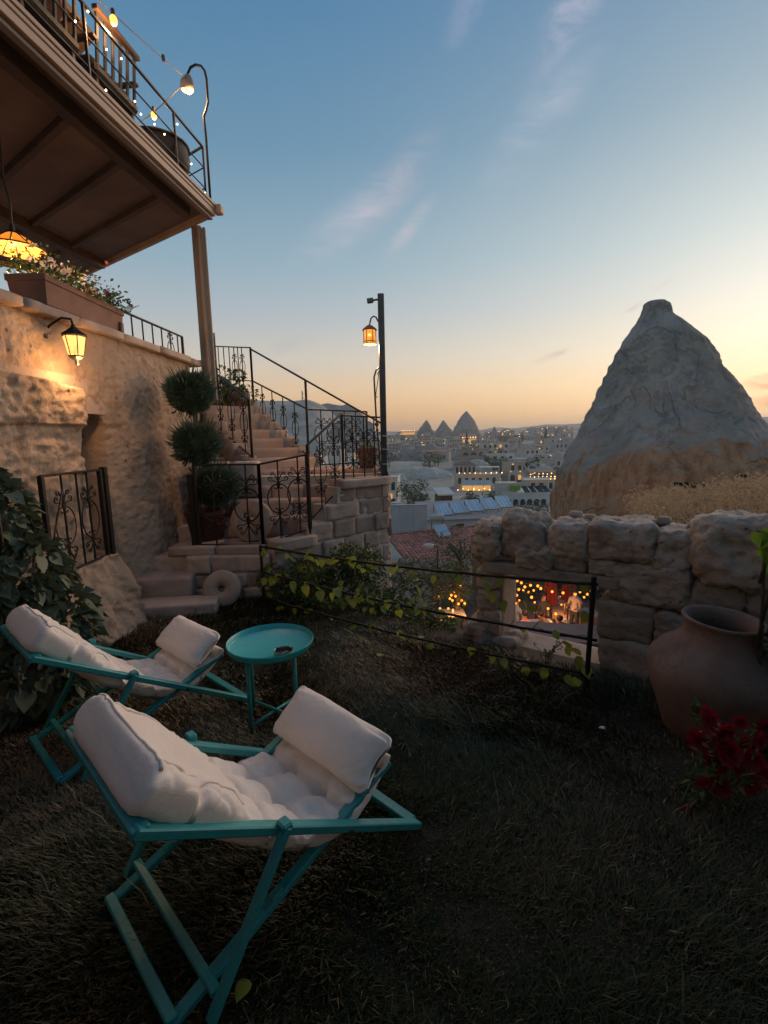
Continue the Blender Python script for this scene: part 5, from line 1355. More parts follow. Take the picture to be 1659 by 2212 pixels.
# ---------------------------------------------------------------- ivy on the left
def ivy():
    root = thing('ivy_bush', 'big dark ivy bush hanging over the ledge at the left edge', 'shrub', (-2.35, 2.9, 0)); g = random.Random(12)
    me = heart_leaf_mesh(1.0); me.materials.append(M_IVY)
    # masses it is made of: centre, radius
    ms = [(V(-2.40, 2.95, 1.15), V(.17, .26, .28)), (V(-2.28, 2.95, .80), V(.24, .30, .30)), (V(-2.20, 3.0, .48), V(.28, .36, .30)), (V(-2.15, 2.85, .18), V(.26, .36, .24)), (V(-2.45, 2.9, 1.38), V(.12, .16, .12))]
    n = 0
    for i in range(300):
        c, r = ms[min(4, int(g.random() * 4.4))]; p = V(g.gauss(0, 1), g.gauss(0, 1), g.gauss(0, 1)).normalized()
        if p.x < -.35: p.x = -p.x
        if p.y > .5: p.y = -p.y
        q = c + V(p.x * r.x, p.y * r.y, p.z * r.z) * g.uniform(.85, 1.06)
        o = place(me, 'leaf', None, root); az = math.atan2(p.y, p.x) + math.pi / 2 + g.uniform(-.6, .6)
        o.matrix_local = WM[root].inverted() @ Matrix.Translation(q) @ Matrix.Rotation(az, 4, 'Z') @ Matrix.Rotation(g.uniform(-.75, .1), 4, 'X') @ Matrix.Rotation(g.uniform(-.6, .6), 4, 'Y') @ Matrix.Scale(g.uniform(.06, .115), 4)
    parts = [ball_cloud(tuple(c), tuple(r * .92), 900, .075, 200 + i, aspect=.75, droop=.4) for i, (c, r) in enumerate(ms)]
    wpart(np_mesh('inner_leaves', *merge(parts)), 'inner_leaves', M_IVY, root)['kind'] = 'stuff'
    for k in range(8):
        a = V(-2.35, 2.9 + g.uniform(-.2, .2), 0); e = V(-2.2 + g.uniform(-.2, .25), 2.9 + g.uniform(-.3, .35), g.uniform(.5, 1.4)); MB().tube([a, a.lerp(e, .5) + V(.03, 0, .02), e], .006, 4).build('stem', M_BARK, root, world=True)
ivy()

# ---------------------------------------------------------------- lawn
def lawn():
    g = np.random.default_rng(17); n = 430000
    # denser towards the camera: sample in polar coordinates in front of it
    th = g.uniform(R(-58), R(58), n); rr = .55 + 4.9 * g.uniform(0, 1, n) ** .85
    x, y = rr * np.sin(th), rr * np.cos(th)
    s = (x - F0.x) * FN.x + (y - F0.y) * FN.y
    ok = (s < .22 + .05 * g.normal(size=n)) & (x > -2.32) & (y < 4.86)
    w = (x - RA.x) * (-RN.x) + (y - RA.y) * (-RN.y); ok &= ~((w > .02) & (x > .75))
    x, y, rr = x[ok], y[ok], rr[ok]; n = len(x)
    # clumps
    cl = np.sin(x * 9.1 + 2.3 * np.sin(y * 5.3)) * np.cos(y * 8.3 + 1.7 * np.sin(x * 6.1)); cl2 = np.sin(x * 2.7 + 1.1) * np.cos(y * 2.2 + x)
    dry = np.clip(.42 + .45 * np.sin(x * 2.1 + 2.0 * np.sin(y * 1.3) + 1.2) * np.cos(y * 1.9 - 1.0) + g.normal(0, .22, n), 0, 1)
    pt = lambda cx, cy, r_: np.exp(-(((x - cx) / r_) ** 2 + ((y - cy) / r_) ** 2))
    dry = np.clip(dry + .7 * pt(.0, 3.35, .6) + .8 * pt(-1.75, 2.25, .5) + .5 * pt(.35, 2.9, .4) - .5 * pt(.1, 2.4, .35), 0, 1)
    h = (.036 + .022 * cl + .014 * cl2) * g.uniform(.45, 1.35, n) * np.clip(1.25 - .08 * rr, .7, 1.2); h = np.clip(h, .012, .11); h *= np.where(dry > .75, .7, 1)
    tall = g.random(n) < .009; h[tall] *= 2.4
    flow = 2.5 * np.sin(x * 1.6 + .5) + 2.0 * np.cos(y * 1.9 + x); az = flow + g.normal(0, .9, n); lean = g.uniform(.35, 1.25, n)
    dx, dy = np.cos(az), np.sin(az); wx, wy = -dy, dx
    wd = (.0014 + .0007 * rr) * g.uniform(.7, 1.4, n)
    z0 = np.full(n, -.004)
    P = lambda fx, fz, k: np.stack([x + dx * lean * h * fx + wx * wd * k, y + dy * lean * h * fx + wy * wd * k, z0 + h * fz], 1)
    V_ = np.stack([P(0, 0, 1), P(0, 0, -1), P(.30, .55, .8), P(.30, .55, -.8), P(.95, .92, 0)], 1).reshape(-1, 3)
    i = np.arange(n)[:, None] * 5; F_ = np.concatenate([i + np.array([[0, 1, 3]]), i + np.array([[0, 3, 2]]), i + np.array([[2, 3, 4]])], 1).reshape(-1, 3)
    me = np_mesh('lawn_grass', V_, F_)
    gr = np.array([.018, .027, .008]); gr2 = np.array([.052, .066, .019]); dr = np.array([.30, .185, .085]); br = np.array([.095, .052, .025])
    k = g.random((n, 1)); c = (gr * (1 - k) + gr2 * k); dd = dry[:, None]; c = c * (1 - np.clip((dd - .45) * 2.2, 0, 1)) + (dr * k + br * (1 - k)) * np.clip((dd - .45) * 2.2, 0, 1)
    pale = g.random(n) < .012; c[pale] = np.array([.30, .26, .15])
    ca_ = me.color_attributes.new('tint', 'FLOAT_COLOR', 'POINT'); cc = np.ones((n, 5, 4), np.float32); cc[:, :, :3] = c[:, None, :]; ca_.data.foreach_set('color', cc.ravel())
    t = NT('grass_blade'); at = t.n('ShaderNodeAttribute'); at.attribute_name = 'tint'; t.base(at.outputs[0]); t.rough(.6)
    o = place(me, 'lawn_grass', t.m); stuff(o); tag(o, 'short dark garden grass with dry brown patches', 'grass')
lawn()
def fallen_leaves():
    g = random.Random(6); root = None
    for i, (px, py, s, lb) in enumerate(((815, 1413, .05, 'fallen pale leaf on the lawn left of the fence'), (905, 1375, .045, 'fallen leaf on the lawn under the lowest fence rod'), (530, 2118, .05, 'single green leaf lying under the nearest recliner'), (1305, 1570, .028, 'pale scrap lying on the dark lawn by the jar'))):
        p = atZ(px, py, .05); o = place(LEAF if i != 3 else PALE, 'fallen_leaf', None); o.matrix_world = Matrix.Translation(p) @ Matrix.Rotation(g.uniform(0, 6), 4, 'Z') @ Matrix.Rotation(R(80), 4, 'X') @ Matrix.Scale(s, 4); tag(o, lb, 'leaf', 'fallen leaves on the lawn')
PALE = LEAF.copy(); PALE.materials.clear(); PALE.materials.append(M_PETW)
fallen_leaves()
# ---------------------------------------------------------------- town in the valley
W_CREAM = simple('cream_plaster', (.58, .51, .435), (.47, .41, .35), .9, .8, 0, .2, 6, .02, rnd=.2)
W_WHITE = simple('white_plaster', (.64, .60, .55), (.53, .495, .45), .9, .8, 0, .2, 6, .02, rnd=.12)
W_GREY = simple('grey_render', (.46, .445, .43), (.36, .35, .34), .9, .7, 0, .3, 5, .02, rnd=.15)
W_STONE = simple('pale_cut_stone', (.47, .41, .34), (.37, .32, .265), .9, .6, 0, .4, 4, .03, rnd=.2)
R_RED = simple('red_clay_tile', (.52, .19, .13), (.40, .14, .10), .85, 3, 0, .3, 30, .006, rnd=.45)
R_BROWN = simple('brown_roofing', (.17, .12, .10), (.12, .085, .075), .85, 1, 0, .2, 8, .02, rnd=.2)
R_GREY = simple('grey_roofing', (.30, .29, .28), (.23, .22, .215), .85, 1, 0, .2, 8, .02, rnd=.2)
M_WIN = simple('dark_window', (.02, .02, .022), (.03, .03, .032), .25, 4, 0, 0, rnd=.2)
M_SHUT = simple('brown_shutter', (.10, .045, .03), (.07, .03, .02), .7, 4, 0, .2, 20, .01)
M_FRAME = simple('white_frame', (.62, .60, .57), (.5, .48, .45), .7, 4, 0, 0)
M_SOLAR = simple('solar_panel', (.58, .64, .70), (.48, .54, .60), .25, 2, .2, 0, rnd=.15)  # pale blue-white puts the sky's reflection into the panel colour
M_GLOW = glassmat('lit_room', (1.0, .50, .14), .55)
M_SIGNG = simple('green_board', (.16, .30, .03), (.13, .25, .03), .6, 3, 0, 0)
BALL = MB().ball((0, 0, 0), 1.0, 8, 6).mesh('bulb', True)
BALL2 = BALL.copy(); BALL.materials.append(M_FAR); BALL2.materials.append(M_TINY)
def bulb(root, p, r, me=None, name='lamp'):
    o = place(me or BALL, name, None, root); o.matrix_local = WM[root].inverted() @ Matrix.Translation(p) @ Matrix.Scale(r, 4); return o
WINB = MB().box((0, 0, 0), (1, 1, 1)).mesh('window'); WINB.materials.append(M_WIN)
LITB = WINB.copy(); LITB.materials.clear(); LITB.materials.append(M_GLOW)
FRB = WINB.copy(); FRB.materials.clear(); FRB.materials.append(M_FRAME)
def house(name, label, c, w, d, h, rz=0, wall=None, roof='flat', roofm=None, floors=2, cols=3, lit=0.0, group=None, lamps=0, seed=0, skirt=4.0, frames=False, rh=None, chimney=False, arches=0):
    g = random.Random(seed * 13 + 5); root = thing(name, label, 'building', tuple(c), rz, group); wall = wall or W_CREAM; roofm = roofm or R_BROWN
    MB().box((0, d / 2, (h - skirt) / 2), (w, d, h + skirt)).build('wall', wall, root)
    rh = rh or h * .22
    if roof == 'flat':
        mb = MB(); t = .12 + .02 * h
        mb.box((0, -.03, h + t / 2), (w + .16, .22, t)); mb.box((0, d - .0, h + t / 2), (w + .16, .22, t)); mb.box((-w / 2, d / 2, h + t / 2 - .01), (.2, d - .1, t - .02)); mb.box((w / 2, d / 2, h + t / 2 - .01), (.2, d - .1, t - .02)); mb.build('parapet', wall, root)
    elif roof == 'hip':
        o = .35; a = [V(-w / 2 - o, -o, h), V(w / 2 + o, -o, h), V(w / 2 + o, d + o, h), V(-w / 2 - o, d + o, h)]; k = min(w, d) * .42
        b = [V(-w / 2 + k, d / 2 - .05, h + rh), V(w / 2 - k, d / 2 - .05, h + rh)]
        MB().add([*a, *b], [(0, 1, 5, 4), (1, 2, 5), (2, 3, 4, 5), (3, 0, 4), (3, 2, 1, 0)]).build('roof', roofm, root)
    elif roof == 'shed':
        MB().add([V(-w / 2 - .3, -.3, h + .05), V(w / 2 + .3, -.3, h + .05), V(w / 2 + .3, d + .3, h + rh), V(-w / 2 - .3, d + .3, h + rh), V(-w / 2 - .3, -.3, h + .2), V(w / 2 + .3, -.3, h + .2), V(w / 2 + .3, d + .3, h + rh + .15), V(-w / 2 - .3, d + .3, h + rh + .15)],
                 [(0, 3, 2, 1), (4, 5, 6, 7), (0, 1, 5, 4), (1, 2, 6, 5), (2, 3, 7, 6), (3, 0, 4, 7)]).build('roof', roofm, root)
    if chimney: MB().box((w * .25, d * .5, h + rh * .7), (.5, .5, .9)).build('chimney', wall, root)
    fh = h / floors
    if roof == 'flat' and group == 'houses of the far town':
        if g.random() < .6: MB().box((g.uniform(-.25, .25) * w, d * .55, h + 1.1), (w * g.uniform(.3, .5), d * .5, 2.2)).build('upper_room', wall, root)
        if g.random() < .5: MB().lathe([(.1, 0), (.55, .02), (.55, 1.1), (.1, 1.2)], 8, (g.uniform(-.4, .4) * w, d * .4, h + .5)).build('water_tank', M_FRAME, root)
        if g.random() < .5: MB().bar((w * .3, d * .3, h), (w * .3, d * .3, h + 3.0), .12).build('aerial', M_GALV, root)
        if g.random() < .4: MB().box((0, -1.2, fh * .95), (w * .9, 2.2, .15)).build('balcony', wall, root)
    for f in range(floors):
        for i in range(cols):
            if g.random() < .12 and cols > 2: continue
            x = (-.5 + (i + .5) / cols) * w * .92 + g.uniform(-.05, .05) * w / cols; ww = min(w / cols * .42, 1.2); wh = min(fh * .5, 1.5); z = f * fh + fh * .52
            o = place(LITB if g.random() < lit else WINB, 'window', None, root); o.location = (x, -.02, z); o.scale = (ww, .10, wh)
            if frames:
                for sx in (-1, 1): q = place(FRB, 'frame', None, root); q.location = (x + sx * ww * .56, -.05, z); q.scale = (ww * .14, .1, wh * 1.2)
                q = place(FRB, 'sill', None, root); q.location = (x, -.08, z - wh * .58); q.scale = (ww * 1.4, .16, wh * .09)
    for i in range(arches):
        x = (-.5 + (i + .5) / arches) * w * .9; ww = w / arches * .62; mb = MB(); n = 10; vs = []
        poly = [(-ww / 2, 0), (ww / 2, 0)] + [(ww / 2 * math.cos(math.pi * k / n), fh * .5 + ww / 2 * math.sin(math.pi * k / n)) for k in range(n + 1)]
        m = len(poly); mb.add([V(x + a, -.05, b + .1) for a, b in poly] + [V(x + a, .3, b + .1) for a, b in poly], [tuple(range(m))[::-1], tuple(range(m, 2 * m))] + [(k, (k + 1) % m, m + (k + 1) % m, m + k) for k in range(m)])
        mb.build('arch', M_WIN, root)
    dist = math.hypot(c[0], c[1])
    for i in range(lamps):
        p = Vector((g.uniform(-.5, .5) * w, -.35, h * g.choice((.25, .55, .95, 1.02)) + g.uniform(-.2, .2))); o = place(BALL, 'lamp', None, root); o.location = p; o.scale = (max(.05, dist * .00055 * g.uniform(.7, 1.25)),) * 3
    return root
def hp(px0, px1, row, d): a = atY((px0 + px1) / 2, row, d); return a, (px1 - px0) / FPX * d

# --- red tiled house just below
def tiled_house(label, o, ang, L_, S_, zr, ze, hw, nrow, ncol, name='tiled_house'):
    """o: ridge left end (x,y); ang: ridge direction; slope falls towards the camera"""
    root = thing(name, label, 'building', (o[0], o[1], ze - hw)); d = V(math.cos(ang), math.sin(ang), 0); s = V(math.sin(ang), -math.cos(ang), 0)
    O = V(o[0], o[1], zr); E = O + s * S_ + V(0, 0, ze - zr); sl = (E - O); ln = sl.length; sd = sl.normalized(); nr = d.cross(sd); nr = nr if nr.z > 0 else -nr
    B = O - s * S_ + V(0, 0, ze - zr)
    # walls: gable ends and long sides
    for k, t in enumerate((.25, L_ - .25)):
        a, b, c = O + d * t, E + d * t - s * .35, B + d * t + s * .35; dz = V(0, 0, -hw)
        w = .1 * d; a = a - V(0, 0, .12); b = b - V(0, 0, .02); c = c - V(0, 0, .02)
        vs = [a - w, b - w, b + dz - w, c + dz - w, c - w, a + w, b + w, b + dz + w, c + dz + w, c + w]
        MB().add(vs, [(0, 1, 2, 3, 4), (9, 8, 7, 6, 5), (0, 5, 6, 1), (1, 6, 7, 2), (2, 7, 8, 3), (3, 8, 9, 4), (4, 9, 5, 0)]).build('gable_wall', W_WHITE, root, world=True)
    for q in (E - s * .35, B + s * .35):
        MB().bar(q + d * .3 + V(0, 0, -hw / 2 - .05), q + d * (L_ - .3) + V(0, 0, -hw / 2 - .05), .2, hw - .12).build('long_wall', W_CREAM, root, world=True)
    M = Matrix((d, sd, nr)).transposed()
    MB().cbox((O + E) / 2 + d * L_ / 2 - nr * .05, (L_, ln, .05), .01, M).build('roof_deck', R_BROWN, root, world=True)
    MB().cbox((O + B) / 2 + d * L_ / 2 - V(0, 0, .05), (L_, ln, .05), .01, Matrix((d, (B - O).normalized(), d.cross((B - O).normalized()))).transposed()).build('roof_deck', R_RED, root, world=True)
    # one curved tile, copied
    tw, tl = L_ / ncol, ln / nrow; tb = MB(); n = 5; vs = []
    for j, (y, lift) in enumerate(((0, .0), (tl * 1.12, .028))):
        for i in range(n): x = -tw / 2 + tw * i / (n - 1); vs.append(V(x, y, lift + .045 * math.sin(math.pi * i / (n - 1))))
    fs = [(i, i + 1, n + i + 1, n + i) for i in range(n - 1)]; vs += [v - V(0, 0, .02) for v in vs]; m = 2 * n
    fs = [f[::-1] for f in fs] if False else fs; fs += [tuple(x + m for x in f[::-1]) for f in fs[:n - 1]] + [(n + i, n + i + 1, m + n + i + 1, m + n + i) for i in range(n - 1)]
    tm = tb.add(vs, fs).mesh('roof_tile'); tm.materials.append(R_RED); g = random.Random(5)
    for r_ in range(nrow):
        for c_ in range(ncol):
            p = O + d * (tw * (c_ + .5)) + sd * (tl * r_) + nr * .005; o = place(tm, 'roof_tile', None, root)
            o.matrix_local = WM[root].inverted() @ (Matrix.Translation(p) @ M.to_4x4() @ Matrix.Rotation(g.uniform(-.02, .02), 4, 'Z'))
    for c_ in range(int(L_ / .42)):
        p = O + d * (.42 * c_ + .2); MB().lathe([(.11, -.23), (.11, .22)], 8, p + V(0, 0, .02), M=Matrix((V(0, 0, 1), s, d)).transposed()).build('ridge_tile', R_RED, root, world=True)
    return root, O, d, sd, nr, M
TH, tO, td, tsd, tnr, tM = tiled_house('red tiled house with a solar heater just below the garden', (.1, 34.0), R(22), 6.6, 4.0, -5.3, -6.6, 3.2, 12, 24)
for i in range(2):
    q = tO + V(math.sin(R(22)), -math.cos(R(22)), 0) * 3.68 + td * (2.0 + 1.7 * i); MB().box((q.x, q.y, -8.0), (.8, .16, 1.1), Matrix.Rotation(R(22), 3, 'Z')).build('window', M_WIN, TH, world=True)
def heater():
    root = thing('solar_heater', 'solar water heater with tank on the red tiled roof', 'heater', tuple(tO)); c = tO + td * 4.1 + tsd * .55
    M = tM @ Matrix.Rotation(R(-16), 3, 'X'); MB().cbox(c + tnr * .35 + tsd * .15, (1.05, 1.25, .09), .02, M).build('collector_frame', M_FRAME, root, world=True)
    MB().cbox(c + tnr * .405 + tsd * .15, (.95, 1.13, .02), .005, M).build('collector_glass', M_SOLAR, root, world=True)
    t = c + V(0, 0, .95) - tsd * .62; MB().lathe([(.02, -.62), (.2, -.6), (.22, -.55), (.22, .55), (.2, .6), (.02, .62)], 14, t, M=Matrix((V(0, 0, 1), tsd, td)).transposed()).build('tank', M_FRAME, root, world=True, smooth=True)
    for s in (-.45, .45):
        for e in (-.5, .45): MB().bar(c + td * s + tsd * e, c + td * s + tsd * e + V(0, 0, .7 if e < 0 else .3), .05).build('leg', M_GALV, root, world=True)
heater()
tiled_house('second tiled roof, older and partly hidden behind the red one', (4.3, 41.0), R(14), 5.4, 3.4, -6.3, -7.3, 2.5, 8, 20, 'tiled_house')
# --- long building with the solar racks
def rack_house():
    c, w = hp(920, 1112, 1150, 50); root = house('long_house', 'long low white house with brown shutters under a row of solar racks', V(c.x, 50, c.z - 1.2), w, 7, 2.5, R(4), W_WHITE, 'shed', R_GREY, 1, 5, 0, seed=3, frames=True, rh=1.0)
    for x in (-.34, -.12, .14): o = place(WINB.copy(), 'shutter', None, root); o.data.materials.clear(); o.data.materials.append(M_SHUT); o.location = (x * w, -.06, 1.2); o.scale = (.75, .12, 1.9)
    for i in range(5):
        p = V(c.x - w / 2 + 1.9 + i * 1.72, 51.6 + .35 * i, c.z + 1.75 + .12 * i); rk = thing('solar_rack', 'tilted solar rack coloured like reflected sky on the long low roof, number %s from the left' % ('one', 'two', 'three', 'four', 'five')[i], 'solar panel', tuple(p), R(16))
        for k in range(4): MB().cbox((-.60 + .40 * k, 0, .55), (.36, 1.9, .05), .01, Matrix.Rotation(R(33), 3, 'X')).build('panel', M_SOLAR, rk)
        for x in (-.75, .75): MB().bar((x, .75, 0), (x, .75, 1.0), .06).build('leg', M_GALV, rk); MB().bar((x, -.75, -.3), (x, -.75, .1), .06).build('leg', M_GALV, rk)
        MB().bar((-.8, -.8, .0), (.8, -.8, .0), .06).build('frame_rail', M_GALV, rk)
rack_house()
# --- grey wall left of it
def garden_wall():
    c, w = hp(800, 924, 1152, 47); root = thing('concrete_wall', 'long plain grey concrete wall beyond the red roof', 'wall', (c.x, 47, c.z))
    for i in range(4): MB().cbox((-w / 2 + w * (i + .5) / 4, 0, .75), (w / 4 - .02, .3, 4.0), .02).build('wall_panel', W_GREY, root)
    MB().cbox((0, 0, 2.8), (w + .1, .42, .1), .02).build('coping', W_GREY, root)
garden_wall()
# --- arched white house behind the lamp post
c, w = hp(806, 860, 1104, 82); wh = house('arched_house', 'white two-storey house with arches behind the stair corner', V(c.x, 82, c.z), w, 7, 5.6, R(-6), W_WHITE, 'flat', None, 2, 3, 0, seed=8, lamps=2, arches=3)
MB().cbox((.5, -.5, 2.6), (1.5, .2, .8), .03).build('lit_sign', M_GLOW, wh)
def car(label, c, rz, mt):
    root = thing('parked_car', label, 'car', tuple(c), rz)
    prof_ = [(-2.05, .35), (-2.1, .75), (-1.95, .95), (-1.0, 1.0), (-.45, 1.42), (1.1, 1.45), (1.75, 1.0), (2.05, .92), (2.1, .4), (1.9, .28), (-1.9, .28)]
    n = len(prof_); vs = [V(x, -.82 + (.14 if z > 1.1 else 0), z) for x, z in prof_] + [V(x, .82 - (.14 if z > 1.1 else 0), z) for x, z in prof_]
    MB().add(vs, [tuple(range(n))[::-1], tuple(range(n, 2 * n))] + [(i, (i + 1) % n, n + (i + 1) % n, n + i) for i in range(n)]).build('body', mt, root)
    for y in (-.80, .80):
        for x in (-1.3, 1.3): MB().lathe([(.05, -.1), (.32, -.1), (.32, .1), (.05, .1)], 14, (x, y, .32), M=Matrix.Rotation(R(90), 3, 'X')).build('wheel', M_WIN, root)
        MB().box((.35, y * .86, 1.2), (1.5, .05, .32)).build('side_window', M_WIN, root)
    MB().box((-.72, 0, 1.2), (.05, 1.2, .34), Matrix.Rotation(R(50), 3, 'Y')).build('windscreen', M_WIN, root)
c, w = hp(838, 864, 1106, 70); car('white parked car below the arched house', V(c.x, 70, c.z), R(15), W_WHITE)
tree('green_tree', 'round grey-green tree between the arched house and the pale rocks', atY(897, 1106, 74), 4.4, (2.2, 2.0, 1.9), 41, M_TREE, .22, 34, 110)
c, w = hp(950, 978, 1106, 64); house('kiosk', 'small dark kiosk with a bright tin roof beside the solar racks', V(c.x, 64, c.z), w, 2.5, 2.2, R(10), M_SHUT, 'shed', W_WHITE, 1, 2, 0, seed=4, rh=.7)
# --- terraced hotel
def hotel():
    c, w = hp(992, 1094, 1085, 105); z = c.z
    root = house('hotel_building', 'cream hotel with a brown hipped roof and lit terraces in mid valley', V(c.x, 112, z), w, 8, 5.4, R(-8), W_CREAM, 'flat', None, 2, 6, .1, seed=21, lamps=0, skirt=5)
    MB().box((-2.6, 3, 6.5), (4.8, 5, 2.2)).build('upper_storey', W_CREAM, root)
    a = [V(-5.4, .2, 7.6), V(.3, .2, 7.6), V(.3, 5.9, 7.6), V(-5.4, 5.9, 7.6), V(-3.4, 3, 8.5), V(-1.7, 3, 8.5)]
    MB().add(a, [(0, 1, 5, 4), (1, 2, 5), (2, 3, 4, 5), (3, 0, 4), (3, 2, 1, 0)]).build('roof', R_BROWN, root)
    for i in range(5): o = place(WINB, 'window', None, root); o.location = (-4.5 + i * .95, .45, 6.6); o.scale = (.5, .1, 1.3)
    MB().box((2.8, .6, 7.2), (4.6, 3.4, .12)).build('awning', W_WHITE, root)
    for x in (.8, 4.9): MB().bar((x, -.8, 5.6), (x, -.8, 7.2), .12).build('awning_post', M_FRAME, root)
    # lower terrace pavilion
    MB().box((-.6, -3.4, .2), (9.0, 4.6, 2.6)).build('terrace_block', W_CREAM, root)
    MB().box((-.6, -5.6, 1.95), (9.2, .16, .9)).build('terrace_parapet', W_CREAM, root)
    MB().box((-.2, -1.9, 2.6), (6.4, .1, 1.9)).build('lit_glazing', M_GLOW, root)
    MB().add([V(-3.8, -5.2, 3.5), V(3.4, -5.2, 3.5), V(3.0, -1.6, 4.3), V(-3.2, -1.6, 4.3), V(-3.8, -5.2, 3.62), V(3.4, -5.2, 3.62), V(3.0, -1.6, 4.42), V(-3.2, -1.6, 4.42)], [(0, 3, 2, 1), (4, 5, 6, 7), (0, 1, 5, 4), (1, 2, 6, 5), (2, 3, 7, 6), (3, 0, 4, 7)]).build('terrace_awning', W_WHITE, root)
    for x in (-3.6, -1.2, 1.2, 3.2): MB().bar((x, -5.1, 1.5), (x, -5.1, 3.5), .12).build('awning_post', M_FRAME, root)
    g = random.Random(3)
    for (x, y, zz) in [(-4.4 + i * 1.15, -5.8, 2.6 + .3 * (i % 2)) for i in range(9)] + [(-4 + i * 1.2, -.3, 5.9) for i in range(9)] + [(g.uniform(-1, 5), -6, g.uniform(.2, 3.2)) for i in range(7)]:
        o = place(BALL, 'lamp', None, root); o.location = (x, y, zz); o.scale = (g.uniform(.09, .14),) * 3
    # tall slim statue-like rock beside it is part of the rocks below
hotel()
# --- flat building on the right with a green board and dark racks
c, w = hp(1086, 1186, 1102, 76); rb = house('flat_roofed_building', 'pale flat-roofed building with a green board and arched ground floor near the cone', V(c.x, 76, c.z), w, 9, 2.6, R(-3), W_WHITE, 'flat', None, 1, 0, 0, seed=31, arches=6)
MB().box((-1.5, 1.2, 3.4), (1.7, .12, .8)).build('green_board', M_SIGNG, rb)
MB().box((-2.6, 3.0, 3.4), (3.2, 3, 1.6)).build('roof_room', W_CREAM, rb); MB().box((2.4, 4.0, 4.5), (4.2, 3.0, .12)).build('roof_canopy', W_WHITE, rb)
for x in (.6, 4.2): MB().bar((x, 2.8, 2.6), (x, 2.8, 4.5), .12).build('canopy_post', M_FRAME, rb)
for i in range(4): MB().cbox((.3 + 1.05 * i, 1.6, 3.1), (.85, 2.0, .06), .01, Matrix.Rotation(R(28), 3, 'X') @ Matrix.Rotation(R(12), 3, 'Z')).build('solar_panel', M_WIN, rb)
c, w = hp(1140, 1200, 1062, 92); lt = house('terrace_restaurant', 'dark hillside terrace strung with warm bulbs near the cone', V(c.x, 92, c.z), w, 6, 2.2, R(-8), W_STONE, 'flat', None, 1, 3, .2, seed=33)
for i in range(20): g = random.Random(i); o = place(BALL, 'lamp', None, lt); o.location = (-w / 2 + w * ((i % 7) + .5) / 7, -.4 - .3 * (i // 7), 2.4 + .55 * (i // 7) + g.uniform(-.15, .15)); o.scale = (g.uniform(.07, .11),) * 3
c, w = hp(1146, 1200, 1040, 118); pv = house('pavilion', 'open pavilion with a dark flat roof above the bulb-strung terrace', V(c.x, 118, c.z), w, 6, 2.0, R(-5), W_STONE, 'shed', R_BROWN, 1, 4, 0, seed=34, rh=.6, lamps=3)
c, w = hp(1098, 1130, 1042, 112); house('arched_house', 'narrow stone house with twin arches left of the dark pavilion', V(c.x, 112, c.z), w, 5, 4.4, R(4), W_STONE, 'flat', None, 2, 2, .3, seed=35, lamps=4, arches=2)
c, w = hp(994, 1052, 995, 190); house('arched_house', 'pale arched house above the smooth white rocks', V(c.x, 190, c.z), w, 8, 4.2, R(3), W_STONE, 'flat', None, 1, 3, .1, seed=36, lamps=2, arches=3)
c, w = hp(1040, 1100, 984, 240); house('stone_house', 'broad stone house on the slope above the hotel', V(c.x, 240, c.z), w, 9, 6, R(-4), W_CREAM, 'flat', None, 2, 5, .1, seed=37, lamps=3)
# --- trees and bushes of the near valley
for i, (px, row, d, h, r, lb) in enumerate(((992, 1252, 24, 2.7, (1.25, 1.1, 1.15), 'dark tree right of the red tiled roof'), (1150, 1118, 66, 2.4, (3.2, 1.6, 1.1), 'dark hedge-like trees below the flat-roofed building'),
        (1068, 1106, 84, 3.4, (1.8, 1.5, 1.4), 'dark tree in front of the lit hotel'), (1112, 1088, 88, 3.2, (1.6, 1.4, 1.2), 'bushy tree between hotel and flat-roofed building'), (1015, 1104, 82, 2.8, (1.5, 1.3, 1.2), 'low tree before the hotel terrace'),
        (845, 1120, 60, 1.6, (1.6, 1.2, .8), 'low bush above the grey concrete wall'), (986, 1318, 17.5, 2.3, (.9, .8, .85), 'leafy tree hung with bulbs left of the stone pillar'))):
    tree('valley_tree', lb, atY(px, row, d), h, r, 500 + i, M_TREE if d > 30 else M_BUSH, .03 + d * .0024, 20, 90, 'trees of the near valley')
for i, (px, row, d, h, r, lb) in enumerate(((905, 1262, 27, 1.5, (1.1, .9, .7), 'low round bush below the red roof left of the street lamp'), (868, 1270, 24, 1.3, (.9, .8, .6), 'dusty bush beside the gable of the red tiled house'),
        (935, 1300, 17, 1.2, (.9, .7, .55), 'dark bush at the foot of the street lamp'), (955, 1275, 21, 1.5, (.9, .8, .7), 'bush right of the street lamp'))):
    tree('valley_tree', lb, atY(px, row, d), h, r, 600 + i, M_TREE, .03 + d * .0026, 20, 90, 'trees of the near valley')
def cypress(px, row, d, h, i, lb):
    b = atY(px, row, d); root = thing('cypress_tree', lb, 'tree', tuple(b), 0, 'cypresses in the town')
    MB().tube([b - V(0, 0, 1), b + V(0, 0, h * .6)], h * .03, 6).build('trunk', M_BARK, root, world=True)
    g = np.random.default_rng(i); n = 1400; t = g.uniform(.05, 1, n); a = g.uniform(0, 6.28, n); r = h * .12 * np.sin(np.pi * t ** .6) * g.uniform(.5, 1.1, n)
    C = np.stack([b.x + r * np.cos(a), b.y + r * np.sin(a), b.z + t * h], 1); D_ = np.stack([np.cos(a) * .4, np.sin(a) * .4, np.ones(n)], 1)
    wpart(np_mesh('crown', *leaf_cloud(C, D_, np.full(n, h * .06), .35, droop=0, seed=i)), 'crown', M_TREE, root)
cypress(1178, 966, 330, 12, 1, 'dark pointed cypress near the cone edge'); cypress(1008, 962, 300, 8, 2, 'small dark cypress under the tallest far cone'); cypress(1128, 958, 380, 8, 3, 'slim cypress on the far right slope')

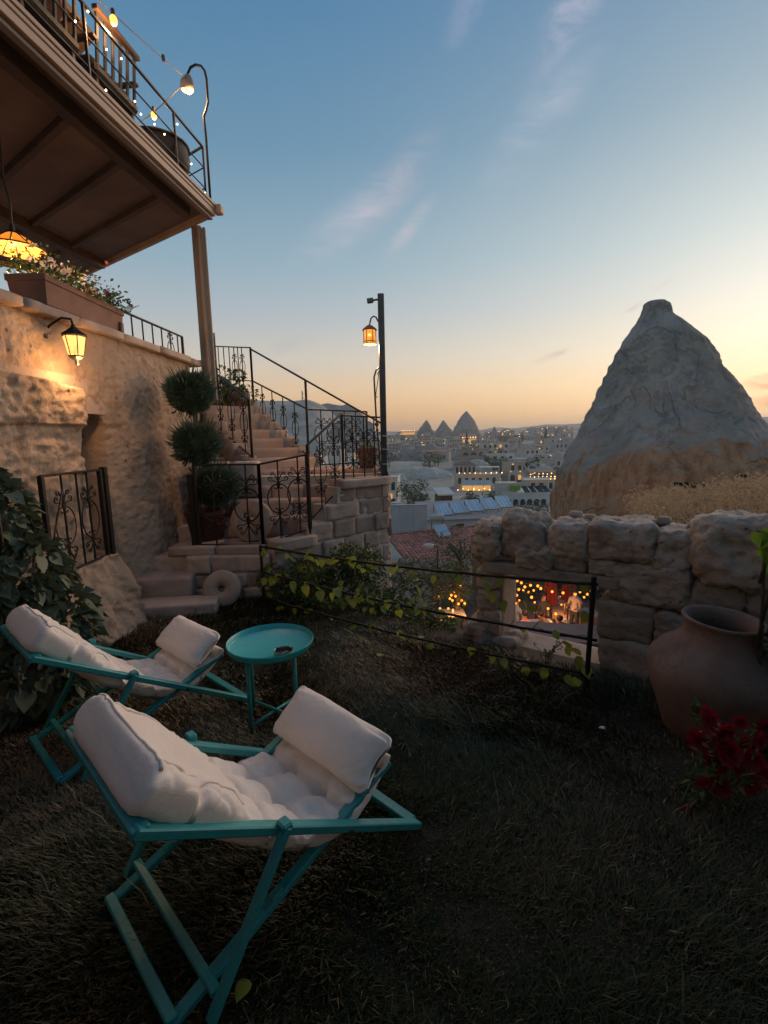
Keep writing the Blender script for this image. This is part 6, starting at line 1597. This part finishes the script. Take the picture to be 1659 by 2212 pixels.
# --- smooth pale rocks
def outcrop(label, px0, px1, row0, row1, d, seed, mt=None, depth=.8, group='smooth pale rock outcrops'):
    c, w = hp(px0, px1, row1, d); h = (row1 - row0) / FPX * d; root = thing('rock_outcrop', label, 'rock', (c.x, d, c.z - 1), 0, group); so = seed * 5.3
    def fn(u, v):
        a = 2 * math.pi * u; t = v * math.pi / 2 * .98; rr = math.cos(t) ** .75; x = math.cos(a) * rr * w / 2; y = math.sin(a) * rr * w * depth / 2; z = math.sin(t) * (h + 1)
        p = V(x / w * 5 + so, y / w * 5, z / w * 5); k = 1 + .26 * noise.noise(p * .8) + .14 * noise.noise(p * 2.1) + .09 * noise.noise(p * 5) + .05 * noise.noise(p * 11)
        return (c.x + x * k, d + w * depth * .2 + y * k, c.z - 1.5 + z * (1 + .22 * noise.noise(V(p.x * 1.4, p.y * 1.4, 3))))
    grid(fn, 110, 44, wrap=True).build('rock_body', mt or M_LIGHTROCK, root, smooth=True, world=True)
outcrop('long smooth white rock ridge left of the hotel', 834, 990, 1008, 1058, 155, 1, depth=.4)
outcrop('rounded white rock lump at the left end of the ridge', 842, 884, 1022, 1062, 130, 2)
outcrop('low smooth rock swelling just left of the hotel', 905, 1000, 1050, 1092, 112, 3, depth=.5)
outcrop('pale dome of rock above the hotel roof', 1000, 1066, 992, 1020, 165, 4)
outcrop('white rock bank behind the dark pavilion', 1120, 1210, 1000, 1040, 140, 5, depth=.6)
outcrop('striped pale cliff below the right horizon', 1110, 1250, 925, 962, 560, 6, M_FARROCK, .5)
outcrop('low grey hillside under the far cones', 850, 1000, 962, 1003, 260, 7, M_FARROCK, .5)
outcrop('grey rocky slope behind the stair railing', 690, 830, 905, 985, 240, 8, M_FARROCK, .5)
outcrop('grey flat-topped castle rock on the left skyline', 600, 800, 876, 950, 400, 9, M_FARROCK, .5)

# --- far rock cones
def spire(label, px, row0, row1, wpx, d, seed, group, mt=None, sharp=1.0):
    c, w = hp(px - wpx / 2, px + wpx / 2, row1, d); h = (row1 - row0) / FPX * d; root = thing('rock_spire', label, 'rock', (c.x, d, c.z), 0, group); so = seed * 3.1
    def fn(u, v):
        a = 2 * math.pi * u; r = (1 - v ** (1.25 * sharp)) ** .9 * w / 2; z = v * h * 1.0 - (1 - v) * .12 * h; p = V(math.cos(a) + so, math.sin(a), v * 2.5)
        k = 1 + (.22 * noise.noise(p * 1.6) + .16 * noise.noise(p * 4) + .10 * noise.noise(p * 9)) * (1 - .35 * v); return (c.x + math.cos(a) * r * k + .04 * w * math.sin(v * 3 + so), d + math.sin(a) * r * k, c.z + z)
    grid(fn, 60, 40, wrap=True).build('rock_body', mt or M_FARROCK, root, smooth=True, world=True)
FC = 'distant rock cones on the skyline'
spire('leftmost of the three far rock cones on the skyline', 922, 908, 946, 46, 500, 1, FC); spire('middle and smallest of the three far rock cones', 957, 908, 946, 46, 505, 2, FC); spire('tallest far rock cone on the skyline', 1008, 889, 948, 64, 490, 3, FC, sharp=1.35)
spire('tiny lone rock spike right of the three far cones', 1067, 921, 946, 20, 520, 4, FC)
for i, (px, r0, r1, w_, d, lb) in enumerate(((756, 895, 965, 46, 230, 'tall grey rock spire seen through the stair railing'), (706, 935, 975, 44, 210, 'pale pointed rock left of the tall spire behind the railing'), (730, 945, 985, 40, 190, 'small white rock tent behind the railing'),
        (790, 925, 960, 22, 260, 'slim rock tip right of the tall spire'), (808, 930, 962, 18, 270, 'slimmer rock tip next to the lamp post'), (684, 930, 990, 36, 180, 'white rock fin at the left end of the railing view'))):
    spire(lb, px, r0, r1, w_, d, 20 + i, 'rock spires behind the stair railing', M_LIGHTROCK if i in (1, 2, 5) else None)
def mast():
    b = atY(655, 905, 395); root = thing('radio_mast', 'thin lattice radio mast on the castle rock', 'mast', tuple(b)); h = 22
    for a in range(3): x, y = 1.0 * math.cos(a * 2.094), 1.0 * math.sin(a * 2.094); MB().bar(b + V(x, y, 0), b + V(x * .3, y * .3, h), .22).build('mast_leg', M_GALV, root, world=True)
    for k in range(9):
        for a in range(3):
            f = 1 - .7 * k / 9; f2 = 1 - .7 * (k + 1) / 9; p = b + V(math.cos(a * 2.094) * f, math.sin(a * 2.094) * f, h * k / 9); q = b + V(math.cos((a + 1) * 2.094) * f2, math.sin((a + 1) * 2.094) * f2, h * (k + 1) / 9); MB().bar(p, q, .14).build('brace', M_GALV, root, world=True)
    for z in (.6, .75, .9): MB().box(b + V(.5, -.4, h * z), (1.0, .5, 1.4)).build('antenna', M_FRAME, root, world=True)
mast()
# --- houses up the far slope
def far_town():
    g = random.Random(77); bands = [(455, 560, 'on the skyline row under the far cones', 22), (330, 440, 'in the upper hillside row of the far town', 22), (225, 320, 'in the middle hillside row of the far town', 18), (150, 215, 'in the lower hillside row of the far town', 12)]
    cols_ = [('cream', W_CREAM), ('white', W_WHITE), ('grey', W_GREY), ('tan stone', W_STONE)]
    ords = ['first', 'second', 'third', 'fourth', 'fifth', 'sixth', 'seventh', 'eighth', 'ninth', 'tenth', 'eleventh', 'twelfth', 'thirteenth', 'fourteenth', 'fifteenth', 'sixteenth', 'seventeenth', 'eighteenth', 'nineteenth', 'twentieth', 'twenty-first', 'twenty-second']
    for d0, d1, where, n in bands:
        for i in range(n):
            px = 836 + (1236 - 836) * (i + g.uniform(.2, .8)) / n; d = g.uniform(d0, d1)
            if d0 < 220 and (px < 1000 or 1040 < px < 1060): continue
            x = (px - 829) / 1050 * d; z = terrain(x, d); w = g.uniform(7, 14); h = g.uniform(3.5, 7); cn, cm = g.choice(cols_); rf = g.choice(['flat', 'flat', 'flat', 'hip', 'shed'])
            house('town_house', '%s house, %s from the left %s' % (cn, ords[i], where), V(x, d, z - .3), w, g.uniform(6, 9), h, R(g.uniform(-20, 20)), cm, rf, g.choice([R_BROWN, R_RED, R_GREY]), 2 if h > 4.5 else 1, g.choice([3, 4, 5]), .03, 'houses of the far town', lamps=g.choice([0, 1, 1, 2, 2, 3]), seed=1000 + i + int(d), skirt=6)
    pxs = sorted(g.uniform(836, 1236) for i in range(60)); ords = ['%d%s' % (k, 'th' if 10 < k % 100 < 14 else {1: 'st', 2: 'nd', 3: 'rd'}.get(k % 10, 'th')) for k in range(1, 61)]
    for i, px in enumerate(pxs):
        d = g.uniform(130, 520); x = (px - 829) / 1050 * d; z = terrain(x, d); h = g.uniform(4, 7)
        tree('town_tree', 'small dark tree among the far houses, %s from the left of such trees' % ords[i], (x, d, z - .3), h, (h * .5, h * .5, h * .4), 800 + i, M_TREE, h * .10, 9, 45, 'small trees of the far town')
    for i, (px, row, d, w, lb) in enumerate(((882, 936, 470, 14, 'brightly lit red building on the left skyline'), (1013, 953, 380, 12, 'brightly lit yellow facade below the tallest far cone'))):
        c = atY(px, row + 6, d); r = house('lit_building', lb, V(c.x, d, c.z), w, 6, 4.5, 0, W_STONE, 'flat', None, 1, 5, 1.0, seed=60 + i)
        MB().box((0, -.3, 2.4), (w * .9, .2, 2.2)).build('lit_front', M_GLOW, r)
        for k in range(6): o = place(BALL, 'lamp', None, r); o.location = (-w / 2 + w * (k + .5) / 6, -1, 5); o.scale = (.4,) * 3
    for i in range(9):      # houses among the rocks seen through the stair railing
        px = 676 + i * 17; d = g.uniform(120, 200); x = (px - 829) / 1050 * d; z = 1.6 - (g.uniform(985, 1008) - 948) / 1050 * d
        house('hillside_house', '%s small pale house from the left seen through the stair railing' % ords[i], V(x, d, z), g.uniform(3, 5), 4, g.uniform(2.5, 3.5), R(g.uniform(-20, 20)), g.choice([W_WHITE, W_CREAM]), 'flat', None, 1, 2, .1, 'houses seen through the stair railing', lamps=g.choice([1, 2]), seed=2000 + i)
far_town()

# ---------------------------------------------------------------- restaurant terrace below the window
RZ = -5.6
def bulbs():
    RC = lambda x, y: ((1600 + .7716 * x) / 1.736, (1850 + .7716 * y) / 1.736)
    groups = [('string of warm bulbs hanging over the diners in the window opening', [(440, 425), (460, 435), (477, 455), (505, 447), (540, 450), (555, 462), (610, 478), (663, 484), (722, 490), (780, 490)], 15.5),
              ('string of orange bulbs down the left side of the window opening', [(437, 495), (420, 517), (407, 535), (400, 562), (425, 595), (430, 535), (447, 467), (510, 505)], 14.5),
              ('string of warm bulbs in the tree left of the stone pillar', [(165, 445), (133, 480), (120, 495), (113, 512), (170, 520), (155, 537), (105, 560), (185, 535), (140, 500), (125, 520)], 17.0),
              ('few low warm lamps on the restaurant tables left of the pillar', [(50, 622), (65, 560), (75, 615), (60, 500)], 17.5),
              ('second string of bulbs higher over the restaurant tables', [(470, 470), (495, 480), (520, 472), (575, 470), (595, 500), (630, 470), (650, 505), (690, 475), (705, 510), (745, 480), (765, 505), (800, 475)], 18.5),
              ('third string of bulbs low across the back of the restaurant', [(450, 520), (480, 535), (525, 530), (560, 525), (605, 535), (655, 540), (700, 535), (750, 530)], 20.0),
              ('small table lamps among the diners', [(640, 622), (652, 652), (627, 585), (520, 575), (590, 560)], 16.5)]
    for lb, ps, d in groups:
        P_ = [atY(*RC(*p), d + .25 * math.sin(i * 2.3)) for i, p in enumerate(ps)]; root = thing('string_lights', lb, 'lights', tuple(P_[0]))
        if 'lamps' not in lb: MB().tube([p + V(0, 0, .10) for p in P_], .012, 4).build('cable', M_IRON, root, world=True)
        for p in P_: bulb(root, p, .045, BALL2, 'bulb')
        if 'few' not in lb:
            m = P_[len(P_) // 2]; point('lamp_light', m + V(0, -.1, -.25), 34, (1, .42, .14), .15, root)
bulbs()
def person(label, c, rz, pose, shirt, trousers, hair):
    root = thing('person', label, 'person', tuple(c), rz, None)
    if pose == 'sit':
        J = [(0, 0, .50), (0, -.02, .75), (0, -.03, 1.02), (0, -.03, 1.14), (0, -.04, 1.27), (0, -.05, 1.36), (.19, -.02, 1.0), (.25, -.14, .78), (.16, -.34, .80), (-.19, -.02, 1.0), (-.25, -.14, .78), (-.16, -.34, .80), (.10, -.04, .48), (.13, -.42, .50), (.13, -.45, .08), (.13, -.55, .04), (-.10, -.04, .48), (-.13, -.42, .50), (-.13, -.45, .08), (-.13, -.55, .04), (0, -.155, 1.26)]
    elif pose == 'lean':
        J = [(0, 0, .50), (0, -.12, .72), (0, -.26, .93), (0, -.33, 1.03), (0, -.40, 1.12), (0, -.44, 1.20), (.19, -.25, .92), (.24, -.42, .72), (.14, -.58, .78), (-.19, -.25, .92), (-.24, -.42, .72), (-.14, -.58, .78), (.10, -.04, .48), (.13, -.42, .50), (.13, -.45, .08), (.13, -.55, .04), (-.10, -.04, .48), (-.13, -.42, .50), (-.13, -.45, .08), (-.13, -.55, .04), (0, -.51, 1.09)]
    else:
        J = [(0, 0, .92), (0, 0, 1.15), (0, 0, 1.40), (0, 0, 1.52), (0, -.02, 1.63), (0, -.02, 1.73), (.20, 0, 1.38), (.25, -.06, 1.10), (.14, -.28, 1.08), (-.20, 0, 1.38), (-.25, -.06, 1.10), (-.14, -.28, 1.08), (.10, 0, .88), (.11, -.03, .48), (.11, .02, .08), (.11, -.12, .04), (-.10, 0, .88), (-.11, -.03, .48), (-.11, .02, .08), (-.11, -.12, .04), (0, -.13, 1.62)]
    E_ = [(0, 1), (1, 2), (2, 3), (3, 4), (4, 5), (2, 6), (6, 7), (7, 8), (2, 9), (9, 10), (10, 11), (0, 12), (12, 13), (13, 14), (14, 15), (0, 16), (16, 17), (17, 18), (18, 19), (4, 20)]
    Rd = [.15, .14, .15, .058, .10, .085, .07, .048, .035, .07, .048, .035, .09, .065, .045, .035, .09, .065, .045, .035, .022]
    me = bpy.data.meshes.new('body'); me.from_pydata(J, E_, []); ob = place(me, 'body', None, root)
    t = NT('clothes'); sep = t.n('ShaderNodeSeparateXYZ'); t.link(t.co, sep.inputs[0]); z = sep.outputs[2]; n_ = J[3][2] - .02; p_ = J[0][2] + .03
    c1 = t.mix(t.rng(z, p_, p_ + .02), trousers, shirt); 
    sk = (.42, .22, .15); c1 = t.mix(t.rng(z, n_, n_ + .02), c1, sk)
    fy = t.rng(t.math('MULTIPLY', sep.outputs[1], -1), .20, .23) if pose == 'stand' else None
    if fy is not None: c1 = t.mix(fy, c1, sk)
    t.base(c1); t.rough(.8); me.materials.append(t.m)
    md = ob.modifiers.new('skin', 'SKIN'); md.use_smooth_shade = True
    for i, r in enumerate(Rd): me.skin_vertices[0].data[i].radius = (r, r * (.72 if i in (1, 2) else 1)); me.skin_vertices[0].data[i].use_root = (i == 0)
    ob.modifiers.new('sub', 'SUBSURF').levels = 1; ob.modifiers['sub'].render_levels = 2
    h = Vector(J[5]); h4 = Vector(J[4]); MB().ball((h + h4) / 2 + V(0, .025, .035), (.105, .105, .105), 12, 9).build('hair', hair, root, smooth=True)
    return root
M_HAIR = simple('dark_hair', (.02, .013, .01), (.03, .02, .015), .6, 20, 0, .3, 90, .004)
def diners():
    RC = lambda x, y: ((1600 + .7716 * x) / 1.736, (1850 + .7716 * y) / 1.736)
    gz = lambda x, y: atZ(*RC(x, y), RZ)
    fl = MB(); a, b = atZ(1075, 1400, RZ), atZ(1320, 1400, RZ)
    struct(fl.box((5.8, 20, RZ - .15), (14, 16, .3)).build('restaurant_floor', simple('brown_paving', (.20, .13, .095), (.13, .085, .065), .8, 2, 0, .3, 8, .01, world=True)))
    def wtable(c, lb):
        root = thing('dining_table', lb, 'table', tuple(c)); MB().cbox((0, 0, .73), (.9, .8, .05), .01).build('table_top', W_STONE, root)
        for x in (-.38, .38):
            for y in (-.33, .33): MB().bar((x, y, 0), (x, y, .71), .05).build('leg', M_SHUT, root)
        MB().lathe([(.04, .76), (.05, .80), (.03, .90)], 8).build('tumbler', W_WHITE, root)
    def dchair(c, rz, lb):
        root = thing('dining_chair', lb, 'chair', tuple(c), rz); MB().cbox((0, 0, .45), (.44, .44, .05), .01).build('seat', M_SHUT, root)
        for x in (-.19, .19):
            for y in (-.19, .19): MB().bar((x, y, 0), (x, y, .44 if y < 0 else .9), .04).build('leg', M_SHUT, root)
        MB().cbox((0, .20, .78), (.40, .03, .22), .01).build('backrest', M_SHUT, root)
    q = lambda px, py, d: V(atY(px, py, d).x, d, RZ)
    T1 = q(1168, 1330, 16.0); wtable(T1, 'white dining table between the seated diners'); wtable(q(1205, 1345, 18.4), 'white dining table behind the standing waiter'); wtable(q(978, 1330, 17.2), 'white dining table left of the stone pillar')
    A_ = q(1134, 1340, 15.4); dchair(A_, R(200), 'dining chair of the person in pink'); person('person in a pink top seated with back turned at a restaurant table', A_, R(200), 'sit', (.62, .30, .33), (.05, .06, .10), M_HAIR)
    B_ = q(1192, 1340, 15.8); dchair(B_, R(-80), 'dining chair of the leaning diner'); person('person in a tan shirt leaning over the restaurant table', B_, R(-80), 'lean', (.28, .18, .12), (.06, .05, .05), M_HAIR)
    C_ = q(1172, 1330, 17.3); dchair(C_, R(10), 'dining chair on the far side of the diners'); person('person in dark clothes seated on the far side of the diners', C_, R(10), 'sit', (.05, .05, .06), (.04, .04, .05), M_HAIR)
    person('person in a white shirt standing by the restaurant tables', q(1241, 1340, 16.6), R(-60), 'stand', (.42, .34, .30), (.02, .02, .025), M_HAIR)
    D_ = q(1160, 1370, 14.2); dchair(D_, R(170), 'nearest dining chair under the window sill'); person('person with bare shoulders seated nearest below the window sill', D_, R(170), 'sit', (.40, .22, .15), (.05, .04, .04), M_HAIR)
    E_ = q(1112, 1345, 16.8); dchair(E_, R(120), 'dining chair at the left end of the table'); person('person in a pale blue shirt seated at the left end of the table', E_, R(120), 'sit', (.35, .42, .5), (.05, .05, .06), M_HAIR)
    F_ = q(1210, 1350, 14.9); dchair(F_, R(230), 'dining chair right of the nearest diner'); person('person in black seated to the right of the nearest diner', F_, R(230), 'sit', (.03, .03, .035), (.04, .04, .05), M_HAIR)
    wtable(q(1188, 1360, 14.4), 'white dining table nearest the window opening'); wtable(q(1262, 1345, 17.0), 'white dining table at the right edge of the opening')
    for i, (px, lb) in enumerate(((1188, 'closed maroon parasol behind the diners'), (1226, 'second closed maroon parasol, right of the first'))):
        c = q(px, 1330, 17.6 + .3 * i); root = thing('closed_parasol', lb, 'parasol', tuple(c)); MB().tube([(0, 0, 0), (0, 0, 2.9)], .03, 8).build('pole', M_WOODB, root); MB().lathe([(.25, .03), (.25, .0), (.05, .08)], 12, (0, 0, .04)).build('base', W_GREY, root)
        def fn(u, v, k=i): a = 2 * math.pi * u; r = lerp(.24, .05, v ** 1.4) * (1 + .22 * math.cos(a * 8)); return (r * math.cos(a), r * math.sin(a), lerp(.9, 2.85, v))
        grid(fn, 48, 10, wrap=True).build('folded_cloth', simple('maroon_cloth', (.20, .02, .02), (.14, .015, .015), .9, 5, 0, .2, 30, .01), root, smooth=True)
    c = q(1290, 1330, 19); wl = thing('restaurant_wall', 'dark stone back wall of the restaurant behind the parasols', 'wall', tuple(c)); MB().box((-1.2, 3.5, 1.4), (6.5, .3, 2.8)).build('wall', simple('warm_dark_stone', (.22, .13, .09), (.14, .085, .06), .9, 1.5, 0, .5, 6, .03), wl)
    # parapet under the window
    p = thing('parapet_wall', 'flat mauve-grey parapet just outside the window opening', 'wall', (1.9, 4.8, -1.2)); M = Matrix.Rotation(R(-12), 3, 'Z')
    MB().cbox((1.95, 4.85, -.50), (2.1, .52, .07), .01, M).build('coping', simple('mauve_slab', (.20, .15, .15), (.15, .115, .115), .9, 4, 0, .4, 30, .006), p, world=True); MB().cbox((1.95, 4.87, -.95), (2.04, .44, .84), .01, M).build('wall', simple('mauve_render', (.16, .125, .13), (.12, .095, .10), .9, 4, 0, .4, 30, .006), p, world=True)
diners()
for i, (px, row, d, lb) in enumerate(((1120, 1310, 20.5, 'dark leafy tree behind the diners at the left of the opening'), (1165, 1300, 21.5, 'dark leafy tree behind the maroon parasols'), (1255, 1305, 21, 'dark leafy tree behind the standing waiter'), (985, 1300, 19.5, 'dark leafy tree behind the bulbs left of the pillar'))):
    tree('courtyard_tree', lb, atY(px, row, d) - V(0, 0, 1.6), 3.2, (1.3, 1.1, 1.2), 700 + i, M_BUSH, .10, 22, 90, 'trees round the restaurant courtyard')
def street_lamp():
    b = V(atY(946, 1303, 20).x, 20, -6.6); root = thing('street_lamp', 'slim grey street lamp standing before the red tiled roof', 'street lamp', tuple(b)); t = atY(946, 1180, 20).z
    MB().tube([b, V(b.x, b.y, t - .1), V(b.x - .05, b.y, t), V(b.x - .3, b.y, t + .05)], .035, 8).build('pole', M_GALV, root, world=True, smooth=True)
    MB().ball((b.x - .38, b.y, t + .04), (.24, .12, .09), 12, 8).build('lamp_head', M_FRAME, root, world=True, smooth=True)
street_lamp()
# ---------------------------------------------------------------- dry grass on the bank beside the great rock
def bank_grass():
    g = np.random.default_rng(8); n = 34000; C, D_, S_ = [], [], []
    ta = g.uniform(.42, 1.05, n); yy = 3.0 + 17 * g.uniform(0, 1, n) ** 1.6
    for a, y in zip(ta, yy):
        x = a * y
        if (x - RA.x) * (-RN.x) + (y - RA.y) * (-RN.y) < .55: continue
        C.append((x, y, terrain(x, y) - .02)); D_.append((0, 0, 1)); S_.append((.05 + .012 * y) * g.uniform(.5, 1.6))
    v, f = leaf_cloud(np.array(C), np.array(D_), np.array(S_), .16, droop=.25, fold=.1, seed=5, needle=True)
    o = place(np_mesh('dry_grass', v, f), 'dry_grass', M_DRY); stuff(o); tag(o, 'dry straw-coloured grass on the bank behind the stone wall', 'grass')
    m = []; 
    for k in range(260):
        px = 1300 + 400 * g.random() ; d = g.uniform(6.0, 11.5); bx = atY(px, 1100, d).x; base = V(bx, d, terrain(bx, d) + .02 * d); n2 = 30
        C = np.array(tuple(base)) + g.normal(0, 1, (n2, 3)) * np.array([.016 * d, .01 * d, .012 * d]); m.append(leaf_cloud(C, np.tile([0, 0, 1.0], (n2, 1)) + g.normal(0, .6, (n2, 3)), g.uniform(.005, .012, n2) * d, .30, seed=k))
    o = place(np_mesh('dry_weeds', *merge(m)), 'dry_weeds', M_DRY); stuff(o); tag(o, 'feathery dry weeds at the foot of the great rock cone', 'weeds')
bank_grass()
# ---------------------------------------------------------------- evening air
def haze():
    mb = MB().box((0, 0, 18), (5600, 5600, 80)); m = bpy.data.materials.new('haze_air'); m.use_nodes = True; nt = m.node_tree; nt.nodes.remove(nt.nodes['Principled BSDF'])
    pv_ = nt.nodes.new('ShaderNodeVolumePrincipled'); pv_.inputs['Color'].default_value = (.88, .87, .86, 1); pv_.inputs['Density'].default_value = .0005; pv_.inputs['Anisotropy'].default_value = .3
    nt.links.new(pv_.outputs[0], nt.nodes['Material Output'].inputs['Volume']); o = mb.build('haze', m); stuff(o); tag(o, 'thin evening haze over the valley', 'haze')
HAZE = True
if HAZE: haze()
